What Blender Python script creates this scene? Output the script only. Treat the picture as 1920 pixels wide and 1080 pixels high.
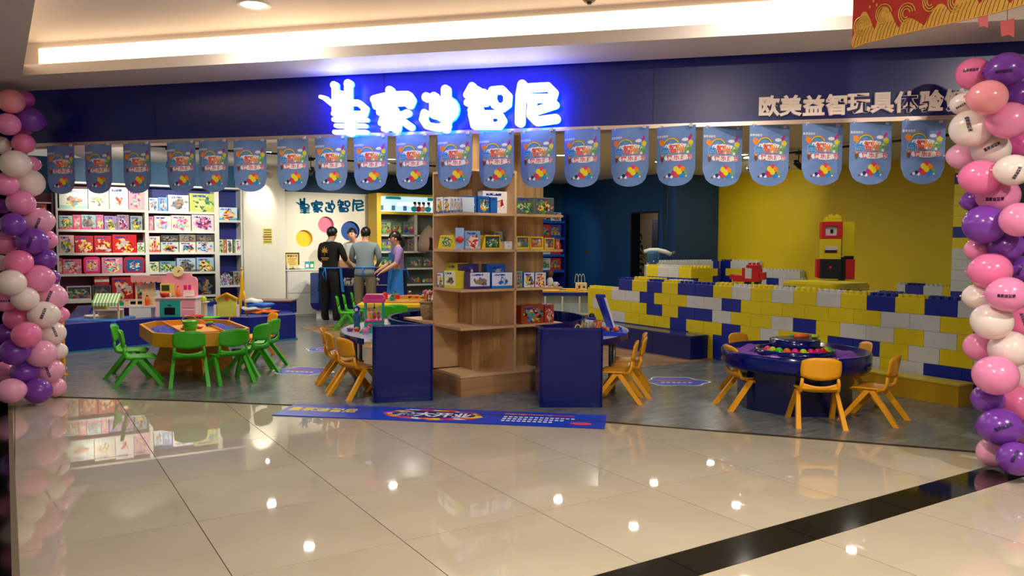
import bpy, bmesh, math, random
from math import sin, cos, pi, radians, sqrt, atan2, hypot
from mathutils import Vector, Matrix
random.seed(7)
SC = bpy.context.scene
COL = SC.collection
for o in list(bpy.data.objects): bpy.data.objects.remove(o)

# ------------------------------------------------------------------ camera
CF, CP, CR, CH = 1482.4, .05737, .00455, 1.45
cam_d = bpy.data.cameras.new('camera'); cam = bpy.data.objects.new('camera', cam_d); COL.objects.link(cam)
cam_d.sensor_width = 36; cam_d.lens = 36 * CF / 1920; cam_d.clip_end = 100
FW = Vector((0, cos(CP), -sin(CP))); UP0 = Vector((0, sin(CP), cos(CP))); RT0 = Vector((1, 0, 0))
RT = RT0 * cos(CR) + UP0 * sin(CR); UPV = UP0 * cos(CR) - RT0 * sin(CR)
m = Matrix((RT, UPV, -FW)).transposed().to_4x4(); m.translation = (0, 0, CH)
cam.matrix_world = m
SC.camera = cam

# ------------------------------------------------------------------ world, exposure, lights
w = bpy.data.worlds.new('mall_air'); SC.world = w; w.use_nodes = True
w.node_tree.nodes['Background'].inputs[0].default_value = (1.0, .90, .80, 1)
w.node_tree.nodes['Background'].inputs[1].default_value = .28
SC.view_settings.view_transform = 'Standard'; SC.view_settings.look = 'None'
SC.view_settings.exposure = 0.0; SC.view_settings.gamma = 1.0; SC.view_settings.use_curve_mapping = False

def lamp(name, kind, loc, power, color=(1, .93, .82), rot=(0, 0, 0), size=.1, size_y=None, spot=None, blend=.6):
    d = bpy.data.lights.new(name, kind); d.energy = power; d.color = color
    if kind == 'AREA':
        d.size = size
        if size_y: d.shape = 'RECTANGLE'; d.size_y = size_y
        else: d.shape = 'DISK'
    elif kind == 'SPOT': d.spot_size = spot or radians(60); d.spot_blend = blend; d.shadow_soft_size = size
    else: d.shadow_soft_size = size
    o = bpy.data.objects.new(name, d); COL.objects.link(o); o.location = loc; o.rotation_euler = rot
    return o
def aim(o, tgt):
    o.rotation_euler = (Vector(tgt) - o.location).to_track_quat('-Z', 'Y').to_euler()

ZC = 2.88        # shop ceiling
# recessed downlights of the shop: x, y, watts; most near ones are added extras
DOWN = [(-3.93, 12.76, 30), (-2.85, 10.95, 30), (-5.9, 9.9, 20), (-2.09, 13.78, 30), (.79, 13.04, 24), (1.87, 11.81, 14), (2.57, 14.0, 14),
        (3.92, 15.33, 8), (3.71, 12.81, 8), (4.81, 10.93, 8), (-4.6, 9.6, 24), (-.9, 9.9, 16), (3.0, 9.9, 8), (-2.9, 8.6, 14), (2.3, 8.0, 7), (.4, 9.6, 10)]
for x, y, p in DOWN:
    lamp('downlight_lamp', 'AREA', (x, y, ZC - .035), p * 1.0, (1, .92, .80), size=.13)
# mall downlights in the raised ceiling (two in view or just above the frame, the rest further down the mall)
MALL = [(-1.9, 5.9), (-4.6, 4.6), (1.6, 4.9), (-2.6, 2.8), (.6, 2.2), (3.4, 2.4), (-1.2, -.6), (2.0, -1.2)]
ZU = 3.18
for x, y in MALL:
    lamp('mall_lamp', 'AREA', (x, y, ZU - .03), 16 if y > 4 else 95, (1, .92, .80), size=.17)
# track spots: position, target, power
SPOTS = [((-4.55, 14.6, 2.66), (-4.95, 15.3, 1.9), 40), ((-5.7, 11.3, 2.62), (-6.55, 13.95, 2.1), 330), ((-4.6, 12.2, 2.62), (-5.5, 14.6, 2.1), 130),
         ((-1.5, 14.4, 2.62), (-3.2, 15.9, 1.5), 190), ((-2.6, 13.9, 2.62), (-4.0, 15.5, 1.4), 130), ((.1, 6.95, 2.70), (-.55, 8.0, 1.65), 42),
         ((-1.6, 7.1, 2.70), (-.7, 7.9, 1.5), 40), ((.9, 7.3, 2.70), (.3, 8.2, 1.6), 26),
         ((.5, 15.9, 2.5), (.9, 18.2, 1.5), 70), ((3.9, 13.0, 2.62), (5.0, 15.8, 2.3), 55)]
for p, t, e in SPOTS:
    o = lamp('track_spot_lamp', 'SPOT', p, e, (1, .92, .78), size=.035, spot=radians(58), blend=.7); aim(o, t)

# ------------------------------------------------------------------ geometry of the place
YAW = .56057
U = Vector((cos(YAW), sin(YAW), 0)); V = Vector((-sin(YAW), cos(YAW), 0)); NV = -V
E = Vector((.9709, -.2397, 0)); EN = Vector((.2397, .9709, 0))     # shop front direction and its inward normal
def ray(px, py): return FW + RT * ((px - 960) / CF) - UPV * ((py - 540) / CF)
def G(px, py, z=0.0):
    r = ray(px, py); t = (z - CH) / r.z
    return Vector((r.x * t, r.y * t, z))
class Frame:
    """a vertical plane through p running along d; local x = along, y = into the depth behind, z = up"""
    def __init__(s, p, d):
        s.p = Vector((p[0], p[1], 0)); s.d = Vector((d[0], d[1], 0)).normalized(); s.n = Vector((-s.d.y, s.d.x, 0)); s.ang = atan2(s.d.y, s.d.x)
    def at(s, px, py, dep=0.0):
        r = ray(px, py); q = s.p + s.n * dep
        det = r.x * -s.d.y + s.d.x * r.y
        t = (q.x * -s.d.y + s.d.x * q.y) / det
        k = (r.x * q.y - r.y * q.x) / det
        return k, CH + t * r.z
    def w(s, a, b, z=0.0): 
        v = s.p + s.d * a + s.n * b; return Vector((v.x, v.y, z))
BW = Frame((-4.353, 15.205), U)      # back wall of the shop: fronts of the shelf units
FB = Frame((2.493, 9.88), NV)        # front of the toy brick wall
FA = Frame((0, 6.362), E)            # shop front / fascia
W1 = Frame((3.17, 16.2), NV); W2 = Frame((3.17, 16.2), U); YW = Frame((4.44, 17.0), NV)
PC = Vector((-.474, 7.313, 0))
PL = Frame(PC + V * .56, NV)         # pillar shelf, left face (0 .. .56)
PR = Frame(PC, U)                    # pillar shelf, right face (0 .. 1.16)

# ------------------------------------------------------------------ helpers
def lin(c):
    return tuple((x / 12.92 if x <= .04045 else ((x + .055) / 1.055) ** 2.4) for x in c[:3]) + (1.0,)
MATS = {}
def M(name, col=None, rough=.5, metal=0, emit=0, ecol=None, trans=0, coat=0, sss=0, spec=None, alpha=1):
    if name in MATS: return MATS[name]
    mt = bpy.data.materials.new(name); mt.use_nodes = True; b = mt.node_tree.nodes['Principled BSDF']
    b.inputs['Base Color'].default_value = lin(col); b.inputs['Roughness'].default_value = rough; b.inputs['Metallic'].default_value = metal
    if emit: b.inputs['Emission Color'].default_value = lin(ecol or col); b.inputs['Emission Strength'].default_value = emit
    if trans: b.inputs['Transmission Weight'].default_value = trans
    if coat: b.inputs['Coat Weight'].default_value = coat; b.inputs['Coat Roughness'].default_value = .05
    if sss: b.inputs['Subsurface Weight'].default_value = sss; b.inputs['Subsurface Radius'].default_value = (.05, .03, .03)
    if spec is not None: b.inputs['Specular IOR Level'].default_value = spec
    if alpha < 1: b.inputs['Alpha'].default_value = alpha
    MATS[name] = mt; return mt
def nodes(mt): return mt.node_tree.nodes, mt.node_tree.links, mt.node_tree.nodes['Principled BSDF']
def noisy(name, c1, c2, scale=(8, 8, 8), rough=.5, detail=4, bump=0, coord='Object', pos=(.35, .65), **k):
    if name in MATS: return MATS[name]
    mt = M(name, c1, rough, **k); N, L, b = nodes(mt)
    tc = N.new('ShaderNodeTexCoord'); mp = N.new('ShaderNodeMapping'); mp.inputs['Scale'].default_value = scale
    nz = N.new('ShaderNodeTexNoise'); nz.inputs['Scale'].default_value = 1; nz.inputs['Detail'].default_value = detail
    cr = N.new('ShaderNodeValToRGB'); cr.color_ramp.elements[0].color = lin(c1); cr.color_ramp.elements[1].color = lin(c2)
    cr.color_ramp.elements[0].position, cr.color_ramp.elements[1].position = pos
    L.new(tc.outputs[coord], mp.inputs[0]); L.new(mp.outputs[0], nz.inputs[0]); L.new(nz.outputs[0], cr.inputs[0]); L.new(cr.outputs[0], b.inputs['Base Color'])
    if bump:
        bp = N.new('ShaderNodeBump'); bp.inputs['Strength'].default_value = bump; bp.inputs['Distance'].default_value = .02
        L.new(nz.outputs[0], bp.inputs['Height']); L.new(bp.outputs[0], b.inputs['Normal'])
    return mt

class MB:
    """collects shapes into one mesh; mi = material index"""
    def __init__(s): s.v = []; s.f = []; s.m = []; s.sm = []; s.mi = 0; s.uv = []
    def add(s, vs, fs, smooth=False):
        o = len(s.v); s.v += [tuple(v) for v in vs]
        for f in fs: s.f.append([i + o for i in f]); s.m.append(s.mi); s.sm.append(smooth)
        return s
    def box(s, x0, x1, y0, y1, z0, z1, rot=0, c=None, bev=0):
        if bev:
            b = bev
            vs = []; fs = []
            for z, k in ((z0, b), (z0 + b, 0), (z1 - b, 0), (z1, b)):
                xa, xb, ya, yb = x0 + k, x1 - k, y0 + k, y1 - k
                vs += [(xa + b, ya, z), (xb - b, ya, z), (xb, ya + b, z), (xb, yb - b, z), (xb - b, yb, z), (xa + b, yb, z), (xa, yb - b, z), (xa, ya + b, z)]
            for l in range(3):
                for i in range(8): j = (i + 1) % 8; fs.append([l * 8 + i, l * 8 + j, l * 8 + 8 + j, l * 8 + 8 + i])
            fs.append(list(range(7, -1, -1))); fs.append(list(range(24, 32)))
        else:
            vs = [(x0, y0, z0), (x1, y0, z0), (x1, y1, z0), (x0, y1, z0), (x0, y0, z1), (x1, y0, z1), (x1, y1, z1), (x0, y1, z1)]
            fs = [[0, 3, 2, 1], [4, 5, 6, 7], [0, 1, 5, 4], [1, 2, 6, 5], [2, 3, 7, 6], [3, 0, 4, 7]]
        if rot:
            cx, cy = c or ((x0 + x1) / 2, (y0 + y1) / 2); a, b2 = cos(rot), sin(rot)
            vs = [(cx + (x - cx) * a - (y - cy) * b2, cy + (x - cx) * b2 + (y - cy) * a, z) for x, y, z in vs]
        return s.add(vs, fs)
    def prism(s, pts, z0, z1, smooth=False, flip=None):
        n = len(pts); ar = sum(pts[i][0] * pts[(i + 1) % n][1] - pts[(i + 1) % n][0] * pts[i][1] for i in range(n))
        if ar < 0: pts = pts[::-1]
        vs = [(p[0], p[1], z0) for p in pts] + [(p[0], p[1], z1) for p in pts]
        fs = [list(range(n - 1, -1, -1)), list(range(n, 2 * n))] + [[i, (i + 1) % n, n + (i + 1) % n, n + i] for i in range(n)]
        return s.add(vs, fs, smooth)
    def xz(s, pts, y0, y1):
        """prism whose outline lies in the x-z plane, from depth y0 to y1"""
        n = len(pts); ar = sum(pts[i][0] * pts[(i + 1) % n][1] - pts[(i + 1) % n][0] * pts[i][1] for i in range(n))
        if ar < 0: pts = pts[::-1]
        vs = [(p[0], y0, p[1]) for p in pts] + [(p[0], y1, p[1]) for p in pts]
        fs = [list(range(n)), list(range(2 * n - 1, n - 1, -1))] + [[(i + 1) % n, i, n + i, n + (i + 1) % n] for i in range(n)]
        return s.add(vs, fs)
    def lathe(s, prof, c=(0, 0, 0), n=20, smooth=True, sx=1, sy=1):
        vs = []; fs = []
        for r, z in prof:
            for i in range(n): a = 2 * pi * i / n; vs.append((c[0] + r * cos(a) * sx, c[1] + r * sin(a) * sy, c[2] + z))
        for l in range(len(prof) - 1):
            for i in range(n): j = (i + 1) % n; fs.append([l * n + i, l * n + j, l * n + n + j, l * n + n + i])
        if prof[0][0] > 1e-5: fs.append(list(range(n - 1, -1, -1)))
        if prof[-1][0] > 1e-5: fs.append(list(range((len(prof) - 1) * n, len(prof) * n)))
        return s.add(vs, fs, smooth)
    def cyl(s, x, y, z0, z1, r, n=16, smooth=True): return s.lathe([(r, z0), (r, z1)], (x, y, 0), n, smooth)
    def ball(s, c, r, n=12, k=8, R=None):
        rx, ry, rz = r if isinstance(r, (tuple, list)) else (r, r, r)
        vs = []; fs = []
        for j in range(k + 1):
            t = pi * j / k
            for i in range(n):
                a = 2 * pi * i / n; p = Vector((rx * sin(t) * cos(a), ry * sin(t) * sin(a), -rz * cos(t)))
                if R: p = R @ p
                vs.append((c[0] + p.x, c[1] + p.y, c[2] + p.z))
        for j in range(k):
            for i in range(n): q = (i + 1) % n; fs.append([j * n + i, j * n + q, j * n + n + q, j * n + n + i])
        return s.add(vs, fs, True)
    def tube(s, path, r, n=8, cap=True, flat=None):
        """tube through points; r a number or one per point"""
        P = [Vector(p) for p in path]; k = len(P); rs = r if isinstance(r, (list, tuple)) else [r] * k
        vs = []; fs = []; prev = None
        for i in range(k):
            t = (P[min(i + 1, k - 1)] - P[max(i - 1, 0)]).normalized()
            if prev is None: a = Vector((0, 0, 1)) if abs(t.z) < .9 else Vector((1, 0, 0)); x = t.cross(a).normalized()
            else: x = (prev - t * prev.dot(t)).normalized()
            prev = x; y = t.cross(x)
            for j in range(n):
                an = 2 * pi * j / n; vs.append(P[i] + (x * cos(an) + y * sin(an) * (flat or 1)) * rs[i])
        for i in range(k - 1):
            for j in range(n): q = (j + 1) % n; fs.append([i * n + j, i * n + q, i * n + n + q, i * n + n + j])
        if cap: fs.append(list(range(n - 1, -1, -1))); fs.append(list(range((k - 1) * n, k * n)))
        return s.add(vs, fs, True)
    def beam(s, a, b, w, h):
        """rectangular bar from a to b, w across (horizontal), h the other way"""
        a = Vector(a); b = Vector(b); t = (b - a).normalized(); x = t.cross(Vector((0, 0, 1)))
        if x.length < 1e-3: x = Vector((1, 0, 0))
        x.normalize(); y = x.cross(t); vs = []
        for p in (a, b):
            for i, j in ((-1, -1), (1, -1), (1, 1), (-1, 1)): vs.append(p + x * (w / 2 * i) + y * (h / 2 * j))
        return s.add(vs, [[0, 1, 2, 3], [7, 6, 5, 4], [0, 4, 5, 1], [1, 5, 6, 2], [2, 6, 7, 3], [3, 7, 4, 0]])
    def quad(s, *p): return s.add(p, [list(range(len(p)))])
    def mesh(s, name, mats):
        me = bpy.data.meshes.new(name); me.from_pydata(s.v, [], s.f); me.update()
        for mt in (mats if isinstance(mats, (list, tuple)) else [mats]): me.materials.append(mt)
        me.polygons.foreach_set('material_index', s.m); me.polygons.foreach_set('use_smooth', s.sm)
        return me
def link(o, parent=None):
    COL.objects.link(o)
    if parent is not None: o.parent = parent
    return o
def obj(name, mb, mats, parent=None, loc=(0, 0, 0), rz=0.0):
    me = mb.mesh(name, mats) if isinstance(mb, MB) else mb
    o = bpy.data.objects.new(name, me); link(o, parent); o.location = loc; o.rotation_euler = (0, 0, rz)
    return o
def tag(o, label=None, cat=None, group=None, kind=None):
    if label: o['label'] = label
    if cat: o['category'] = cat
    if group: o['group'] = group
    if kind: o['kind'] = kind
    return o
def thing(name, label, cat, loc=(0, 0, 0), rz=0.0, group=None):
    o = bpy.data.objects.new(name, None); o.empty_display_size = .1; COL.objects.link(o)
    o.location = loc; o.rotation_euler = (0, 0, rz); return tag(o, label, cat, group)
def struct(name, mb, mats, loc=(0, 0, 0), rz=0.0, label=None):
    o = obj(name, mb, mats, None, loc, rz); o['kind'] = 'structure'
    if label: o['label'] = label
    return o
def sgroup(name, loc=(0, 0, 0), rz=0.0, label=None):
    o = bpy.data.objects.new(name, None); COL.objects.link(o); o.location = loc; o.rotation_euler = (0, 0, rz); o['kind'] = 'structure'
    if label: o['label'] = label
    return o
def copy_tree(o, parent=None):
    c = o.copy(); COL.objects.link(c); c.parent = parent
    for ch in list(o.children): copy_tree(ch, c)
    return c
ORD = ['first', 'second', 'third', 'fourth', 'fifth', 'sixth', 'seventh', 'eighth', 'ninth', 'tenth', 'eleventh', 'twelfth', 'thirteenth', 'fourteenth',
       'fifteenth', 'sixteenth', 'seventeenth', 'eighteenth', 'nineteenth', 'twentieth', 'twenty-first', 'twenty-second']
# lettering: text curve turned into a mesh, cached
TX = {}
def text_mesh(s, size=1.0, bold=.02, ext=.001, res=2):
    k = (s, size, bold, ext)
    if k in TX: return TX[k]
    c = bpy.data.curves.new('lettering', 'FONT'); c.body = s; c.size = size; c.offset = bold * size; c.extrude = ext; c.resolution_u = res
    c.align_x = 'CENTER'; c.align_y = 'CENTER'
    o = bpy.data.objects.new('lettering', c); COL.objects.link(o); bpy.context.view_layer.update()
    dg = bpy.context.evaluated_depsgraph_get(); me = bpy.data.meshes.new_from_object(o.evaluated_get(dg))
    bpy.data.objects.remove(o); me.materials.clear(); TX[k] = me; return me
def put_text(mb, s, cx, cz, size, y, bold=.02, ext=.0008, sx=1.0, flat=False, rot=0.0):
    """adds lettering standing in the x-z plane (or lying in x-y when flat) to a mesh builder"""
    me = text_mesh(s, 1.0, bold, ext / size)
    xs = [v.co.x for v in me.vertices]; ys = [v.co.y for v in me.vertices]
    if not xs: return
    mx, my = (min(xs) + max(xs)) / 2, (min(ys) + max(ys)) / 2; a, b = cos(rot), sin(rot); vs = []
    for v in me.vertices:
        x, z = (v.co.x - mx) * size * sx, (v.co.y - my) * size; x, z = x * a - z * b, x * b + z * a
        vs.append((cx + x, cz + z, y + v.co.z * size) if flat else (cx + x, y - v.co.z * size, cz + z))
    mb.add(vs, [list(p.vertices) for p in me.polygons])
# printed artwork: procedural picture on a 0..1 UV
def art(name, base, pal, base2=None, title=(.1, .2, .6), scale=5.0, cover=.42, rough=.32):
    if name in MATS: return MATS[name]
    mt = M(name, base, rough); N, L, b = nodes(mt)
    uv = N.new('ShaderNodeUVMap'); oi = N.new('ShaderNodeObjectInfo')
    off = N.new('ShaderNodeVectorMath'); off.operation = 'ADD'; mul = N.new('ShaderNodeMath'); mul.operation = 'MULTIPLY'; mul.inputs[1].default_value = 37
    L.new(oi.outputs['Random'], mul.inputs[0]); L.new(uv.outputs[0], off.inputs[0]); L.new(mul.outputs[0], off.inputs[1])
    nz = N.new('ShaderNodeTexNoise'); nz.inputs['Scale'].default_value = 3.5; nz.inputs['Detail'].default_value = 3; L.new(off.outputs[0], nz.inputs[0])
    warp = N.new('ShaderNodeVectorMath'); warp.operation = 'MULTIPLY_ADD'; warp.inputs[1].default_value = (.35, .35, 0); L.new(nz.outputs['Color'], warp.inputs[0]); L.new(off.outputs[0], warp.inputs[2])
    vo = N.new('ShaderNodeTexVoronoi'); vo.inputs['Scale'].default_value = scale * 1.7; L.new(warp.outputs[0], vo.inputs[0])
    sp = N.new('ShaderNodeSeparateColor'); L.new(vo.outputs['Color'], sp.inputs[0])
    cr = N.new('ShaderNodeValToRGB'); cr.color_ramp.interpolation = 'CONSTANT'; el = cr.color_ramp.elements
    while len(el) < len(pal): el.new(.5)
    for i, c in enumerate(pal): el[i].position = i / len(pal); el[i].color = lin(c)
    L.new(sp.outputs[0], cr.inputs[0])
    # picture area: noisy ellipse in the lower middle
    ds = N.new('ShaderNodeVectorMath'); ds.operation = 'DISTANCE'; ds.inputs[1].default_value = (.52, .42, 0); L.new(uv.outputs[0], ds.inputs[0])
    ad = N.new('ShaderNodeMath'); ad.operation = 'MULTIPLY_ADD'; ad.inputs[1].default_value = .9; L.new(nz.outputs[0], ad.inputs[0]); L.new(ds.outputs['Value'], ad.inputs[2])
    lt = N.new('ShaderNodeMath'); lt.operation = 'LESS_THAN'; lt.inputs[1].default_value = cover + .40; L.new(ad.outputs[0], lt.inputs[0])
    mx = N.new('ShaderNodeMix'); mx.data_type = 'RGBA'; L.new(lt.outputs[0], mx.inputs[0]); L.new(cr.outputs[0], mx.inputs[7])
    # background blends to a second colour at the foot
    su = N.new('ShaderNodeSeparateXYZ'); L.new(uv.outputs[0], su.inputs[0])
    bg = N.new('ShaderNodeMix'); bg.data_type = 'RGBA'; bg.inputs[6].default_value = lin(base2 or base); bg.inputs[7].default_value = lin(base)
    st = N.new('ShaderNodeMath'); st.operation = 'GREATER_THAN'; st.inputs[1].default_value = .16; L.new(su.outputs[1], st.inputs[0]); L.new(st.outputs[0], bg.inputs[0])
    L.new(bg.outputs[2], mx.inputs[6])
    # row of title blocks near the top
    sn = N.new('ShaderNodeVectorMath'); sn.operation = 'SNAP'; sn.inputs[1].default_value = (.05, .04, 1); L.new(off.outputs[0], sn.inputs[0])
    wn = N.new('ShaderNodeTexWhiteNoise'); L.new(sn.outputs[0], wn.inputs[0])
    g1 = N.new('ShaderNodeMath'); g1.operation = 'GREATER_THAN'; g1.inputs[1].default_value = .28; L.new(wn.outputs[0], g1.inputs[0])
    cm = N.new('ShaderNodeMath'); cm.operation = 'COMPARE'; cm.inputs[1].default_value = .86; cm.inputs[2].default_value = .055; L.new(su.outputs[1], cm.inputs[0])
    cx = N.new('ShaderNodeMath'); cx.operation = 'COMPARE'; cx.inputs[1].default_value = .38; cx.inputs[2].default_value = .28; L.new(su.outputs[0], cx.inputs[0])
    a1 = N.new('ShaderNodeMath'); a1.operation = 'MULTIPLY'; L.new(g1.outputs[0], a1.inputs[0]); L.new(cm.outputs[0], a1.inputs[1])
    a2 = N.new('ShaderNodeMath'); a2.operation = 'MULTIPLY'; L.new(a1.outputs[0], a2.inputs[0]); L.new(cx.outputs[0], a2.inputs[1])
    m2 = N.new('ShaderNodeMix'); m2.data_type = 'RGBA'; m2.inputs[7].default_value = lin(title); L.new(a2.outputs[0], m2.inputs[0]); L.new(mx.outputs[2], m2.inputs[6])
    L.new(m2.outputs[2], b.inputs['Base Color'])
    return mt
def uv_quad(name, x0, x1, z0, z1, y, mat, tilt=0.0, side=None):
    """a printed face with UVs; side: (y0, y1) makes it stand in the y-z plane at x0"""
    me = bpy.data.meshes.new(name); t = .0015
    if side: a, b2 = side; vs = [(x0, a, z0), (x0, b2, z0), (x0, b2, z1), (x0, a, z1)]; nv = Vector((x1, 0, 0)) * t
    else: vs = [(x0, y, z0), (x1, y, z0), (x1, y + tilt, z1), (x0, y + tilt, z1)]; nv = Vector((0, 1, 0)) * t
    vs = [Vector(v) for v in vs]
    me.from_pydata([tuple(v) for v in vs] + [tuple(v + nv) for v in vs], [], [[0, 1, 2, 3], [7, 6, 5, 4], [0, 4, 5, 1], [1, 5, 6, 2], [2, 6, 7, 3], [3, 7, 4, 0]])
    ul = me.uv_layers.new(name='UVMap'); co = [(0, 0), (1, 0), (1, 1), (0, 1)]
    for p in me.polygons:
        for li, vi in zip(p.loop_indices, p.vertices): ul.data[li].uv = co[vi % 4]
    me.materials.append(mat); return me

# common materials
WHITE = M('white_lacquer', (.86, .86, .82), .35); YEL = M('yellow_paint', (.93, .78, .05), .4); NAVY = M('gloss_navy_panel', (.0, .06, .38), .15, spec=.45)
PLY = M('yellow_plastic', (.96, .66, .05), .33); PLG = M('green_plastic', (.25, .72, .10), .33); BLK = M('black_metal', (.03, .03, .03), .4)
GREEN = M('green_toy', (.3, .8, .15), .35); RED = M('red_toy', (.85, .12, .08), .35); BLUE = M('blue_toy', (.05, .2, .75), .35); ORG = M('orange_toy', (.95, .42, .05), .4)
PINK = M('pink_toy', (.93, .45, .62), .4); PURP = M('purple_toy', (.45, .15, .6), .4); TEAL = M('teal_toy', (.05, .6, .5), .4); WHT = M('white_toy', (.9, .9, .88), .4)
HOTP = M('hot_pink_toy', (.93, .15, .48), .35); BRN = M('brown_toy', (.38, .2, .08), .5); LIME = M('lime_toy', (.75, .85, .1), .4); CREAM = M('cream_wood', (.9, .8, .6), .5)
DGREY = M('dark_grey_toy', (.12, .14, .18), .45)
TOYS = [GREEN, RED, BLUE, ORG, PINK, PURP, TEAL, WHT, HOTP, LIME, PLY]
# ================================================================== SETTING
def grid_dot(p, d): return p[0] * d.x + p[1] * d.y
def uvp(u, v): q = U * u + V * v; return (q.x, q.y)
def clip(poly, a, b):
    """keep the part of a convex polygon left of the line a->b"""
    out = []; n = len(poly)
    def sd(p): return (b[0] - a[0]) * (p[1] - a[1]) - (b[1] - a[1]) * (p[0] - a[0])
    for i in range(n):
        p, q = poly[i], poly[(i + 1) % n]; sp, sq = sd(p), sd(q)
        if sp >= 0: out.append(p)
        if sp * sq < 0: t = sp / (sp - sq); out.append((p[0] + (q[0] - p[0]) * t, p[1] + (q[1] - p[1]) * t))
    return out
# mall floor: polished tiles, each its own piece on a grout bed
def tile_mat(name, c1, c2, rough, sc=1.2):
    mt = noisy(name, c1, c2, (sc, sc, sc), rough, detail=6, spec=.9); N, L, b = nodes(mt)
    return mt
MT = tile_mat('polished_cream_tile', (.73, .68, .585), (.77, .72, .625), .02)
MTB = tile_mat('polished_black_tile', (.035, .04, .04), (.07, .075, .07), .07)
floor = sgroup('floor', label='polished cream tile floor of the mall with a black tile strip')
g = MB(); g.box(-9, 9, -3, 9, -.03, -.006); obj('grout_bed', g, M('grout', (.33, .28, .23), .8), floor)
fa, fb = FA.w(-6, .45), FA.w(6, .45)
gap = .0022
def add_tile(u0, u1, v0, v1, mat, name='tile'):
    poly = [uvp(u0 + gap, v0 + gap), uvp(u1 - gap, v0 + gap), uvp(u1 - gap, v1 - gap), uvp(u0 + gap, v1 - gap)]
    poly = clip(poly, fb, fa)
    if len(poly) < 3: return
    cx = sum(p[0] for p in poly) / len(poly); cy = sum(p[1] for p in poly) / len(poly)
    if cy < 1.2 or cy > 8.2 or abs(cx) > cy * .85 + 1.0: return
    b = MB(); b.prism([(p[0] - cx, p[1] - cy) for p in poly], -.012, 0); obj(name, b, mat, floor, (cx, cy, 0))
S = .7995; u00 = -.84; v00 = 5.064
left_line = None
for i in range(-9, 14):
    for j in range(-5, 4):
        u0 = u00 + (i + 0) * S; v1 = v00 - j * S
        if j <= 2: add_tile(u0, u0 + S, v1 - S, v1, MT)
for i in range(-9, 14):
    u0 = u00 + i * S + .15
    add_tile(u0, u0 + S, 2.425, v00 - 3 * S, MTB, 'border_tile')
    for k in range(4):
        add_tile(u0, u0 + S, 2.425 - (k + 1) * S, 2.425 - k * S, MT)
# black granite strip at the far left edge with a pale joint
a0, a1 = G(15, 757), G(22, 1080); d = (a1 - a0).normalized(); nn = Vector((-d.y, d.x, 0))
if nn.x > 0: nn = -nn
q0, q1 = a0 - d * .6, a1 + d * 1.2
b = MB(); b.prism([tuple(q0.xy), tuple(q1.xy), tuple((q1 + nn * 1.1).xy), tuple((q0 + nn * 1.1).xy)], .0002, .0035)
obj('border_tile', b, MTB, floor)
b = MB(); b.prism([tuple(q0.xy), tuple(q1.xy), tuple((q1 - nn * .03).xy), tuple((q0 - nn * .03).xy)], .0002, .0045); obj('joint_strip', b, M('stone_joint', (.45, .38, .28), .5), floor)

# shop floor: grey vinyl with wood-look area
SHOPF = M('grey_vinyl', (.3, .33, .35), .22, spec=.5); N, L, bs = nodes(SHOPF)
tc = N.new('ShaderNodeTexCoord'); mp = N.new('ShaderNodeMapping'); mp.inputs['Rotation'].default_value = (0, 0, -YAW); L.new(tc.outputs['Object'], mp.inputs[0])
mp2 = N.new('ShaderNodeMapping'); mp2.inputs['Scale'].default_value = (1.3, 5, 1); L.new(mp.outputs[0], mp2.inputs[0])
nz = N.new('ShaderNodeTexNoise'); nz.inputs['Scale'].default_value = 2.2; nz.inputs['Detail'].default_value = 8; nz.inputs['Roughness'].default_value = .65; L.new(mp2.outputs[0], nz.inputs[0])
cr = N.new('ShaderNodeValToRGB'); cr.color_ramp.elements[0].position = .3; cr.color_ramp.elements[1].position = .7
cr.color_ramp.elements[0].color = lin((.34, .37, .38)); cr.color_ramp.elements[1].color = lin((.52, .54, .52)); L.new(nz.outputs[0], cr.inputs[0])
bk = N.new('ShaderNodeTexBrick'); bk.inputs['Scale'].default_value = 1; bk.inputs['Brick Width'].default_value = .92; bk.inputs['Row Height'].default_value = .46; bk.inputs['Mortar Size'].default_value = .003
bk.inputs['Color1'].default_value = (1, 1, 1, 1); bk.inputs['Color2'].default_value = (.9, .9, .9, 1); bk.inputs['Mortar'].default_value = (.5, .5, .5, 1); L.new(mp.outputs[0], bk.inputs[0])
mm = N.new('ShaderNodeMix'); mm.data_type = 'RGBA'; mm.blend_type = 'MULTIPLY'; mm.inputs[0].default_value = 1; L.new(cr.outputs[0], mm.inputs[6]); L.new(bk.outputs[0], mm.inputs[7]); L.new(mm.outputs[2], bs.inputs['Base Color'])
edge = [(-9, 7.95), (-6, 7.52), (-4.21, 7.264), (-3.0, 7.12), (-1.888, 6.942), (-.6, 6.67), (.774, 6.329), (1.488, 6.08), (2.2, 5.83), (2.974, 5.568), (3.262, 5.455), (5, 4.8), (9, 3.2)]
b = MB(); b.prism(edge + [(10, 23), (-10, 23)], -.005, .004); fl = struct('floor_shop', b, SHOPF, label='grey-blue streaked vinyl floor inside the shop')
b = MB()
for i in range(len(edge) - 1): b.beam((edge[i][0], edge[i][1] - .008, .004), (edge[i + 1][0], edge[i + 1][1] - .008, .004), .022, .009)
struct('trim_1', b, M('threshold_metal', (.30, .25, .20), .35, metal=.6), label='thin bronze threshold strip at the shop entrance')
WOOD = M('herringbone_vinyl', (.6, .45, .3), .3); N, L, bs = nodes(WOOD)
tc = N.new('ShaderNodeTexCoord'); mp = N.new('ShaderNodeMapping'); mp.inputs['Rotation'].default_value = (0, 0, -YAW + .78); L.new(tc.outputs['Object'], mp.inputs[0])
bk = N.new('ShaderNodeTexBrick'); bk.inputs['Brick Width'].default_value = .6; bk.inputs['Row Height'].default_value = .11; bk.inputs['Scale'].default_value = 1; bk.inputs['Mortar Size'].default_value = .002
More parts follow.
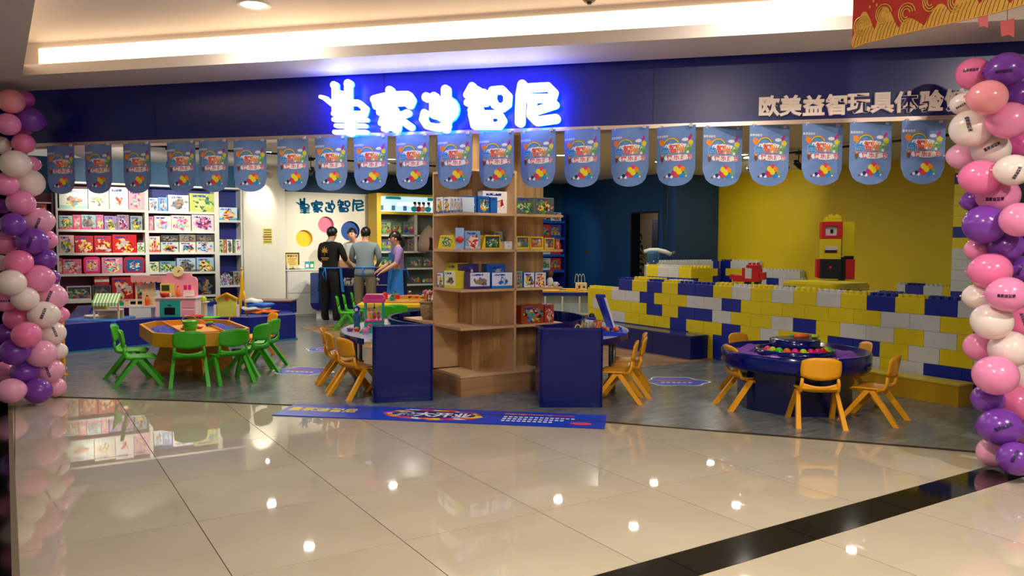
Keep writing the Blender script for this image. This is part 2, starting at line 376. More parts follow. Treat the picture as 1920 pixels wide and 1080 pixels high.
bk.inputs['Color1'].default_value = lin((.66, .52, .36)); bk.inputs['Color2'].default_value = lin((.52, .38, .24)); bk.inputs['Mortar'].default_value = lin((.3, .2, .12)); L.new(mp.outputs[0], bk.inputs[0]); L.new(bk.outputs[0], bs.inputs['Base Color'])
k0 = Vector((-.27, 8.03, 0)); wp = [k0, k0 + U * 6.5, k0 + U * 6.5 + V * 6.3, k0 + V * 6.3]
b = MB(); b.prism([(p.x, p.y) for p in wp], .0035, .007); obj('wood_area', b, WOOD, fl)
tag(bpy.data.objects['wood_area'], 'wood-look herringbone area')

# walls
TEALW = noisy('teal_blue_wall', (.04, .27, .42), (.05, .30, .46), (.6, .6, .6), .55)
DBLUE = noisy('navy_wall', (.03, .28, .53), (.04, .31, .57), (.6, .6, .6), .5)
YWALL = noisy('mustard_wall', (.86, .75, .02), (.89, .79, .03), (.6, .6, .6), .55)
CREAMW = M('cream_wall', (.90, .89, .82), .55)
def wall(name, fr, a, b_, d0, d1, z0, z1, mat, label=None):
    m_ = MB(); m_.box(a, b_, d0, d1, z0, z1); return struct(name, m_, mat, fr.p, fr.ang, label)
wall('wall_back', BW, -4.9, 7.1, .5, .6, 0, ZC, TEALW, 'teal blue back wall above the shelves')
wall('wall_left', Frame((-4.95, 7.3), V), 0, 8.5, 0, .1, 0, ZC, M('maroon_wall', (.45, .12, .2), .5), 'maroon pink side wall at the left')
lw = MB()
dx0, dx1, dz = -1.139, -.25, 2.12
lw.box(-3.75, dx0, 0, .22, 0, ZC); lw.box(dx1, 0, 0, .22, 0, ZC); lw.box(dx0, dx1, 0, .22, dz, ZC)
struct('wall_blue', lw, DBLUE, W1.p, W1.ang, 'dark blue wall with the open doorway')
wall('wall_corner', W2, -.02, 1.46, .0, .12, 0, ZC, noisy('deep_navy_wall', (.03, .22, .36), (.035, .24, .39), (.6, .6, .6), .5), 'darker blue return wall beside the yellow wall')
wall('wall_yellow', YW, -.1, 7.5, 0, .12, 0, ZC, YWALL, 'mustard yellow wall behind the toy brick pen')
# doorway lining and the small room beyond
db = MB(); db.box(dx0, dx0 + .03, -.004, .24, 0, dz); db.box(dx1 - .03, dx1, -.004, .24, 0, dz); db.box(dx0 + .03, dx1 - .03, -.004, .24, dz - .03, dz)
struct('door_1', db, M('door_lining', (.03, .07, .13), .5), W1.p, W1.ang, 'open doorway in the dark blue wall')
rm = MB(); rm.box(-3.8, -.05, 1.9, 2.0, 0, 2.6); rm.box(-3.8, -3.7, .22, 1.9, 0, 2.6); rm.box(-.12, -.05, .22, 1.9, 0, 2.6); rm.box(-3.8, -.05, .22, 2.0, 2.6, 2.7)
struct('wall_storeroom', rm, M('beige_room', (.62, .56, .47), .7), W1.p, W1.ang, 'beige walls of the room beyond the doorway')
cb = MB(); cb.box(-2.12, -1.2, 1.5, 1.88, 0.01, 2.0); t = thing('storage_cabinet', 'tall grey cabinet seen through the doorway', 'cabinet', W1.p, W1.ang); obj('body', cb, M('cabinet_grey', (.25, .25, .33), .5), t)
cb = MB(); cb.box(-2.1, -1.68, 1.485, 1.5, .05, 1.95); obj('door', cb, M('cabinet_grey'), t)
lamp('storeroom_lamp', 'AREA', tuple(W1.w(-2.0, 1.0, 2.5)), 9, (1, .85, .65), size=.4)
# potted plant
pl = thing('potted_plant', 'dark leafy potted plant just inside the doorway', 'plant', W1.w(-1.62, .62), 0)
pm = MB(); pm.lathe([(.13, 0), (.17, .3), (.18, .32), (.16, .32), (.15, .28)]); obj('pot', pm, M('plant_pot', (.08, .07, .06), .5), pl)
pm = MB(); rnd = random.Random(3)
pm.tube([(0, 0, .25), (.02, 0, .8), (0, .02, 1.45)], .015)
for i in range(70):
    z = .35 + 1.35 * i / 70; a = i * 2.4; l = .3 * (1 - (z - .35) / 1.7) + .06; c_, s_ = cos(a), sin(a)
    pm.add([(0, 0, z), (c_ * l * .5 - s_ * .05, s_ * l * .5 + c_ * .05, z + .06), (c_ * l, s_ * l, z - .02), (c_ * l * .5 + s_ * .05, s_ * l * .5 - c_ * .05, z + .06)], [[0, 1, 2, 3]])
obj('foliage', pm, M('dark_leaf', (.03, .07, .03), .6), pl)['kind'] = 'stuff'

# cream column beside the shelves and the logo wall
wall('wall_column', BW, -.8, -.004, 0, .5, 0, ZC, CREAMW, 'cream column between the shelves and the counter')
# logo wall with three round niches
LD = .42
def logo_at(px, py): return BW.at(px, py, LD)
s0 = -.0; s1 = logo_at(703, 366)[0]; zt = logo_at(620, 362)[1]
def circ(cx, cz, r, n=40): return [(cx + r * cos(2 * pi * i / n), cz + r * sin(2 * pi * i / n)) for i in range(n)]
NI = []
for px, py, rp, nm, c in [(570.5, 447, 15.5, 'yellow', (.95, .80, .02)), (611, 421, 14.5, 'pink', (.88, .45, .58)), (657, 433, 17.5, 'blue', (.02, .3, .65))]:
    s_, z_ = logo_at(px, py); r_ = abs(logo_at(px + rp, py)[0] - s_); NI.append((s_, z_, r_, nm, c))
bm = bmesh.new(); outer = []
rr = .12
op = [(s0, 0), (s1, 0)] + [(s1 - rr + rr * cos(a), zt - rr + rr * sin(a)) for a in [i * pi / 16 for i in range(9)]] + [(s0, zt)]
def ring(pts): 
    vs = [bm.verts.new((p[0], LD, p[1])) for p in pts]; return [bm.edges.new((vs[i], vs[(i + 1) % len(vs)])) for i in range(len(vs))]
ed = ring(op)
for n_ in NI: ed += ring(circ(*n_[:3]))
bmesh.ops.triangle_fill(bm, use_beauty=True, edges=ed, normal=(0, -1, 0))
me = bpy.data.meshes.new('wall_logo'); bm.to_mesh(me); bm.free(); me.materials.append(CREAMW)
lo = struct('wall_logo', me, None, BW.p, BW.ang, 'cream display wall with three round coloured niches and blue lettering')
sd = MB(); sd.box(s1 - .01, s1, LD + .003, .5, 0, zt - .12); obj('edge_panel', sd, CREAMW, lo)
for s_, z_, r_, nm, c in NI:
    nb = MB(); pts = circ(s_, z_, r_); n = len(pts)
    nb.add([(p[0], LD, p[1]) for p in pts] + [(p[0], LD + .075, p[1]) for p in pts], [[i, n + i, n + (i + 1) % n, (i + 1) % n] for i in range(n)] + [list(range(n, 2 * n))])
    tag(obj('niche', nb, M('niche_' + nm, c, .5), lo), nm + ' round niche')

# ceilings
CEIL = M('shop_ceiling', (.88, .87, .82), .7); MC = M('mall_ceiling', (.84, .79, .76), .6)
b = MB(); f0, f1 = FA.w(-6, .02), FA.w(7, .02); b.prism([(f0.x, f0.y), (f1.x, f1.y), (10, 23), (-10, 23)], ZC, ZC + .05); struct('ceiling', b, CEIL, label='pale grey ceiling of the shop')
ZS = 2.835
b = MB(); b.box(-6.5, 6.5, -.62, -.04, ZS, ZS + .02); b.box(-6.5, 6.5, -.62, -.6, ZS + .02, ZS + .085); sof = struct('ceiling_soffit', b, MC, FA.p, FA.ang, 'plaster soffit with cove lip in front of the shop sign')
# the lip line measured: from (-4.21,6.86) along E
lipd = (Vector((-4.21, 6.86, 0)) - FA.p).dot(EN)
LL = G(40, 148, ZS); LL2 = G(66, 0, ZS); 
sl = (Vector((LL.x, LL.y, 0)) - FA.p).dot(E)
# left part of the soffit running towards the viewer
dl = Vector((LL2.x - LL.x, LL2.y - LL.y, 0)).normalized(); nl = Vector((dl.y, -dl.x, 0))
if nl.x > 0: nl = -nl
b = MB(); a_ = LL - dl * .3; c2 = LL + dl * 9
b.prism([(a_.x, a_.y), (c2.x, c2.y), ((c2 + nl * 3).x, (c2 + nl * 3).y), ((a_ + nl * 3).x, (a_ + nl * 3).y)], ZS + .001, ZS + .021)
b.prism([(a_.x, a_.y), (c2.x, c2.y), ((c2 + nl * .02).x, (c2 + nl * .02).y), ((a_ + nl * .02).x, (a_ + nl * .02).y)], ZS + .02, ZS + .085)
struct('ceiling_left', b, MC, label='plaster soffit left of the lit recess')
# upper ceiling and the risers behind the coves
b = MB(); b.box(-8, 8, -14, -.28, ZU, ZU + .03); b.box(-8, 8, -.32, -.28, ZS + .02, ZU)
struct('ceiling_recess', b, MC, FA.p, FA.ang, 'raised mall ceiling with a warm light cove')
b = MB(); e0, e1 = LL - dl * .1 + nl * .28, LL + dl * 9 + nl * .28
b.prism([(e0.x, e0.y), (e1.x, e1.y), ((e1 + nl * .03).x, (e1 + nl * .03).y), ((e0 + nl * .03).x, (e0 + nl * .03).y)], ZS + .02, ZU); struct('trim_2', b, MC, label='riser of the left light cove')
LED = M('warm_led_strip', (1, .86, .60), .5, emit=2.3, ecol=(1, .93, .80))
b = MB(); b.box(sl + .02, 6.4, -.335, -.3215, ZS + .06, ZU - .05); tag(obj('cove_light_strip', b, LED, None, FA.p, FA.ang), 'glowing warm light band in the ceiling cove above the sign', 'light')
b = MB(); g0, g1 = LL + nl * .265 + dl * .1, LL + nl * .265 + dl * 8; b.beam((g0.x, g0.y, (ZS + ZU) / 2), (g1.x, g1.y, (ZS + ZU) / 2), .014, ZU - ZS - .11); tag(obj('cove_light_strip', b, LED), 'glowing warm light band in the left arm of the ceiling cove', 'light')
# fascia
FASC = noisy('navy_fascia', (.04, .08, .42), (.06, .095, .45), (.8, 1, 2), .3, detail=2, spec=.5)
b = MB(); b.box(-6.5, 6.5, 0, .16, 2.355, ZC); struct('wall_front', b, FASC, FA.p, FA.ang, 'dark blue sign board across the shop front')
for k in (-3.3, -1.1, 1.1, 3.3): 
    b = MB(); b.box(k, k + .004, -.0015, 0, 2.37, ZS); obj('panel_joint', b, M('joint_dark', (.02, .02, .08), .5), bpy.data.objects['wall_front'])
b = MB(); b.box(-6.5, 6.5, -.012, .17, 2.325, 2.355); struct('trim_3', b, M('brushed_trim', (.8, .72, .66), .28, metal=.85), FA.p, FA.ang, 'brushed metal edge under the sign board')
# pillars behind the balloon columns
for nm, a, b2 in (('wall_pier', -5.6, -4.78), ('wall_pier', 3.62, 4.6)):
    b = MB(); b.box(a, b2, .02, .09, 0, 2.33); struct(nm, b, M('dark_pier', (.06, .05, .09), .2), FA.p, FA.ang, 'dark pier behind the balloons at the ' + ('left' if a < 0 else 'right'))
# downlight fittings
LENS = M('lamp_lens', (1, .98, .93), .4, emit=38, ecol=(1, .97, .92)); RIM = M('lamp_rim', (.9, .9, .88), .3)
rimb = MB(); rimb.lathe([(.068, 0), (.092, -.008), (.095, 0), (.07, .012)], n=24); lensb = MB(); lensb.lathe([(.0, -.002), (.066, -.002), (.066, .004)], n=24)
rim_me = rimb.mesh('rim', RIM); lens_me = lensb.mesh('lens', LENS)
DL = ['above the counter side', 'above the sand table aisle', 'added above the pink shelf unit', 'in front of the yellow shelf', 'behind the wooden pillar', 'right of the wooden pillar', 'before the blue wall',
      'above the pen corner', 'above the brick pen', 'above the yellow slab', 'added above the blue platform', 'added left of the wooden pillar', 'above the pen entrance', 'added above the green chairs', 'added above the round table', 'added above the wooden pillar']  # added ones are unseen extra lamps that brighten the front of the shop
for (x, y, p), nm in zip(DOWN, DL):
    t = thing('ceiling_downlight', 'round white recessed downlight ' + nm, 'light', (x, y, ZC), 0, 'recessed downlights in the shop ceiling')
    obj('rim', rim_me, None, t); obj('lens', lens_me, None, t)
rimb = MB(); rimb.lathe([(.09, 0), (.12, -.01), (.125, 0), (.095, .012)], n=28); lensb = MB(); lensb.lathe([(.0, -.004), (.088, -.004), (.088, .004)], n=28); r2 = rimb.mesh('rim', RIM); l2 = lensb.mesh('lens', LENS)
for x, y in MALL[:3]:
    t = thing('mall_downlight', 'large round white downlight in the raised mall ceiling, ' + ('top left of the picture' if x == -1.9 else 'just above the frame ' + ('left' if x < 0 else 'right')), 'light', (x, y, ZU)); obj('rim', r2, None, t); obj('lens', l2, None, t)
# sprinkler and detector
pt = G(937, 34, ZU); t = thing('fire_sprinkler', 'small chrome fire sprinkler head under the mall ceiling', 'sprinkler', (pt.x, pt.y, ZU)); CHR = M('chrome', (.75, .75, .75), .2, metal=1)
b = MB(); b.lathe([(.035, 0), (.035, -.008), (.01, -.014)]); obj('flange', b, CHR, t); b = MB(); b.cyl(0, 0, -.05, -.012, .006, 8); b.lathe([(.001, -.052), (.022, -.05), (.001, -.047)], n=12); obj('deflector', b, CHR, t)
pt = G(1105, -4, ZU); t = thing('smoke_detector', 'brown smoke detector at the top edge of the ceiling', 'detector', (pt.x, pt.y, ZU)); b = MB(); b.lathe([(.05, 0), (.05, -.012), (.035, -.03), (.0, -.032)]); obj('base', b, M('detector_brown', (.4, .32, .24), .5), t); b = MB(); b.lathe([(.02, -.031), (.016, -.045), (0, -.046)]); obj('sensor', b, M('detector_dark', (.2, .16, .1), .5), t)

# lighting tracks and spot heads
def track(p, q, nm):
    t = thing('light_track', 'black lighting track ' + nm, 'track', (0, 0, 0)); b = MB(); b.beam(p, q, .035, .03); obj('rail', b, BLK, t)
    b = MB(); b.beam((p[0], p[1], p[2] + .005), (p[0], p[1], ZC), .05, .05); obj('feed_box', b, BLK, t)
    b = MB(); b.beam((q[0], q[1], q[2] + .005), (q[0], q[1], ZC), .05, .05); obj('end_hanger', b, BLK, t)
z = 2.83
A = Vector((-6.2, 11.0, z)); B_ = A + U * 3.3; track(tuple(A), tuple(B_), 'in front of the left shelf units')
A2 = Vector((-3.4, 13.2, z)); track(tuple(A2), tuple(A2 + U * 3.0), 'in front of the counter')
A3 = Vector((3.3, 13.6, z)); track(tuple(A3), tuple(A3 - V * 4.6), 'along the yellow wall')
def spot_head(p, tgt, label, lit=True):
    t = thing('track_spotlight', label, 'light', p); b = MB(); b.tube([(0, 0, 2.87 - p[2]), (0, 0, .03)], .008, 8); b.box(-.05, .05, -.019, .019, 2.79 - p[2], 2.815 - p[2]); obj('bracket', b, BLK, t)
    b = MB(); b.lathe([(.03, -.09), (.042, -.07), (.045, .07), (.04, .07), (.036, .05)], n=16)
    o = obj('housing', b, BLK, t); dv = Vector(tgt) - Vector(p); o.rotation_euler = dv.to_track_quat('Z', 'Y').to_euler()
    b = MB(); b.lathe([(.037, .052), (0, .053)], n=16); g_ = obj('glass', b, LENS if lit else M('dark_lens', (.15, .15, .15), .2), t); g_.rotation_euler = o.rotation_euler
spot_head((-4.6, 14.75, 2.70), (-3.9, 8, .9), 'bright track spotlight beside the cream column')
spot_head((-3.35, 13.23, 2.62), (-4.6, 15.2, 1.4), 'black track spotlight turned to the cream column', False)
spot_head((-5.05, 11.72, 2.58), (-6.3, 13.9, 1.5), 'black track spotlight above the white shelves', False)
spot_head((.5, 16.1, 2.57), (.1, 5, .9), 'glaring spotlight to the right of the wooden pillar top')
for i, (px, py) in enumerate([(1409, 325), (1470, 323), (1497, 318), (1650, 300)]):
    k, zz = Frame((3.3, 13.6), NV).at(px, py); q = Frame((3.3, 13.6), NV).w(k, 0, 2.64); spot_head(tuple(q), tuple(q + Vector((1.5, .6, -1.0)) * (1 if i else -1)), 'black track spotlight near the yellow wall, ' + ORD[i] + ' from the left', False)
# red and gold festive banner
rb = G(1597, 92, 2.5); FRB = Frame((rb.x, rb.y), NV); t = thing('festive_banner', 'red hanging banner printed with golden waves at the top right', 'banner', FRB.p, FRB.ang)
RB = M('red_banner_cloth', (.68, .13, .07), .6); GOLD = M('gold_print', (.80, .60, .22), .5); GOLD2 = M('dark_gold_print', (.5, .3, .08), .5)
bp = [(1597, 92), (1625, 81), (1660, 73), (1680, 67), (1720, 58), (1770, 47), (1823, 35), (1870, 24), (1925, 8)]
bot = [FRB.at(*p) for p in bp]; b = MB(); b.xz([(0, 3.1)] + [(0, bot[0][1])] + bot[1:] + [(bot[-1][0], 3.1)], 0, .004); obj('cloth', b, RB, t)
wv = MB(); fine = MB()
def bz(x):
    for i in range(len(bot) - 1):
        if bot[i][0] <= x <= bot[i + 1][0]: k = (x - bot[i][0]) / (bot[i + 1][0] - bot[i][0]); return bot[i][1] * (1 - k) + bot[i + 1][1] * k
    return bot[-1][1]
xm = bot[-1][0]; hs = [.09, .03, .11, .17, .07, .2, .12, .06, .22, .1]
top = []
for i in range(81):
    x = xm * i / 80; ph = x / xm * 6.5; f = ph - int(ph); h = .035 + .10 * (sin(pi * f) ** 1.0) * (1.15 - .5 * f); top.append((x, bz(x) + h * (1 + .5 * sin(ph * 1.7))))
for i in range(80): (x0, z0), (x1, z1) = top[i], top[i + 1]; wv.quad((x0, -.002, bz(x0)), (x1, -.002, bz(x1)), (x1, -.002, z1), (x0, -.002, z0))
for k in range(7):
    cx = xm * (.06 + .145 * k); cz = bz(cx) + .10 + .03 * (k % 2)
    for rr_ in (.05, .036, .022):
        pts = [(cx + rr_ * cos(a) * (1 - a / 14), -.004, cz + rr_ * sin(a)) for a in [i * .45 for i in range(13)]]; wv.tube(pts, .0035, 5)
    for q in range(3): wv.ball((cx + .05 + .02 * q, -.003, cz + .09 + .025 * (q % 2)), (.006, .001, .008), 8, 5)
    for q in range(6):
        x_ = cx - .04 + q * .02; fine.tube([(x_, -.0035, bz(x_) + .005), (x_ + .012, -.0035, bz(x_) + .05), (x_ + .03, -.0035, bz(x_) + .085)], .0014, 4)
obj('wave_print', wv, GOLD, t); obj('wave_lines', fine, GOLD2, t)
b = MB(); b.box(-.01, xm + .02, -.01, .014, 3.08, 3.11); obj('hanging_rod', b, BLK, t)
for x_ in (.1, xm - .1): b = MB(); b.tube([(x_, 0, 3.1), (x_, 0, ZU)], .004, 6); obj('cord', b, BLK, t)
for px, py, w_, h_ in ((1843, 40, 9, 12), (1888, 52, 13, 18)):
    q = G(px, py, 2.62); q2 = Frame((q.x, q.y), (1, 0)); t = thing('red_ribbon', 'small red cloth ribbon hanging under the ' + ('left' if px < 1860 else 'right') + ' end of the festive banner', 'ribbon', q2.p, 0)
    sc = q.y / CF; b = MB(); zc = 2.62; b.xz([(-w_ * sc, zc + h_ * sc * .6), (w_ * sc, zc + h_ * sc), (w_ * sc * 1.1, zc - h_ * sc), (w_ * sc * .3, zc - h_ * sc * .7), (-w_ * sc * .7, zc - h_ * sc * .9)], 0, .003); obj('cloth', b, M('ribbon_red', (.75, .1, .05), .5), t)
    b = MB(); b.tube([(0, .001, zc + h_ * sc * .8), (0, .001, ZU)], .0015, 5); obj('string', b, BLK, t)
# ================================================================== SIGN LETTERING
# strokes of the five big characters, read off the photograph in pixels of an enlarged view (scale 8.348, origin 600,140)
CH5 = [
 [([(20, 352), (90, 365)], 60), ([(90, 380), (200, 470)], 70), ([(225, 165)], 118), ([(235, 200), (240, 560)], 95), ([(445, 145)], 140), ([(440, 200), (440, 420)], 110), ([(330, 330), (330, 620)], 190), ([(255, 325), (440, 325)], 120), ([(230, 430), (600, 440), (705, 530), (680, 620), (230, 610)], 95), ([(430, 400), (430, 600)], 140), ([(225, 705), (720, 705)], 70), ([(258, 800), (700, 800)], 66), ([(238, 900), (718, 900)], 70), ([(470, 690), (470, 880)], 200)],
 [([(1095, 245), (1130, 320)], 130), ([(855, 390), (1100, 330), (1380, 325), (1430, 400), (1400, 470)], 130), ([(860, 400), (885, 500)], 110), ([(1000, 450), (1300, 430)], 110), ([(940, 590), (1080, 500)], 110), ([(1020, 470), (1150, 560), (1190, 700), (1190, 840)], 150), ([(1000, 640), (960, 760)], 90), ([(960, 755), (1120, 660)], 90), ([(1010, 850), (1160, 740)], 100), ([(1220, 660), (1370, 600)], 110), ([(1240, 690), (1420, 820)], 110), ([(1110, 830), (1200, 860)], 100), ([(1060, 600), (1060, 700)], 150)],
 [([(1670, 355)], 150), ([(1640, 600), (1615, 700), (1680, 800), (1850, 830), (1990, 800)], 115), ([(1970, 235), (1975, 420)], 145), ([(1790, 350), (1790, 620)], 150), ([(1960, 540)], 480), ([(1850, 440), (1900, 640)], 200), ([(1990, 700), (1970, 850)], 130)],
 [([(2385, 185), (2310, 320)], 125), ([(2450, 280), (2580, 290)], 120), ([(2310, 440), (2590, 440)], 110), ([(2465, 260), (2440, 620)], 170), ([(2370, 560), (2500, 540)], 110), ([(2560, 330), (2570, 420)], 100), ([(2700, 250), (2850, 235), (2940, 330), (2930, 460), (2850, 520), (2740, 480), (2690, 370), (2710, 260)], 120), ([(2380, 620), (2800, 620), (2860, 720), (2800, 800), (2420, 800), (2385, 640)], 115), ([(2400, 710), (2640, 710)], 110)],
 [([(3170, 160), (3140, 330), (3130, 745)], 150), ([(3160, 215), (3570, 190), (3660, 280), (3630, 370), (3160, 370)], 130), ([(3320, 430), (3310, 640), (3400, 730), (3690, 690)], 140), ([(3400, 560), (3680, 470)], 120)],
]
def stroke(mb, pts, w, y0, y1, n=9):
    """a flat rounded brush stroke in the x-z plane"""
    r = w / 2
    if len(pts) == 1: pts = [pts[0], (pts[0][0] + 1e-3, pts[0][1])]
    for i in range(len(pts) - 1):
        (xa, za), (xb, zb) = pts[i], pts[i + 1]; an = atan2(zb - za, xb - xa); o = []
        for k in range(n): a = an + pi / 2 + pi * k / (n - 1); o.append((xa + r * cos(a), za + r * sin(a)))
        for k in range(n): a = an - pi / 2 + pi * k / (n - 1); o.append((xb + r * cos(a), zb + r * sin(a)))
        mb.xz(o, y0 - .0004 * i, y1)
SGN = M('white_lit_letter', (1, 1, 1), .4, emit=4.5, ecol=(.93, .97, 1)); HALO = M('blue_halo_light', (.03, .2, 1), .4, emit=26, ecol=(.02, .26, 1))
t = thing('shop_sign', 'glowing white rounded Chinese shop sign letters with a crown on the dark blue board', 'sign', FA.p, FA.ang)
def zpt(x, y): return FA.at(600 + x / 8.348, 140 + y / 8.348, -.13)
sc_ = abs(zpt(1900, 500)[0] - zpt(1800, 500)[0]) / 100
for ch in CH5:
    b = MB(); h = MB()
    for pts, w_ in ch:
        P_ = [zpt(*p) for p in pts]; stroke(b, P_, w_ * sc_ * (.9 if w_ < 160 else .8), -.15, -.10); stroke(h, P_, w_ * sc_ * .86, -.0995, -.075)
    l_ = obj('letter', b, SGN, t); obj('backlight', h, HALO, l_)
# plain white letters at the right
WL = M('white_letter_added_glow', (.93, .86, .80), .35, emit=.12, ecol=(.95, .85, .78))  # faint emission put into the colour, though the letters are no lamps
t = thing('sign_lettering', 'white Chinese lettering with added glow, reading across the right of the blue board', 'sign', FA.p, FA.ang)
for ch, px, py in zip('欧美益智玩具体验馆', [1442, 1482, 1525, 1567, 1609, 1653, 1698, 1745, 1792], [200, 199, 198.5, 197, 195, 193.5, 192, 190, 188]):
    s_, z_ = FA.at(px, py); b = MB(); put_text(b, ch, s_, z_, .152, -.016, bold=.032, ext=.015); obj('letter', b, WL, t)
# teal lettering on the logo wall: same characters, thinner strokes
TL = M('teal_letter', (.0, .33, .50), .8, spec=.1); t = thing('logo_lettering', 'teal Chinese shop name with a small crown on the cream wall', 'sign', BW.p, BW.ang)
lc = [(550, 682), (1, 1)]
def lpt(x, y):
    # big sign px -> logo px
    u_ = (x + 10) / 3700; v_ = (y - 90) / 860
    return BW.at(555 + u_ * 126, 371 + v_ * 29 + u_ * 2.0, LD)
k_ = abs(lpt(1900, 500)[0] - lpt(1800, 500)[0]) / 100
for ci, ch in enumerate(CH5):
    b = MB()
    for pts, w_ in ch:
        if w_ > 300: # the round box of the third character is an open ring here
            P_ = [lpt(x + 150 * cos(a), y + 150 * sin(a)) for x, y in pts for a in [i * pi / 8 for i in range(17)]]; stroke(b, P_, 75 * k_, LD - .014, LD - .001); continue
        stroke(b, [lpt(*p) for p in pts], min(w_ * .80, 165 if ci == 0 else 105) * k_, LD - .014, LD - .001)
    obj('letter', b, TL, t)

# ================================================================== PENNANTS UNDER THE SIGN BOARD
FW_, FH = .315, .445
CL = noisy('pennant_cloth', (.40, .53, .76), (.45, .58, .80), (9, 9, 9), .6, detail=2)
P_W = M('print_white', (.93, .93, .93), .5); P_B = M('print_blue', (.15, .55, .85), .5); P_R = M('print_red', (.88, .25, .15), .5); P_O = M('print_orange', (.95, .55, .15), .5); P_G = M('print_green', (.45, .7, .25), .5)
P_P = M('print_pink', (.88, .25, .4), .5); P_Y = M('print_yellow', (.92, .85, .15), .5); P_M = M('print_magenta', (.75, .15, .55), .5); P_BR = M('print_brown', (.45, .25, .12), .5); P_N = M('print_navy', (.1, .15, .45), .5)
PM = [P_W, P_B, P_R, P_O, P_G, P_P, P_Y, P_M, P_BR, P_N]
def cloth_outline():
    h = FW_ / 2; o = [(-h, 0), (h, 0), (h, -FH + .12)]
    for i in range(1, 16): a = pi * i / 16; o.append((h * cos(a), -FH + .12 - .12 * sin(a) ** .9))
    o.append((-h, -FH + .12)); return o
def bend(y, x): return y + .008 * sin(x * 18)
cm_ = MB(); o_ = cloth_outline(); n_ = len(o_)
# strips so that the cloth can curve
xs = [-FW_ / 2 + FW_ * i / 12 for i in range(13)]
def low(x): 
    q = max(0, 1 - (2 * x / FW_) ** 2); return -FH + .12 - .12 * sqrt(q) ** .9
for y_, fl_ in ((0, 1), (.002, -1)):
    for i in range(12):
        a_, c_ = xs[i], xs[i + 1]; qd = [(a_, bend(y_, a_), low(a_)), (c_, bend(y_, c_), low(c_)), (c_, bend(y_, c_), 0), (a_, bend(y_, a_), 0)]
        cm_.quad(*(qd if fl_ > 0 else qd[::-1]))
pennant_me = cm_.mesh('cloth', CL)
pr = MB()
def blob(mb, mi, cx, cz, r, n=10, sq=1.0, y=-.0012, rot=0):
    mb.mi = mi; pts = []
    for i in range(n): a = 2 * pi * i / n; x_, z_ = r * cos(a), r * sq * sin(a); pts.append((cx + x_ * cos(rot) - z_ * sin(rot), y, cz + x_ * sin(rot) + z_ * cos(rot)))
    mb.add(pts, [list(range(n))])
def cloud(mb, cx, cz, w_, h_, y, mi=0):
    for i in range(7): k = -1 + 2 * i / 6; blob(mb, mi, cx + k * w_, cz + h_ * .3 * (1 - k * k) * (1 if i % 2 else .3), h_ * .62, 10, 1, y - .00002 * i)
    blob(mb, mi, cx, cz, w_ * 1.05, 14, h_ * .75 / w_, y - .0002)
pr.mi = 0; put_text(pr, '皇家迪智尼', -.108, -.072, .019, -.0015, bold=.02, ext=.0001)
for k, c in enumerate((2, 6, 4, 1)):   # rainbow
    pr.mi = c; R_ = .066 - .006 * k
    for i in range(12):
        a0_, a1_ = radians(15 + 150 * i / 12), radians(15 + 150 * (i + 1) / 12); pr.add([(-.035 + R_ * cos(a0_), -.0015, -.135 + R_ * .8 * sin(a0_)), (-.035 + R_ * cos(a1_), -.0015, -.135 + R_ * .8 * sin(a1_)), (-.035 + (R_ - .006) * cos(a1_), -.0015, -.135 + (R_ - .006) * .8 * sin(a1_)), (-.035 + (R_ - .006) * cos(a0_), -.0015, -.135 + (R_ - .006) * .8 * sin(a0_))], [[0, 1, 2, 3]])
blob(pr, 3, -.112, -.118, .021, 10, 1.3, -.0016, .5); blob(pr, 7, .112, -.088, .012, 10, 1.9, -.0016, -.5); cloud(pr, .072, -.104, .016, .016, -.0014); blob(pr, 6, .118, -.128, .024, 5, 1, -.0014, .3)
cloud(pr, .0, -.150, .07, .028, -.0012)
cloud(pr, .02, -.235, .09, .030, -.0012)
for s_, cx, mi, z_ in (('益', -.088, 1, -.176), ('智', -.022, 2, -.166), ('陪', .040, 3, -.166), ('伴', .100, 4, -.172)):
    pr.mi = 0; put_text(pr, s_, cx, z_, .066, -.0016, bold=.045, ext=.00005); pr.mi = mi; put_text(pr, s_, cx, z_, .066, -.0022, bold=.025, ext=.00005)
for i, s_ in enumerate('快乐成长'):
    pr.mi = 0; put_text(pr, s_, -.045 + i * .053, -.232 + .003 * (i % 2), .046, -.0017, bold=.04, ext=.00005); pr.mi = 5; put_text(pr, s_, -.045 + i * .053, -.232 + .003 * (i % 2), .046, -.0023, bold=.02, ext=.00005)
blob(pr, 8, -.107, -.238, .013, 10, 2.0, -.0018); blob(pr, 3, -.107, -.215, .010, 10, 1, -.002)
rn = random.Random(5)
for cx, cz, r_, mi in [(.03, -.30, .02, 5), (.005, -.318, .022, 6), (.055, -.32, .022, 3), (.03, -.338, .024, 6), (-.015, -.35, .02, 7), (.008, -.362, .02, 2), (.05, -.36, .026, 1), (.08, -.345, .014, 4), (-.045, -.362, .014, 9), (-.065, -.372, .010, 0), (-.03, -.375, .012, 0), (-.085, -.378, .008, 8), (.01, -.362, .008, 0), (.03, -.318, .008, 8), (.085, -.372, .007, 0), (.06, -.34, .008, 9), (-.035, -.345, .01, 4)]:
    blob(pr, mi, cx, cz, r_, 9, 1, -.0016 - rn.random() * .0008)
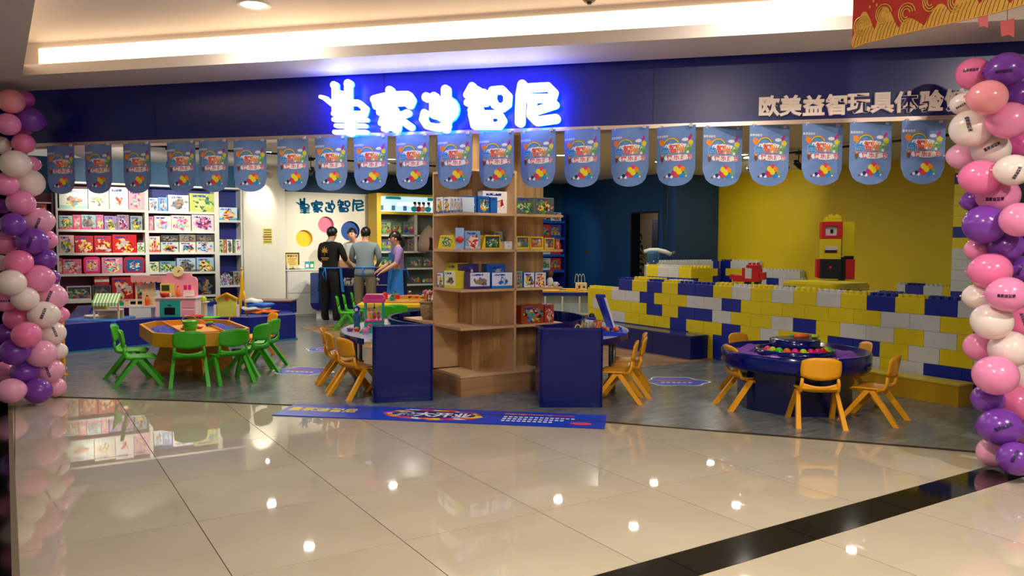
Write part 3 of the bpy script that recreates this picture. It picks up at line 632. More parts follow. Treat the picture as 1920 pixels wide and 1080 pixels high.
# bend the print with the cloth
pr.v = [(x, bend(y, x), z) for x, y, z in pr.v]
print_me = pr.mesh('print', PM)
FL = [(88, 138), (159, 208), (231, 281), (313, 365), (373, 426), (438, 499), (520, 577), (591, 650), (664, 726), (743, 804), (821, 884), (899, 963), (977, 1041), (1059, 1125), (1147, 1216), (1232, 1304), (1318, 1392), (1405, 1480), (1504, 1580), (1593, 1672), (1690, 1773)]
clipb = MB(); clipb.box(-.012, .012, -.006, .006, -.004, .02); clip_me = clipb.mesh('clip', M('clear_clip', (.8, .8, .8), .3))
for i, (xa, xb) in enumerate(FL):
    sa, _ = FA.at(xa, 260, -.03); pa = FA.w(sa, -.03); sb, _ = FA.at(xb, 260, -.03); wd = sb - sa; best = None
    for k in range(-60, 61):                  # twist of the cloth that gives the width seen
        an = FA.ang + k * .012; pe = pa + Vector((cos(an), sin(an), 0)) * FW_; v_ = ray(xb, 260); dd = abs(pe.x / pe.y - v_.x / v_.y) * 8 + abs(k) * .0004
        if best is None or dd < best[0]: best = (dd, an)
    ang = best[1]; mid = (pa + Vector((cos(ang), sin(ang), 0)) * FW_ / 2)
    t = thing('pennant', 'blue round-ended printed pennant, ' + ORD[i] + ' from the left under the sign board', 'pennant', (mid.x, mid.y, 2.324), ang, 'row of blue pennants under the sign board')
    obj('cloth', pennant_me, None, t); obj('print', print_me, None, t)
    for x_ in (-.12, .12): obj('clip', clip_me, None, t, (x_, 0, -.01))

# ================================================================== BALLOON COLUMNS
LB = [(21, 190, 24, 's'), (47, 187, 17, 'm'), (57, 224, 24, 'v'), (15, 233, 22, 'p'), (38, 243, 17, 'm'), (0, 272, 18, 'w', 1), (44, 269, 20, 'h'), (28, 307, 27, 'w'), (58, 308, 16, 'p'), (54, 343, 28, 'w'), (10, 345, 23, 'p'), (39, 380, 25, 'p'),
      (3, 387, 15, 'v'), (24, 421, 23, 'v'), (72, 415, 26, 'q', 1), (8, 455, 23, 'p'), (59, 452, 27, 'v', 1), (86, 450, 20, 'p'), (35, 492, 25, 'h'), (82, 486, 23, 'v'), (0, 493, 16, 'w'), (71, 522, 27, 'p'), (97, 520, 15, 'v'), (20, 530, 26, 'w'),
      (9, 563, 23, 'p', 1), (47, 560, 24, 'w'), (95, 556, 27, 'q', 1), (81, 590, 27, 'w', 1), (33, 596, 25, 'h'), (112, 590, 16, 'p'), (12, 625, 21, 'v'), (50, 628, 26, 'h'), (98, 625, 24, 'w', 1), (26, 660, 26, 'v'), (77, 663, 27, 'q'), (110, 658, 16, 'w'),
      (8, 697, 21, 'p'), (47, 698, 25, 'v'), (93, 695, 24, 'q', 1), (20, 733, 25, 'q'), (71, 733, 25, 'v'), (104, 727, 19, 'q')]
RBL = [(1825, 138, 31, 'h', 1), (1887, 131, 34, 'v', 1), (1908, 178, 28, 'v'), (1806, 195, 22, 'w', 1), (1852, 183, 34, 's'), (1820, 241, 37, 'w', 1), (1892, 226, 36, 'p'), (1806, 293, 27, 'q'), (1858, 281, 34, 'w', 1), (1911, 272, 28, 'm'), (1838, 333, 35, 'h'), (1900, 319, 31, 'w', 1),
       (1825, 377, 21, 'v'), (1873, 367, 36, 'p', 1), (1846, 421, 38, 'v'), (1887, 461, 31, 'v'), (1911, 412, 34, 'p'), (1833, 468, 23, 'p'), (1858, 508, 36, 'h'), (1917, 505, 27, 'v', 1), (1890, 552, 35, 'p', 1), (1835, 556, 26, 'w'), (1860, 603, 36, 'w'), (1914, 602, 30, 'h', 1),
       (1836, 650, 28, 'p'), (1893, 655, 37, 'w'), (1867, 704, 39, 'p'), (1919, 706, 27, 'w'), (1852, 748, 29, 'v'), (1904, 756, 34, 'h'), (1877, 801, 38, 'v', 1), (1926, 805, 28, 'h'), (1862, 850, 29, 'q'), (1905, 860, 33, 'v', 1)]
BC = {'s': ('salmon pink', (.97, .62, .66)), 'm': ('magenta', (.85, .35, .65)), 'v': ('purple', (.50, .25, .68)), 'p': ('pink', (.96, .58, .76)), 'w': ('white', (.97, .90, .87)), 'h': ('hot pink', (.97, .50, .70)), 'q': ('pale pink', (.97, .68, .80))}
def balloon_mesh(mat):
    b = MB(); prof = []
    for k in range(15):
        t_ = pi * k / 14; z_ = -cos(t_); r_ = sin(t_) * (1 if z_ > 0 else 1 - .10 * z_ * z_); prof.append((max(r_, 1e-6), z_ * (1.0 if z_ > 0 else 1.10)))
    b.lathe(prof, n=28); me = b.mesh('skin', mat); return me
BMESH = {}; KNOT = {}
for k_, (nm, c) in BC.items():
    mt = M('latex_' + nm.replace(' ', '_'), c, .22, sss=.35, spec=.5); mt.node_tree.nodes['Principled BSDF'].inputs['Subsurface Scale'].default_value = .06
    BMESH[k_] = balloon_mesh(mt); kb = MB(); kb.lathe([(.03, -1.09), (.05, -1.13), (.085, -1.19), (.06, -1.2), (.0, -1.18)], n=10); KNOT[k_] = kb.mesh('knot', mt)
INK = M('balloon_ink', (.12, .05, .25), .5)
txm = text_mesh('皇家迪智尼', 1.0, .03, 0); txv = [v.co.copy() for v in txm.vertices]; mxx = max(v.x for v in txv)
def print_patch():
    vs = []
    for v in txv:
        a_ = v.x / mxx * .42; c_ = v.y / mxx * .50; p = Vector((sin(a_) * cos(c_), sin(c_), cos(a_) * cos(c_))); vs.append(tuple(p * 1.004))
    b = MB(); b.add(vs, [list(p.vertices) for p in txm.polygons]); b.add([(x * 1, y - .13, z * .992) for x, y, z in vs[:0]], []); return b.mesh('printed_name', INK)
patch_me = print_patch()
cnt = {}
def balloons(lst, D0, side):
    rn = random.Random(11); ordl = sorted(lst, key=lambda e: e[1]); items = []
    for e in ordl:
        px, py, rp, k_ = e[:4]; full = rp >= (22 if side == 'left' else 29)
        D = D0 + (0 if full else .13) + (rn.random() - .5) * .05 + (.03 if (px > 60) == (side == 'left') else 0)
        items.append([e, D, full])
    for it in range(60):            # packed balloons settle beside each other in depth
        for i in range(len(items)):
            for j in range(i + 1, len(items)):
                (ea, Da, fa_), (eb, Db, fb_) = items[i], items[j]
                pa, pb = ray(ea[0], ea[1]) * Da, ray(eb[0], eb[1]) * Db; need = .93 * (ea[2] * Da + eb[2] * Db) / CF; d_ = (pa - pb).length
                if d_ < need:
                    k = (need - d_) * .35; sg = -1 if (Da < Db if Da != Db else i % 2) else 1
                    items[i][1] = max(D0 - .2, min(D0 + .3, Da + sg * k)); items[j][1] = max(D0 - .2, min(D0 + .3, Db - sg * k))
    for e, D, full in items:
        px, py, rp, k_ = e[:4]
        r_ = ray(px, py); c = Vector((r_.x * D, r_.y * D, CH + r_.z * D)); R_ = rp * D / CF
        if c.z < R_ + .004: c.z = R_ + .006
        nm = BC[k_][0]; cnt[(side, nm)] = cnt.get((side, nm), 0) + 1; n = cnt[(side, nm)]
        lab = f'{nm} ' + ('printed ' if len(e) > 4 else '') + f'balloon in the {side} column, {ORD[n - 1]} {nm} one from the top'
        t = thing('balloon', lab, 'balloon', c, 0, f'balloons of the {side} column')
        ax = Vector((rn.uniform(-1, 1), rn.uniform(.3, 1), rn.uniform(-.35, .35))).normalized()
        if len(e) > 4: ax = Vector((rn.uniform(.4, 1) * (1 if rn.random() < .5 else -1), rn.uniform(.2, .5), rn.uniform(-.2, .2))).normalized()
        q = ax.to_track_quat('-Z', 'Y'); t.rotation_mode = 'XYZ'; t.scale = (R_, R_, R_ * .94)
        for me_, nn_ in ((BMESH[k_], 'skin'), (KNOT[k_], 'knot')): o = obj(nn_, me_, None, t); o.rotation_euler = q.to_euler()
        if len(e) > 4:
            dv = Vector((-c.x + rn.uniform(-1.8, 1.8), -c.y, CH - c.z + rn.uniform(-1.6, 1.6))).normalized(); o = obj('printed_name', patch_me, None, t); qq = dv.to_track_quat('Z', 'Y'); o.rotation_euler = (qq @ Matrix.Rotation(rn.choice([0, 1.2, -1.3, .5]), 3, 'Z').to_quaternion()).to_euler(); o.scale = (1.03, 1.03, 1.03)
balloons(LB, 6.98, 'left'); balloons(RBL, 5.02, 'right')
# ================================================================== CHILDREN'S CHAIRS
def surf(fn, nu, nv, th, name=None):
    """thick sheet: fn(u,v)->point, offset along its normal"""
    P = [[Vector(fn(i / nu, j / nv)) for i in range(nu + 1)] for j in range(nv + 1)]; b = MB(); vs = []; 
    def nrm(i, j):
        a = P[j][min(i + 1, nu)] - P[j][max(i - 1, 0)]; c = P[min(j + 1, nv)][i] - P[max(j - 1, 0)][i]; n = a.cross(c); return n.normalized() if n.length > 1e-9 else Vector((0, 0, 1))
    top = [[P[j][i] + nrm(i, j) * th / 2 for i in range(nu + 1)] for j in range(nv + 1)]; bo = [[P[j][i] - nrm(i, j) * th / 2 for i in range(nu + 1)] for j in range(nv + 1)]
    for g in (top, bo):
        for r in g: vs += r
    W_ = nu + 1; K = W_ * (nv + 1); fs = []
    for j in range(nv):
        for i in range(nu):
            a = j * W_ + i; fs.append([a, a + 1, a + 1 + W_, a + W_]); fs.append([K + a + W_, K + a + 1 + W_, K + a + 1, K + a])
    for i in range(nu): fs.append([K + i, K + i + 1, i + 1, i]); a = nv * W_ + i; fs.append([a, a + 1, K + a + 1, K + a])
    for j in range(nv): a = j * W_; fs.append([a, a + W_, K + a + W_, K + a]); c = a + nu; fs.append([K + c, K + c + W_, c + W_, c])
    b.add(vs, fs, True); return b
SH = .275
def seat_fn(u, v):
    x = (u - .5) * 2; w_ = .155 - .012 * v; y = .15 - .29 * v; z = SH - .006 * (1 - x * x) + .006 * abs(x) ** 3
    if v < .15: z -= .02 * (1 - v / .15) ** 2
    if v > .8: k = (v - .8) / .2; z += .035 * k * k; 
    w_ *= 1 - .12 * max(0, (.12 - v) / .12) ** 2
    return (x * w_, y, z)
def back_fn(u, v):
    x = (u - .5) * 2; zt_ = .555 - .022 * x ** 4 - .008 * x * x; zb = .402 - .030 * (1 - x * x); z = zb + (zt_ - zb) * v; w_ = .148 + .006 * sin(v * pi); 
    return (x * w_, -.158 - .17 * (z - .36) + .028 * x * x, z)
def band_fn(u, v):
    x = (u - .5) * 2; z = SH + .012 + .034 * v + .03 * x * x * v; return (x * .143, -.138 - .012 * v + .02 * x * x, z)
def chair_meshes(mat):
    D = {}
    D['seat'] = [surf(seat_fn, 8, 8, .014).mesh('seat', mat)]
    D['backrest'] = [surf(back_fn, 10, 6, .012).mesh('backrest', mat)]
    D['back_band'] = [surf(band_fn, 8, 2, .012).mesh('back_band', mat)]
    D['side_post'] = []; D['leg'] = []
    for s in (-1, 1):
        b = MB(); b.tube([(s * .135, -.06, SH - .01), (s * .142, -.118, SH + .012), (s * .141, -.136, SH + .06), (s * .136, -.138, SH + .11)], [.014, .016, .015, .012], 8); D['side_post'].append(b.mesh('side_post', mat))
        for f in (-1, 1):
            y0 = .012 * f - .01; y1 = .205 if f > 0 else -.225
            b = MB(); b.beam((s * .142, y0, SH - .012), (s * .158, y0 + (y1 - y0) * .12, SH - .02), .024, .03)
            vs = []
            for k, (q, z) in enumerate(((.02, SH - .008), (.5, SH * .5), (1, 0.0))):
                y = y0 + (y1 - y0) * q; x = s * (.146 + .03 * q); hw = .015 + .002 * k; hy = .025 - .002 * k
                vs += [(x - hw, y - hy, z), (x + hw, y - hy, z), (x + hw, y + hy, z), (x - hw, y + hy, z)]
            b = MB(); b.add(vs, [[3, 2, 1, 0], [8, 9, 10, 11]] + [[l * 4 + i, l * 4 + (i + 1) % 4, l * 4 + 4 + (i + 1) % 4, l * 4 + 4 + i][::-1] for l in (0, 1) for i in range(4)]); D['leg'].append(b.mesh('leg', mat))
    return D
CM = {'green': chair_meshes(PLG), 'yellow': chair_meshes(PLY)}
def chair(col, x, y, face, label, group, z=.004):
    """face: direction the sitter looks (radians)"""
    t = thing('childrens_chair', label, 'chair', (x, y, z), face - pi / 2, group)
    for nm, L_ in CM[col].items():
        for me_ in L_: obj(nm, me_, None, t)
    return t
def facing(x, y, c): return atan2(c[1] - y, c[0] - x)

# ================================================================== OCTAGONAL SAND TABLE (left)
OT = (-3.56, 8.80); tb = thing('sand_table', 'orange-yellow octagonal sand table with blue play sand', 'table', (OT[0], OT[1], .004), YAW)
OY = M('orange_table', (.90, .60, .12), .4); OY2 = M('orange_table_inner', (.93, .66, .22), .45)
def octa(d): 
    x, y, c, e = .49 - d, .80 - d, .29 - d * .45, .50 - d * .45
    return [(x, e), (c, y), (-c, y), (-x, e), (-x, -e), (-c, -y), (c, -y), (x, -e)]
o1, o2 = octa(0), octa(.03)
b = MB(); b.prism(o2, .38, .40); obj('tray_floor', b, OY2, tb)
for i in range(8):
    j = (i + 1) % 8; b = MB(); b.prism([o1[i], o1[j], o2[j], o2[i]], .36, .50); obj('rim_panel', b, OY, tb)
b = MB(); b.box(-.20, .20, -.40, .42, .40, .475, bev=.004); obj('middle_box', b, OY, tb)
b = MB(); b.box(-.17, .17, -.37, .39, .4752, .4765); obj('box_top', b, OY2, tb)
for x_ in (-.212, .20): b = MB(); b.box(x_, x_ + .012, -.74, .74, .40, .498); obj('divider', b, OY, tb)
for a in (0, pi / 2):    # crossed slab legs with slanted edges
    k = 1 if a else .72; b = MB(); pts = [(-.60 * k, 0), (-.57 * k, .12), (-.50 * k, .25), (-.46 * k, .36), (.46 * k, .36), (.50 * k, .25), (.57 * k, .12), (.60 * k, 0)]
    b.xz(pts, -.02, .02); b.v = [(x * cos(a) - y * sin(a), x * sin(a) + y * cos(a), z) for x, y, z in b.v]; obj('slab_leg', b, OY, tb)
SAND = noisy('blue_sand', (.20, .25, .62), (.34, .39, .78), (60, 60, 60), .9, detail=4, bump=.8)
def heap(pts_fn, nx, ny, mat, name, x0, x1, y0, y1, zb, h, seed, sc=9):
    from mathutils import noise
    b = MB(); vs = []
    for j in range(ny + 1):
        for i in range(nx + 1):
            x = x0 + (x1 - x0) * i / nx; y = y0 + (y1 - y0) * j / ny; k = pts_fn(x, y)
            vs.append((x, y, zb + (h * (.35 + .65 * abs(noise.noise(Vector((x * sc, y * sc, seed))))) + .012 * noise.noise(Vector((x * 45, y * 45, seed)))) * k))
    W_ = nx + 1; fs = [[j * W_ + i, j * W_ + i + 1, j * W_ + i + 1 + W_, j * W_ + i + W_] for j in range(ny) for i in range(nx) if max(pts_fn(vs[q][0], vs[q][1]) for q in (j * W_ + i, j * W_ + i + 1 + W_)) > 0]
    b.add(vs, fs, True); return b
def ino(x, y):
    d = max(abs(x) - .455, abs(y) - .765, (abs(x) * .30 + abs(y) * .20 - .5 * 0) - .232); return max(0, min(1, -d * 14))
for nm, x0, x1 in (('left', -.46, -.215), ('right', .215, .46)):
    b = heap(lambda x, y: ino(x, y), 22, 44, SAND, 'sand', x0, x1, -.76, .76, .43, .09, 1.0 if nm == 'left' else 4.0); o = obj('play_sand', b, SAND, None, tb.location, tb.rotation_euler.z)
    tag(o, 'blue play sand heaped in the ' + nm + ' side of the octagonal table', 'sand', kind='stuff')
def on(t, x, y, z=0): a = t.rotation_euler.z; return (t.location.x + x * cos(a) - y * sin(a), t.location.y + x * sin(a) + y * cos(a), t.location.z + z)
def toy(name, label, cat, loc, rz=0, group=None): return thing(name, label, cat, loc, rz, group)
def dish(loc, label, mat, r=.07, h=.03, name='sand_mould', cat='toy', n=14, parts=True):
    t = toy(name, label, cat, loc); b = MB(); b.lathe([(r * .55, 0), (r, h * .7), (r * 1.05, h), (r * .95, h), (r * .85, h * .5), (0, h * .35)], n=n); obj('bowl', b, mat, t)
    if parts: b = MB(); b.ball((0, 0, h * .45), (r * .5, r * .5, h * .5), 10, 6); obj('filling', b, mat, t)
    return t
q = G(357, 622, .48); t = toy('toy_bucket', 'lime green toy bucket and sieve on the octagonal table', 'toy', (q.x, q.y, .481)); b = MB(); b.lathe([(.05, 0), (.075, .05), (.085, .06), (.065, .062), (.085, .11), (.09, .115), (.08, .115), (.045, .02), (0, .02)], n=18); obj('bucket', b, GREEN, t); b = MB(); b.tube([(.088 * cos(a), -.02, .11 + .06 * sin(a)) for a in [pi * i / 10 for i in range(11)]], .005, 6); obj('handle', b, GREEN, t)
for (px, py, mt_, lb) in ((346, 618, RED, 'small red sand mould left of the middle on the octagonal table'), (373, 616, RED, 'small red sand mould right of the middle on the octagonal table')):
    q = G(px, py, .48); dish((q.x, q.y, .481), lb, mt_, .045, .02)
q = G(364, 597, .48); dish((q.x, q.y, .481), 'large red starfish-shaped mould on the far side of the octagonal table', RED, .12, .035)
q = G(394, 597, .48); dish((q.x, q.y, .481), 'green plate on the far side of the octagonal table', GREEN, .12, .018, 'toy_plate')
q = G(394, 612, .48); t = toy('toy_car', 'small blue and green toy car on the octagonal table', 'toy', (q.x, q.y, .481), .3); b = MB(); b.box(-.05, .05, -.025, .025, .012, .035, bev=.006); obj('body', b, BLUE, t); b = MB(); b.box(-.03, .03, -.02, .02, .035, .055, bev=.006); obj('cabin', b, GREEN, t)
for x_ in (-.03, .03):
    b = MB(); b.tube([(x_, -.028, .012), (x_, .028, .012)], .012, 10); obj('wheel', b, BLK, t)
q = G(428, 608, .46); t = toy('sand_spade', 'small yellow spade stuck upright in the blue sand', 'toy', (q.x, q.y, .45)); b = MB(); b.tube([(0, 0, 0), (.02, 0, .10)], .007, 8); obj('handle', b, PLY, t); b = MB(); b.tube([(-.008, 0, .1), (.05, 0, .105)], .008, 8); obj('grip', b, PLY, t)

gl = 'green children\'s chairs around the octagonal table'
for x, y, f, lb in [(-3.77, 7.96, .42, 'green plastic chair at the near left corner of the octagonal sand table'), (-4.08, 8.43, .25, 'green plastic chair partly hidden at the left of the octagonal sand table'),
                    (-3.27, 7.97, 1.95, 'green plastic chair with its back to us at the middle front of the octagonal table'), (-2.94, 8.14, 2.3, 'green plastic chair with its back to us at the front right of the octagonal table'),
                    (-2.86, 8.62, 2.8, 'green plastic chair in profile at the right of the octagonal table, nearer one'), (-2.90, 9.12, 2.95, 'green plastic chair at the right of the octagonal table, farther one behind'),
                    ]:
    chair('green', x, y, f, lb, gl)
chair('yellow', -3.12, 9.78, -2.5, 'orange-yellow plastic chair behind the octagonal sand table', None)

# ================================================================== ROUND SAND TABLE (right)
ps = [G(1373, 660, .5), G(1636, 655, .5), G(1505, 684, .5)]
RC = ((ps[0] + ps[1]) / 2); RTc = (RC.x, RC.y - .05 + .0); RR = .635
t = thing('round_sand_table', 'round glossy navy sand table with purple sand and a stepped centre', 'table', (2.52, 7.0, .004)); RTc = (2.52, 7.0)
b = MB(); b.lathe([(RR - .06, .36), (RR - .01, .37), (RR, .40), (RR, .50), (RR - .01, .512), (RR - .03, .512), (RR - .035, .44), (0, .44)], n=64); obj('round_tray', b, NAVY, t)
b = MB(); b.lathe([(.345, .44), (.345, .515), (.33, .52), (.315, .515), (.315, .50), (0, .50)], n=48); obj('middle_tier', b, NAVY, t)
b = MB(); b.lathe([(.215, .50), (.215, .60), (.205, .605), (0, .605)], n=40); obj('top_tier', b, NAVY, t)
pts = []
for i in range(40):
    a = 2 * pi * i / 40; r_ = .47 / max(abs(cos(a)), abs(sin(a)), (abs(cos(a)) + abs(sin(a))) / 1.35); pts.append((r_ * cos(a) * .98, r_ * sin(a) * .98))
b = MB(); b.prism(pts, 0, .37); obj('base', b, M('base_navy', (.03, .06, .28), .25, coat=.3), t)
PSAND = noisy('purple_sand', (.45, .22, .68), (.60, .35, .82), (60, 60, 60), .9, bump=.8)
def ring_k(x, y): r = hypot(x, y); return max(0, min(1, (RR - .04 - r) * 14)) * max(0, min(1, (r - .347) * 20))
b = heap(ring_k, 56, 56, PSAND, 's', -.66, .66, -.66, .66, .442, .075, 9.0, 5); o = obj('play_sand', b, PSAND, None, (2.52, 7.0, .004)); tag(o, 'purple play sand in the ring of the round navy table', 'sand', kind='stuff')
rn = random.Random(2)
mould = [(1432, 643, HOTP, 'magenta'), (1448, 640, LIME, 'yellow-green'), (1455, 634, GREEN, 'green'), (1440, 641, ORG, 'orange'), (1458, 645, HOTP, 'small pink'), (1478, 646, LIME, 'lime'), (1493, 648, HOTP, 'pink middle'), (1514, 649, HOTP, 'pink right'), (1531, 651, RED, 'red front'), (1547, 650, LIME, 'yellow lime'), (1561, 646, GREEN, 'dark green'), (1572, 643, RED, 'red round')]
for i, (px, py, mt_, nm) in enumerate(mould):
    q = G(px, py, .53); dx, dy = q.x - 2.52, q.y - 7.0; rr_ = hypot(dx, dy); rr2 = max(.245, min(.31, rr_)); a_ = -2.9 + i * (2.75 / 11)
    x_, y_ = 2.52 + .268 * cos(a_), 7.0 + .268 * sin(a_)
    t = toy('sand_mould', nm + ' sand mould, ' + ORD[i] + ' from the left on the round table tier', 'toy', (x_, y_, .505), rn.random() * 3, 'sand moulds on the round table')
    b = MB(); k = 5 + i % 3; pf = [((.038 + .008 * cos(k * a)) * cos(a), (.038 + .008 * cos(k * a)) * sin(a)) for a in [2 * pi * j / 24 for j in range(24)]]; b.prism(pf, 0, .022); obj('body', b, mt_, t); b = MB(); b.ball((0, 0, .022), (.030, .030, .026), 10, 6); obj('dome', b, mt_, t)
for (px, py, mt_, nm, L_) in ((1477, 626, ORG, 'orange roller', .09), (1500, 626, LIME, 'pale green mould', 0), (1512, 629, LIME, 'lime yellow mould', 0)):
    q = G(px, py - 3, .62); t = toy('clay_roller' if L_ else 'sand_mould', nm + ' lying on the top tier of the round table', 'toy', (q.x, min(q.y, 7.05), .61), .1)
    if L_:
        b = MB(); b.tube([(-.07, 0, .018), (.07, 0, .018)], .018, 12); obj('barrel', b, ORG, t)
        for s in (-1, 1): b = MB(); b.tube([(s * .072, 0, .018), (s * .10, 0, .018)], .011, 10); obj('handle', b, TEAL, t)
    else: b = MB(); b.ball((0, 0, .014), (.035, .03, .016), 12, 6); obj('shell', b, mt_, t); b = MB(); b.ball((.02, 0, .02), (.015, .02, .012), 10, 6); obj('ridge', b, mt_, t)
yg = 'yellow children\'s chairs around the round navy table'
for x, y, f, lb in [(2.09, 6.95, .12, 'yellow plastic chair at the left of the round navy table, back leaning left'), (2.36, 7.74, -.9, 'yellow plastic chair behind the left side of the round navy table'),
                    (2.46, 6.33, 1.42, 'yellow plastic chair with its back to us in front of the round navy table'), (2.98, 6.45, 2.45, 'yellow plastic chair at the near right of the round navy table'),
                    (3.08, 7.2, 3.05, 'yellow plastic chair behind the right edge of the round navy table')]:
    chair('yellow', x, y, f, lb, yg)

# ================================================================== WOODEN PILLAR WITH SHELVES
WD = M('oak_veneer', (.72, .52, .33), .4); N, L, bs = nodes(WD)
tc = N.new('ShaderNodeTexCoord'); mp = N.new('ShaderNodeMapping'); mp.inputs['Scale'].default_value = (14, 14, .7); nz = N.new('ShaderNodeTexNoise'); nz.inputs['Scale'].default_value = 1; nz.inputs['Detail'].default_value = 7; nz.inputs['Roughness'].default_value = .6
cr = N.new('ShaderNodeValToRGB'); cr.color_ramp.elements[0].position = .32; cr.color_ramp.elements[1].position = .68; cr.color_ramp.elements[0].color = lin((.58, .42, .25)); cr.color_ramp.elements[1].color = lin((.80, .63, .42))
L.new(tc.outputs['Object'], mp.inputs[0]); L.new(mp.outputs[0], nz.inputs[0]); L.new(nz.outputs[0], cr.inputs[0]); L.new(cr.outputs[0], bs.inputs['Base Color'])
WDL = noisy('oak_edge', (.80, .64, .43), (.86, .70, .50), (3, 3, 3), .4)
WDH = M('oak_horizontal', (.7, .5, .3), .4); N, L, bs = nodes(WDH); tc = N.new('ShaderNodeTexCoord'); mp = N.new('ShaderNodeMapping'); mp.inputs['Scale'].default_value = (1, 1, 18); nz = N.new('ShaderNodeTexNoise'); nz.inputs['Scale'].default_value = 1.2; nz.inputs['Detail'].default_value = 7
cr = N.new('ShaderNodeValToRGB'); cr.color_ramp.elements[0].position = .32; cr.color_ramp.elements[1].position = .68; cr.color_ramp.elements[0].color = lin((.60, .43, .27)); cr.color_ramp.elements[1].color = lin((.74, .57, .38))
L.new(tc.outputs['Object'], mp.inputs[0]); L.new(mp.outputs[0], nz.inputs[0]); L.new(nz.outputs[0], cr.inputs[0]); L.new(cr.outputs[0], bs.inputs['Base Color'])
# local frame: x along U, y along V, origin at the front corner
pil = thing('pillar_shelf', 'oak-veneered pillar with open shelves wrapped around it and a wooden plinth', 'shelf', (PC.x, PC.y, .004), YAW)
DS, SA, SB = .27, .56, 1.16
rn = random.Random(4); 
# veneer planks on the two visible sides of the core
def planks(side, a0, a1, z0, z1):
    x = a0
    while x < a1 - .01:
        w_ = min(rn.choice([.12, .14, .1]), a1 - x); b = MB(); off = rn.random() * 5
        if side == 'u': b.box(x + .001, x + w_ - .001, DS, DS + .012, z0, z1)
        else: b.box(DS, DS + .012, x + .001, x + w_ - .001, z0, z1)
        obj('plank', b, WD, pil); x += w_
planks('u', DS + .012, SB - .05, .20, 2.86); planks('v', DS, SA + .5, .20, 2.86)
b = MB(); b.box(DS + .012, SB - .05, DS + .012, SA + .5, 0, 2.86); obj('core', b, WD, pil)
b = MB(); b.box(0, .90, 0, .62, 0, .175); obj('plinth', b, WDH, pil)
for z in (.19, .635, .994, 1.369, 1.712):
    b = MB(); e_ = .012
    b.prism([(0, 0), (SB if z > .3 else .93, 0), (SB if z > .3 else .93, DS), (DS, DS), (DS, SA + .02 + (.0 if z > .3 else -.1)), (0, SA + .02 + (.0 if z > .3 else -.1))], z - e_, z + e_); obj('shelf_board', b, WDL, pil)
b = MB(); b.prism([(0, 0), (.61, 0), (.61, DS), (DS, DS), (DS, SA + .02), (0, SA + .02)], 2.108, 2.13); obj('top_board', b, WDL, pil)
b = MB(); b.box(.0, DS, SA + .0, SA + .022, .20, 2.108); obj('side_board', b, WDL, pil)
b = MB(); b.box(.586, .608, 0, DS, .20, 2.108); obj('upright_board', b, WDL, pil)
# display board reaching to the left unit at the fourth level
b = MB(); b.box(-.0, DS, SA + .022, SA + .72, .623, .647); obj('side_shelf', b, WDL, pil)

# ================================================================== CURVED NAVY HALF TABLES around the pillar
CC = (-.268, 8.1); TOPW = M('white_laminate', (.93, .95, .96), .15, coat=.3); GNAVY = M('gloss_navy_side', (.0, .06, .38), .12, spec=.45)
def arc_pts(r, a0, a1, n): return [(CC[0] + r * cos(a0 + (a1 - a0) * i / n), CC[1] + r * sin(a0 + (a1 - a0) * i / n)) for i in range(n + 1)]
def strip(mb, pa, pb, z0, z1):
    for i in range(len(pa) - 1): pass
    n = len(pa); vs = [(p[0], p[1], z0) for p in pa] + [(p[0], p[1], z0) for p in pb] + [(p[0], p[1], z1) for p in pa] + [(p[0], p[1], z1) for p in pb]; fs = []
    for i in range(n - 1):
        fs += [[i, i + 1, n + i + 1, n + i], [2 * n + i, 3 * n + i, 3 * n + i + 1, 2 * n + i + 1], [i, 2 * n + i, 2 * n + i + 1, i + 1], [n + i, n + i + 1, 3 * n + i + 1, 3 * n + i]]
    fs += [[0, n, 3 * n, 2 * n], [n - 1, 3 * n - 1, 4 * n - 1, 2 * n - 1]]; mb.add(vs, fs, False)
def rounded(p0, p1, th, r=.035):
    """outline of a panel from p0 to p1 (its front face) with rounded ends, thickness th behind"""
    a = Vector(p0); b_ = Vector(p1); d_ = (b_ - a).normalized(); n_ = Vector((-d_.y, d_.x)); o = []
    for c_, s0_, in ((a + d_ * r + n_ * r, 0), (b_ - d_ * r + n_ * r, 1), (b_ - d_ * r + n_ * (th - r), 2), (a + d_ * r + n_ * (th - r), 3)):
        st_ = [(-1, 0), (0, -1), (1, 0), (0, 1)][s0_]
        for k in range(6): a_ = pi + s0_ * pi / 2 + (pi / 2) * k / 5; v_ = d_ * cos(a_) + n_ * sin(a_); o.append((c_.x + v_.x * r, c_.y + v_.y * r))
    return o
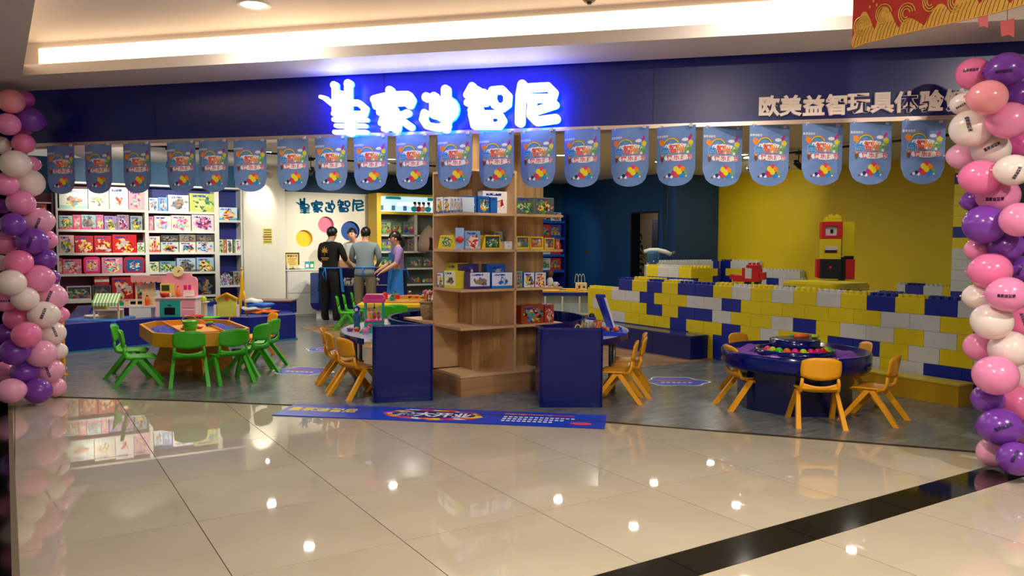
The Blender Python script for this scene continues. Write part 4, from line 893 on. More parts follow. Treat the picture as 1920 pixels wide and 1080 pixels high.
for nm, a0, ao, a1, p0, p1, rin in (('left', pi * 1.322, pi * 1.238, pi * .62, (-1.245, 7.03), (-.715, 7.155), 1.0), ('right', -pi * .335, -pi * .25, pi * .42, (.245, 6.875), (.805, 6.885), 1.02)):
    t = thing('curved_play_table', 'curved navy and white play table on the ' + nm + ' side of the wooden pillar', 'table', (0, 0, .004), 0)
    b = MB(); strip(b, arc_pts(rin + .001, a0, a1, 36), arc_pts(1.455, ao, a1, 36), .545, .57); 
    if nm == 'left': pass
    obj('tabletop', b, TOPW, t)
    b = MB(); strip(b, arc_pts(1.456, ao, a1, 36), arc_pts(1.470, ao, a1, 36), .52, .572); obj('edge_band', b, GNAVY, t)
    b = MB(); ex = [(-.735, 7.262)] if nm == 'left' else [(.262, 6.99)]; ex2 = [(-.775, 7.262)] if nm == 'left' else [(.30, 6.99)]; strip(b, ex + arc_pts(rin - .035, a0, a1, 36), ex2 + arc_pts(rin, a0, a1, 36), 0, .69); obj('curved_wall', b, GNAVY, t)
    b = MB(); b.prism(rounded(p0, p1, .11), 0, .69); obj('end_panel', b, GNAVY, t)
    b = MB(); pts_ = rounded(p0, p1, .11)
    pts2 = pts_ + [pts_[0]]
    for i in range(len(pts_)): b.beam((pts2[i][0], pts2[i][1], .69), (pts2[i + 1][0], pts2[i + 1][1], .69), .008, .006)
    obj('panel_edging', b, M('navy_edging', (.12, .2, .55), .15, coat=.5), t)
    am = (a0 + a1) / 2
    for a_ in (ao + (a1 - ao) * .25, am, a0 + (a1 - a0) * .8):
        b = MB(); x_, y_ = CC[0] + 1.32 * cos(a_), CC[1] + 1.32 * sin(a_); b.cyl(x_, y_, 0, .545, .02, 10); obj('leg', b, M('grey_leg', (.5, .5, .52), .3, metal=.6), t)
yl = 'yellow children\'s chairs at the left curved table'
for x, y, f, lb in [(-1.44, 7.42, .75, 'yellow plastic chair nearest us at the left curved table, back tilted left'), (-1.66, 7.85, .45, 'yellow plastic chair second from the front at the left curved table'),  (-1.80, 8.22, .15, 'yellow plastic chair farthest back at the left curved table')]:
    chair('yellow', x, y, f, lb, yl)
chair('yellow', -1.12, 7.62, 2.6, 'yellow plastic chair tucked under the left curved table', None)
for x, y, f, lb in [(.97, 7.22, 2.95, 'yellow plastic chair nearest us at the right curved table'), (1.10, 7.52, 2.95, 'yellow plastic chair in the middle at the right curved table'), (1.16, 7.88, 3.0, 'yellow plastic chair farthest at the right curved table')]:
    chair('yellow', x, y, f, lb, 'yellow chairs at the right curved table')
# ================================================================== PRODUCT BOXES
PALS = {'pink': [(.92, .3, .6), (.98, .75, .85), (.95, .9, .5), (.4, .8, .8), (.8, .15, .4)], 'red': [(.85, .12, .15), (.95, .8, .75), (.75, .7, .7), (.98, .85, .3), (.6, .05, .1)],
        'mix': [(.9, .3, .2), (.2, .5, .8), (.95, .8, .2), (.3, .65, .3), (.15, .15, .2)], 'cool': [(.15, .4, .75), (.6, .8, .9), (.15, .2, .3), (.8, .85, .9), (.9, .5, .2)],
        'green': [(.3, .6, .2), (.75, .85, .4), (.2, .3, .2), (.85, .8, .6), (.1, .4, .5)], 'dark': [(.3, .3, .32), (.55, .5, .4), (.1, .1, .12), (.7, .5, .2), (.4, .45, .5)],
        'yel': [(.98, .8, .1), (.95, .55, .1), (.2, .6, .2), (.9, .9, .85), (.2, .2, .25)], 'purp': [(.45, .2, .6), (.9, .6, .8), (.2, .1, .3), (.95, .9, .9), (.8, .3, .3)]}
def A_(base, pal, base2=None, title=(.1, .2, .6), sc=5.0, cover=.42):
    nm = 'print_' + '_'.join(str(int(c * 100)) for c in base) + pal + str(sc) + str(cover) + ('b' + '_'.join(str(int(c * 100)) for c in base2) if base2 else '')
    return art(nm, base, PALS[pal], base2, title, sc, cover)
W_ = (.93, .93, .90)
BOXN = {}
def pbox(fr, s0, s1, z0, z1, dep, depth, mat, bodycol, label, kind='box', group=None, gap_=.004, yaw=0.0, side_print=False):
    """a product box whose front stands dep behind the frame's plane; kind: box, window, case, trapezoid"""
    w_ = s1 - s0 - gap_; h_ = z1 - z0; o = fr.w((s0 + s1) / 2, dep, z0 + .001)
    cat = 'box' if kind != 'case' else 'toy case'
    t = thing({'box': 'toy_box', 'window': 'display_toy_box', 'case': 'toy_carry_case', 'trap': 'sloped_toy_box'}[kind], label, cat, o, fr.ang + yaw, group)
    bc = M('card_' + '_'.join(str(int(c * 100)) for c in bodycol), bodycol, .4)
    b = MB()
    if kind == 'case':
        r = min(w_, h_) * .2; pts = []
        for cx, cz, a0 in ((w_ / 2 - r, h_ - r, 0), (-w_ / 2 + r, h_ - r, pi / 2), (-w_ / 2 + r, r, pi), (w_ / 2 - r, r, 3 * pi / 2)):
            for k in range(5): a = a0 + pi / 2 * k / 4; pts.append((cx + r * cos(a), cz + r * sin(a)))
        b.xz(pts, 0, depth * .6); obj('shell', b, bc, t)
        obj('printed_front', uv_quad('printed_front', -w_ * .36, w_ * .36, h_ * .16, h_ * .84, -.003, mat), None, t)
        b = MB(); b.tube([(-w_ * .2, .03, h_ - .005), (-w_ * .16, .03, h_ + .02), (w_ * .16, .03, h_ + .02), (w_ * .2, .03, h_ - .005)], .006, 6); obj('handle', b, bc, t)
        return t
    if kind == 'trap':
        tp = .16 * w_; b.xz([(-w_ / 2, 0), (w_ / 2, 0), (w_ / 2 - tp, h_), (-w_ / 2 + tp, h_)], 0, depth); obj('carton', b, bc, t)
        obj('printed_front', uv_quad('printed_front', -w_ * .33, w_ * .33, h_ * .12, h_ * .92, -.0025, mat), None, t); return t
    if kind == 'window':
        f = .012; b.box(-w_ / 2, w_ / 2, .03, depth, 0, h_); b.box(-w_ / 2, -w_ / 2 + f, 0, .03, 0, h_); b.box(w_ / 2 - f, w_ / 2, 0, .03, 0, h_); b.box(-w_ / 2 + f, w_ / 2 - f, 0, .03, 0, h_ * .16); b.box(-w_ / 2 + f, w_ / 2 - f, 0, .03, h_ - f, h_)
        obj('carton', b, bc, t); obj('printed_back', uv_quad('printed_back', -w_ / 2 + f, w_ / 2 - f, h_ * .16, h_ - f, .028, mat), None, t)
        b = MB(); rn_ = random.Random(int(abs(s0) * 977)); n_ = max(2, int(w_ / .09)); mts = rn_.sample(TOYS, 4)
        for i in range(n_):
            b.mi = i % 4; cx = -w_ / 2 + w_ * (i + .5) / n_; r_ = min(w_ / n_ * .34, h_ * .25); b.ball((cx, .012, h_ * .16 + r_), (r_, .012, r_), 8, 6); b.mi = (i + 1) % 4; b.ball((cx, .012, h_ * .16 + r_ * 2.4), (r_ * .6, .012, r_ * .6), 8, 5)
        obj('contents', b, mts, t)
        b = MB(); b.box(-w_ / 2 + f, w_ / 2 - f, .0, .001, h_ * .16, h_ - f); obj('clear_window', b, M('clear_film', (.95, .97, 1), .08, trans=.95, alpha=.35), t); return t
    b.box(-w_ / 2, w_ / 2, 0, depth, 0, h_, bev=.0015); obj('carton', b, bc, t)
    obj('printed_front', uv_quad('printed_front', -w_ / 2 + .002, w_ / 2 - .002, .002, h_ - .002, -.0018, mat), None, t)
    if side_print: obj('printed_side', uv_quad('printed_side', w_ / 2 + .0004, 1, .002, h_ - .002, 0, mat, side=(.002, depth - .002)), None, t)
    return t
def row(fr, dep, zb, items, where, group, maxd=.24):
    for i, it in enumerate(items):
        x0, x1, yt, mat, body, desc = it[:6]; kind = it[6] if len(it) > 6 else 'box'; zb_ = it[7] if len(it) > 7 else zb
        xm_ = (x0 + x1) / 2; s0, _ = fr.at(x0, yt, dep); s1, _ = fr.at(x1, yt, dep); _, zt_ = fr.at(xm_, yt, dep)
        n = BOXN.get(where, 0) + 1; BOXN[where] = n
        pbox(fr, s0, s1, zb_, zt_, dep, min(maxd, max(.05, .24 - (.02 if len(items) > 5 else 0))), mat, body, f'{desc} {"case" if kind == "case" else "box"}, {ORD[n - 1]} from left, {where}', kind, group)
MRN = M('maroon_panel', (.40, .10, .18), .5); BLP = M('blue_panel', (.03, .12, .50), .5); SHW = M('shelf_white', (.88, .88, .84), .4)
def shelf_unit(nm, label, px0, px1, ztop, boards, back, zbot=.05, side_th=.03, dep=.36, front=SHW):
    s0, _ = BW.at(px0, 450); s1, _ = BW.at(px1, 450)
    t = thing(nm, label, 'shelf', BW.p + Vector((0, 0, .004)), BW.ang)
    b = MB(); b.box(s0, s1, dep, dep + .02, zbot, ztop - .03); obj('back_panel', b, back, t)
    for a in (s0, s1 - side_th): b = MB(); b.box(a, a + side_th, 0, dep, 0, ztop - .03); obj('side_panel', b, front, t)
    b = MB(); b.box(s0, s1, -.01, dep, ztop - .03, ztop); obj('top_panel', b, front, t)
    b = MB(); b.box(s0 + side_th, s1 - side_th, .02, dep, 0, zbot); obj('kick_panel', b, front, t)
    for z in boards: b = MB(); b.box(s0 + side_th, s1 - side_th, .003, dep, z - .04, z); obj('shelf_board', b, front, t)
    return s0, s1
ZB = [1.985, 1.635, 1.24, .885, .43]
shelf_unit('display_shelf', 'white shelf unit with maroon back, full of pink and red toy boxes', 106, 276, 2.435, ZB, MRN)
shelf_unit('display_shelf', 'white shelf unit with blue back in the middle, full of toy boxes', 276, 406, 2.435, [1.975, 1.63, 1.25, .895, .47, .30], BLP)
shelf_unit('display_shelf', 'narrow white shelf unit with blue back beside the cream column', 406, 457, 2.435, [1.835, 1.23, .635], BLP, side_th=.05)
u1 = 'maroon unit '; g1_ = 'toy boxes on the maroon-backed shelf unit'
row(BW, .03, ZB[0], [(110, 164, 354, A_((.90, .93, .85), 'mix', (.6, .85, .75), cover=.3), (.75, .9, .82), 'cream green-trimmed'), (164.5, 204, 352, A_((.95, .92, .8), 'yel', (.8, .9, .8), cover=.3), (.9, .9, .8), 'yellow and white'), (204.5, 240, 351, A_((.97, .95, .93), 'red', cover=.15), (.95, .9, .9), 'plain white'), (240.5, 271, 356, A_((.93, .7, .78), 'pink', cover=.35), (.9, .5, .65), 'pink and white')], u1 + 'top shelf', g1_)
row(BW, .03, ZB[1], [(110, 136, 404, A_((.55, .78, .76), 'yel', (.92, .3, .6)), (.9, .35, .6), 'teal and pink'), (136, 152, 403, A_((.9, .25, .4), 'pink'), (.85, .2, .4), 'rose red'), (152, 180, 403, A_((.55, .75, .76), 'dark', (.92, .3, .6)), (.9, .4, .6), 'teal and brown'), (180, 194, 403, A_((.93, .35, .65), 'yel'), (.9, .3, .6), 'bright pink'), (195, 219, 405, A_((.6, .5, .75), 'yel'), (.6, .5, .7), 'purple and yellow'), (219, 242, 403, A_((.6, .5, .55), 'purp'), (.55, .6, .6), 'mauve grey'), (244, 267, 405, A_((.6, .65, .65), 'mix'), (.6, .65, .65), 'grey-green')], u1 + 'second shelf', g1_)
row(BW, .03, ZB[2], [(110, 139, 441, A_((.9, .72, .72), 'mix'), (.85, .5, .6), 'cream and pink'), (140, 175, 442, A_((.72, .08, .14), 'red'), (.7, .08, .12), 'dark red'), (176, 209, 442, A_((.76, .12, .18), 'red'), (.7, .1, .14), 'crimson'), (210, 256, 440, A_((.82, .08, .10), 'red'), (.78, .08, .1), 'wide bright red'), (257, 271, 455, A_((.85, .9, .8), 'green'), (.85, .88, .8), 'small white and green')], u1 + 'third shelf', g1_)
row(BW, .03, ZB[3], [(110, 117, 484, A_((.8, .2, .35), 'pink'), (.8, .25, .4), 'thin rose'), (117, 153, 486, A_((.9, .45, .58), 'pink', cover=.5), (.85, .3, .45), 'pink framed'), (156, 188, 482, A_((.95, .5, .7), 'red'), (.90, .10, .42), 'hot pink rounded', 'case'), (190, 230, 483, A_((.85, .55, .6), 'pink'), (.8, .4, .5), 'dusty pink'), (231, 271, 482, A_((.10, .35, .55), 'cool'), (.65, .08, .25), 'crimson rounded', 'case')], u1 + 'fourth shelf', g1_)
row(BW, .03, ZB[4], [(111, 124, 542, A_((.9, .3, .3), 'red'), (.6, .1, .12), 'low red'), (125, 171, 537, A_((.12, .16, .10), 'green', cover=.5), (.85, .85, .82), 'white framed green dinosaur', 'window'), (173, 208, 535, A_((.2, .08, .1), 'dark'), (.5, .42, .45), 'grey framed dark', 'window'), (209, 250, 520, A_((.72, .1, .1), 'red'), (.65, .06, .08), 'tall red kitchen set'), (251, 271, 520, A_((.7, .15, .15), 'mix'), (.6, .1, .1), 'red')], u1 + 'bottom shelf', g1_)
for i, (c, nm) in enumerate([((.8, .1, .1), 'red'), ((.9, .85, .75), 'cream'), ((.75, .1, .12), 'dark red')]):
    s0, _ = BW.at(177, 530, .05); s1, _ = BW.at(205, 530, .05); zt0 = BW.at(190, 535, .03)[1] + .003
    pbox(BW, s0, s1, zt0 + .05 * i, zt0 + .05 * i + .047, .05, .2, A_(c, 'mix', cover=.1), c, nm + ' flat game box in the small pile on the maroon unit, ' + ['bottom', 'middle', 'top'][i], 'box', 'small pile of flat games')
u2 = 'middle blue unit '; g2_ = 'toy boxes on the middle shelf unit'
Bc = (.2, .55, .85)
row(BW, .03, 1.975, [(279, 296, 371, A_((.85, .93, .97), 'cool'), (.5, .75, .9), 'pale blue'), (296, 314, 370, A_((.35, .65, .88), 'cool'), Bc, 'sky blue'), (315, 354, 366, A_(W_, 'dark', cover=.38), W_, 'white vehicle'), (355, 401, 363, A_((.72, .78, .35), 'green', cover=.45), (.6, .7, .2), 'lime green')], u2 + 'top shelf', g2_)
row(BW, .03, 1.63, [(279, 288, 406, A_((.8, .5, .6), 'pink'), (.8, .5, .6), 'narrow pink'), (289, 321, 405, A_((.95, .88, .85), 'pink'), (.9, .8, .8), 'white and pink'), (321, 358, 404, A_((.85, .8, .75), 'pink', sc=7), (.8, .7, .75), 'pastel'), (359, 401, 403, A_((.85, .8, .8), 'purp', sc=7), (.7, .6, .65), 'pale mauve')], u2 + 'second shelf', g2_)
row(BW, .03, 1.25, [(279, 300, 443, A_((.92, .85, .8), 'red', (.85, .3, .15)), (.8, .15, .15), 'white and red'), (301, 335, 454, A_((.75, .82, .78), 'mix'), (.7, .75, .7), 'grey-blue'), (336, 367, 454, A_((.85, .85, .8), 'mix'), (.8, .8, .75), 'pale grey'), (368, 401, 453, A_((.8, .82, .8), 'cool'), (.75, .78, .75), 'silver')], u2 + 'third shelf', g2_)
zz = BW.at(350, 454, .03)[1] + .003
row(BW, .03, zz, [(301, 335, 441, A_((.25, .28, .25), 'dark'), (.3, .3, .28), 'dark green flat'), (336, 367, 440, A_((.5, .5, .4), 'dark'), (.5, .48, .4), 'olive flat'), (368, 401, 440, A_((.3, .3, .3), 'dark'), (.3, .28, .25), 'charcoal flat')], 'upper layer of third shelf', g2_)
row(BW, .03, .895, [(279, 298, 491, A_((.85, .88, .7), 'green'), (.8, .8, .7), 'yellow-green'), (299, 330, 490, A_((.5, .65, .7), 'green'), (.4, .5, .5), 'teal grey'), (331, 367, 484, A_((.65, .78, .85), 'dark', (.4, .4, .35)), (.5, .5, .5), 'light blue and black'), (368, 401, 483, A_((.6, .75, .85), 'yel', (.4, .4, .35)), (.5, .5, .5), 'sky and orange')], u2 + 'fourth shelf', g2_)
row(BW, .03, .47, [(279, 300, 545, A_((.88, .88, .88), 'dark', cover=.2), (.85, .85, .85), 'stacked white'), (302, 359, 517, A_((.20, .14, .08), 'yel', cover=.35), (.15, .1, .07), 'large dark brown'), (361, 401, 518, A_((.05, .05, .05), 'dark', cover=.4), (.06, .06, .06), 'large black')], u2 + 'fifth shelf', g2_)
row(BW, .03, .30, [(355, 401, 560, A_((.5, .55, .45), 'green'), (.4, .45, .4), 'olive green')], u2 + 'bottom gap', None)
u3 = 'narrow blue unit '; g3_ = 'toy boxes on the narrow shelf unit'
row(BW, .03, 1.835, [(409, 445, 389, A_((.8, .92, .96), 'red', (.2, .7, .8)), (.1, .6, .8), 'blue and white')], u3 + 'top', g3_)
row(BW, .03, 1.23, [(409, 419, 449, A_((.75, .85, .6), 'green'), (.7, .8, .5), 'pale green'), (419, 424, 449, A_((.85, .45, .2), 'yel'), (.85, .4, .15), 'thin orange'), (425, 436, 449, A_(W_, 'dark'), W_, 'white'), (437, 441, 449, A_((.4, .6, .3), 'green'), (.3, .5, .2), 'thin green'), (441, 452, 449, A_(W_, 'purp', cover=.3), W_, 'plain white')], u3 + 'middle', g3_)
row(BW, .03, .635, [(409, 436, 511, A_((.05, .06, .06), 'cool', sc=9, cover=.6), (.05, .05, .05), 'black and white'), (437, 453, 509, A_((.6, .65, .55), 'dark'), (.6, .65, .55), 'grey-green')], u3 + 'low', g3_)

# left side wall shelf with red boxes (mostly behind the balloons)
LW = Frame((-4.55 - .531 * 5.6 + .02, 7.5 + .847 * 5.6 - .6), V)
t = thing('side_wall_shelf', 'narrow shelf of red boxes on the maroon wall behind the balloons', 'shelf', (-7.66, 12.35, .004), YAW)
for z in (.5, .95, 1.35, 1.75, 2.05): b = MB(); b.box(-.5, .42, 0, .3, z - .02, z); obj('shelf_board', b, SHW, t)
for x_ in (-.53, .42): b = MB(); b.box(x_, x_ + .03, 0, .3, 0, 2.2); obj('side_panel', b, SHW if x_ < 0 else MRN, t)
b = MB(); b.box(-.5, .42, .3, .32, 0, 2.2); obj('back_panel', b, MRN, t)
FS = Frame((-7.66, 12.35), U)
for z, (x0, x1) in ((1.754, (.0, .2)), (1.754, (.21, .36)), (1.354, (.05, .38)), (.954, (.0, .38)), (.504, (0, .36))):
    pbox(FS, x0, x1, z, z + .27, .03, .2, A_((.8, .12, .1) if x0 > .01 else (.8, .75, .7), 'red'), (.75, .1, .1), ('red' if x0 > .01 else 'pale and red') + ' toy box on the side wall shelf, ' + {1.754: 'upper', 1.354: 'second', .954: 'third', .504: 'lowest'}[z] + ' board' + (' right' if x0 > .2 else ''), 'box', 'boxes on the side wall shelf')
# yellow post behind the left balloons
q = G(122, 704); t = thing('yellow_post', 'slim yellow post standing just right of the left balloon column', 'post', (q.x - .02, q.y, .004)); b = MB(); b.box(-.02, .02, -.02, .02, 0, .6, bev=.004); obj('post', b, PLY, t); b = MB(); b.box(-.035, .035, -.035, .035, 0, .012); obj('foot', b, PLY, t)

# ------------------------------------------------------------------ yellow framed shelf unit
YS0 = BW.at(701, 450)[0] + .02; YS1 = 5.55
t = thing('yellow_framed_shelf', 'shelf unit with yellow frame and lit photo panel, left of the wooden pillar', 'shelf', BW.p + Vector((0, 0, .004)), BW.ang)
b = MB(); b.box(YS0, YS0 + .09, -.12, .36, 0, 2.44); obj('side_panel', b, YEL, t); b = MB(); b.box(YS1 - .05, YS1, -.02, .36, 0, 2.4); obj('side_panel', b, YEL, t)
b = MB(); b.box(YS0 + .09, YS1 - .05, -.10, .36, 2.40, 2.44); obj('top_panel', b, YEL, t); b = MB(); b.box(YS0 + .09, YS1 - .05, -.02, .36, 2.02, 2.07); obj('yellow_board', b, YEL, t)
b = MB(); b.box(YS0 + .09, YS1 - .05, .36, .38, 0, 2.40); obj('back_panel', b, M('grey_panel', (.45, .5, .48), .5), t)
b = MB(); b.box(YS0 + .09, YS1 - .05, .02, .04, 2.075, 2.39); lb = obj('light_panel', b, M('backlit_scene', (.75, .9, .95), .4, emit=.9, ecol=(.75, .9, .95)), t)
fig = MB(); mats_ = [M('panel_teal', (.0, .55, .6), .5, emit=.4), M('panel_skin', (.8, .6, .5), .5, emit=.3), M('panel_dark', (.12, .1, .1), .5), M('panel_white', (1, 1, 1), .5, emit=1.1), M('panel_blue', (.3, .45, .75), .5, emit=.4), RED]
fig.mi = 3; fig.box(YS0 + .5, YS0 + 1.5, .017, .0195, 2.2, 2.27)
for k, (sx_, hue) in enumerate([(.80, 0), (.90, 5), (1.0, 1), (1.12, 0), (1.42, 1)]):
    x_ = YS0 + .09 + sx_; fig.mi = hue; fig.ball((x_, .012, 2.14), (.075, .006, .06), 10, 6); fig.mi = 1; fig.ball((x_ + .02, .008, 2.235), (.035, .005, .04), 10, 6); fig.mi = 2; fig.ball((x_ + .01, .005, 2.265), (.04, .005, .028), 10, 6)
for k in range(5): fig.mi = 0 if k % 2 else 4; fig.box(YS0 + .12 + k * .13, YS0 + .2 + k * .13, .015, .018, 2.33 if k % 2 else 2.1, 2.38 if k % 2 else 2.2)
fig.mi = 0; fig.box(YS0 + .3, YS0 + .55, .013, .016, 2.33, 2.385); fig.box(YS0 + 1.2, YS0 + 1.45, .013, .016, 2.32, 2.385)
o = obj('photo_print', fig, mats_, t)
ys = [1.60, 1.255, .905, .565]
for z in ys: b = MB(); b.box(YS0 + .09, 2.98 if z > 1.0 else YS1 - .05, .0, .36, z - .035, z); obj('shelf_board', b, SHW, t)
b = MB(); b.box(2.72, 2.78, 0, .36, 1.22, 2.02); obj('divider', b, SHW, t)
gy = 'toy boxes on the yellow framed shelf'
row(BW, .03, ys[0], [(713, 734, 416, A_((.75, .85, .55), 'green'), (.5, .6, .4), 'green', 'window'), (735, 755, 417, A_((.45, .6, .4), 'dark'), (.3, .4, .35), 'dark green', 'window'), (756, 778, 416, A_((.55, .65, .6), 'mix'), (.4, .55, .55), 'blue-grey', 'window')], 'yellow framed unit upper shelf', gy)
row(BW, .03, ys[1], [(713, 736, 449, A_((.55, .6, .65), 'cool'), (.4, .5, .6), 'blue and grey', 'window'), (764, 778, 449, A_((.5, .45, .45), 'dark'), (.4, .4, .4), 'grey-brown')], 'yellow framed unit second shelf', gy)
row(BW, .03, ys[2], [(713, 728, 482, A_((.3, .5, .3), 'green'), (.25, .4, .3), 'dark green'), (769, 792, 482, A_((.4, .5, .45), 'green'), (.3, .45, .4), 'green landscape', 'window'), (793, 816, 482, A_((.4, .5, .5), 'green'), (.3, .4, .4), 'green train set', 'window')], 'yellow framed unit third shelf', gy)
row(BW, .03, ys[3], [(768, 790, 519, A_((.35, .42, .35), 'green'), (.3, .35, .3), 'olive', 'window'), (791, 813, 519, A_((.3, .4, .4), 'mix'), (.3, .35, .35), 'dark teal', 'window')], 'yellow framed unit fourth shelf', gy)
# white play tent toy
s_, z_ = BW.at(804, 470, -.05); q = BW.w(s_, -.05, 1.256); t = thing('toy_tent', 'cream toy tent with dark opening beside the wooden pillar', 'toy', q, BW.ang); b = MB(); b.lathe([(.23, 0), (.24, .15), (.20, .32), (.10, .48), (.0, .56)], n=20); obj('canvas', b, M('tent_cream', (.72, .62, .55), .7), t)
b = MB(); b.xz([(-.10, .03), (.14, .03), (.02, .25), (-.08, .3)], -.246, -.18); obj('opening', b, M('tent_dark', (.12, .08, .07), .7), t)

# ------------------------------------------------------------------ blue shelf with figures, right of pillar
t = thing('blue_shelf_unit', 'dark blue shelf unit of toy figures right of the wooden pillar', 'shelf', BW.p + Vector((0, 0, .004)), BW.ang)
b0, b1 = 5.58, 6.60
b = MB(); b.box(b0, b1, .36, .38, 0, 2.15); obj('back_panel', b, BLP, t); b = MB(); b.box(b1, b1 + .04, 0, .38, 0, 2.15); obj('side_panel', b, BLP, t); b = MB(); b.box(b0 - .02, b0, 0, .38, 0, 2.15); obj('side_panel', b, BLP, t)
bz_ = [1.96, 1.575, 1.18, .81]
for z in bz_: b = MB(); b.box(b0, b1, -.01, .36, z - .06, z); obj('shelf_board', b, M('bright_blue_board', (.05, .35, .75), .4), t)
gb = 'display boxes on the blue shelf'
for z, n_, hh, nm in ((1.96, 3, .2, 'top'), (1.575, 3, .3, 'second'), (1.18, 3, .26, 'third'), (.81, 3, .28, 'lowest')):
    for k in range(n_):
        w__ = (b1 - b0 - .1) / n_; c = [(.85, .85, .9), (.85, .15, .15), (.15, .35, .7)][(k + int(z * 10)) % 3]
        pbox(BW, b0 + .03 + k * w__, b0 + .03 + (k + 1) * w__, z, z + hh, .04, .22, A_(c, 'mix', sc=7), c, f'figure set box, {ORD[k]} from left on the {nm} board of the blue shelf', 'window' if z < 1.9 else 'box', gb)

# ================================================================== BOXES ON THE WOODEN PILLAR
gp = 'toy boxes on the wooden pillar'
zA, zBb, zC_, zD = 1.712 + .0165, 1.369 + .0165, .994 + .0165, .635 + .0165
ducks = A_((.92, .94, .92), 'yel', (.1, .35, .7), cover=.4)
row(PL, .02, zA, [(818, 831, 370, ducks, (.9, .92, .92), 'white and yellow'), (832, 845, 370, ducks, (.9, .92, .92), 'white and yellow'), (846, 851, 370, ducks, (.88, .9, .9), 'thin pale'), (852, 857, 370, ducks, (.88, .9, .9), 'thin pale'), (858, 863, 370, ducks, (.88, .9, .9), 'thin pale'), (864, 868, 370, ducks, (.85, .9, .9), 'thin pale')], 'pillar left face, top row', gp, .12)
row(PR, .02, zA, [(871, 894, 368, A_((.12, .38, .68), 'yel', cover=.38), (.1, .35, .65), 'blue and yellow'), (895, 918, 368, A_((.12, .36, .66), 'yel', cover=.4), (.1, .35, .65), 'blue and orange'), (919, 933, 370, A_((.12, .4, .7), 'cool', cover=.1), (.1, .38, .65), 'plain blue')], 'pillar front top row', gp, .12)
row(PR, .145, zA, [(905, 958, 359, A_((.93, .93, .92), 'red', cover=.25), W_, 'large white robot')], 'pillar front top row', gp, .1)
row(PR, .02, zA, [(968, 1001, 370, A_((.35, .4, .36), 'green', cover=.42), (.8, .82, .8), 'grey and green model'), (1002, 1039, 371, A_((.38, .38, .38), 'yel', cover=.42), (.8, .82, .8), 'grey and yellow model')], 'pillar right bay top row', gp, .2)
row(PL, .03, zBb, [(820, 856, 441, A_((.85, .85, .2), 'green'), (.96, .82, .05), 'yellow sloped', 'trap'), (857, 864, 441, A_((.9, .8, .1), 'yel'), (.96, .82, .05), 'thin yellow')], 'pillar left face, second row', gp, .18)
row(PR, .03, zBb, [(872, 901, 433, A_((.5, .65, .75), 'red', (.75, .75, .75)), (.6, .7, .75), 'tall blue and red'), (903, 943, 441, A_((.2, .25, .15), 'green'), (.95, .75, .1), 'yellow sloped', 'trap'), (946, 961, 453, A_((.88, .9, .85), 'cool', cover=.2), W_, 'small white')], 'pillar front second row', gp, .12)
row(PR, .16, zBb, [(926, 943, 434, A_((.6, .62, .5), 'green'), (.55, .55, .45), 'olive standing')], 'pillar front second row', gp, .08)
row(PR, .03, zBb, [(968, 993, 443, A_((.5, .45, .4), 'yel'), (.93, .78, .1), 'gold', 'window'), (994, 1019, 444, A_((.7, .35, .3), 'red'), (.93, .78, .1), 'red', 'window'), (1021, 1040, 446, A_((.3, .35, .55), 'mix'), (.9, .75, .15), 'blue', 'window'), (1041, 1050, 448, A_((.8, .3, .3), 'red'), (.7, .25, .25), 'thin red')], 'pillar right bay second row', gp, .2)
row(PL, .02, zC_, [(820, 831, 512, ducks, (.5, .7, .85), 'pale blue'), (833, 854, 508, A_((.93, .93, .75), 'dark', (.9, .85, .2), cover=.3), (.9, .85, .15), 'white and yellow')], 'pillar left face, third row', gp, .1)
row(PL, .14, zC_, [(836, 862, 493, A_((.9, .85, .15), 'dark', cover=.2), (.92, .86, .1), 'tall yellow')], 'pillar left face, third row', gp, .1)
row(PR, .17, zC_, [(866, 898, 495, A_((.22, .15, .35), 'purp'), (.2, .14, .3), 'tall dark purple'), (912, 955, 495, A_((.1, .4, .75), 'cool'), (.1, .4, .75), 'tall blue')], 'pillar front third row, behind', gp, .09)
row(PR, .02, zC_, [(881, 919, 511, A_((.9, .9, .92), 'dark', (.25, .15, .45), cover=.32), (.25, .15, .4), 'white and purple'), (922, 961, 511, A_((.92, .94, .95), 'cool', (.1, .5, .8), cover=.32), (.1, .45, .75), 'white and blue')], 'pillar front third row', gp, .12)
row(PR, .03, zC_, [(967, 980, 508, A_((.5, .6, .55), 'mix'), (.2, .5, .6), 'narrow green'), (982, 1002, 511, A_((.85, .88, .9), 'mix'), (.2, .45, .75), 'white and blue'), (1003, 1024, 511, A_((.88, .85, .8), 'red'), (.2, .45, .75), 'white and brown')], 'pillar right bay third row', gp, .15)
s_, z_ = PR.at(1031, 540, .08); q = PR.w(s_, .08, zC_); t = thing('toy_figure', 'small seated brown and white toy figure on the pillar shelf', 'toy', q, PR.ang); b = MB(); b.ball((0, 0, .05), (.035, .03, .05), 12, 8); obj('body', b, WHT, t); b = MB(); b.ball((0, 0, .125), .035, 12, 8); obj('head', b, BRN, t); b = MB(); b.ball((-.03, -.01, .155), .012, 8, 5); obj('ear', b, BRN, t); b = MB(); b.ball((.03, -.01, .155), .012, 8, 5); obj('ear', b, BRN, t)
s_, z_ = PR.at(1041, 541, .06); q = PR.w(s_, .06, zC_); t = thing('white_cup', 'small white cup at the shelf end right of the pillar', 'cup', q); b = MB(); b.lathe([(.022, 0), (.027, .045), (.024, .045), (.02, .006), (0, .006)], n=14); obj('cup', b, WHT, t); b = MB(); b.tube([(.026, 0, .012), (.04, 0, .022), (.027, 0, .038)], .004, 6); obj('handle', b, WHT, t)
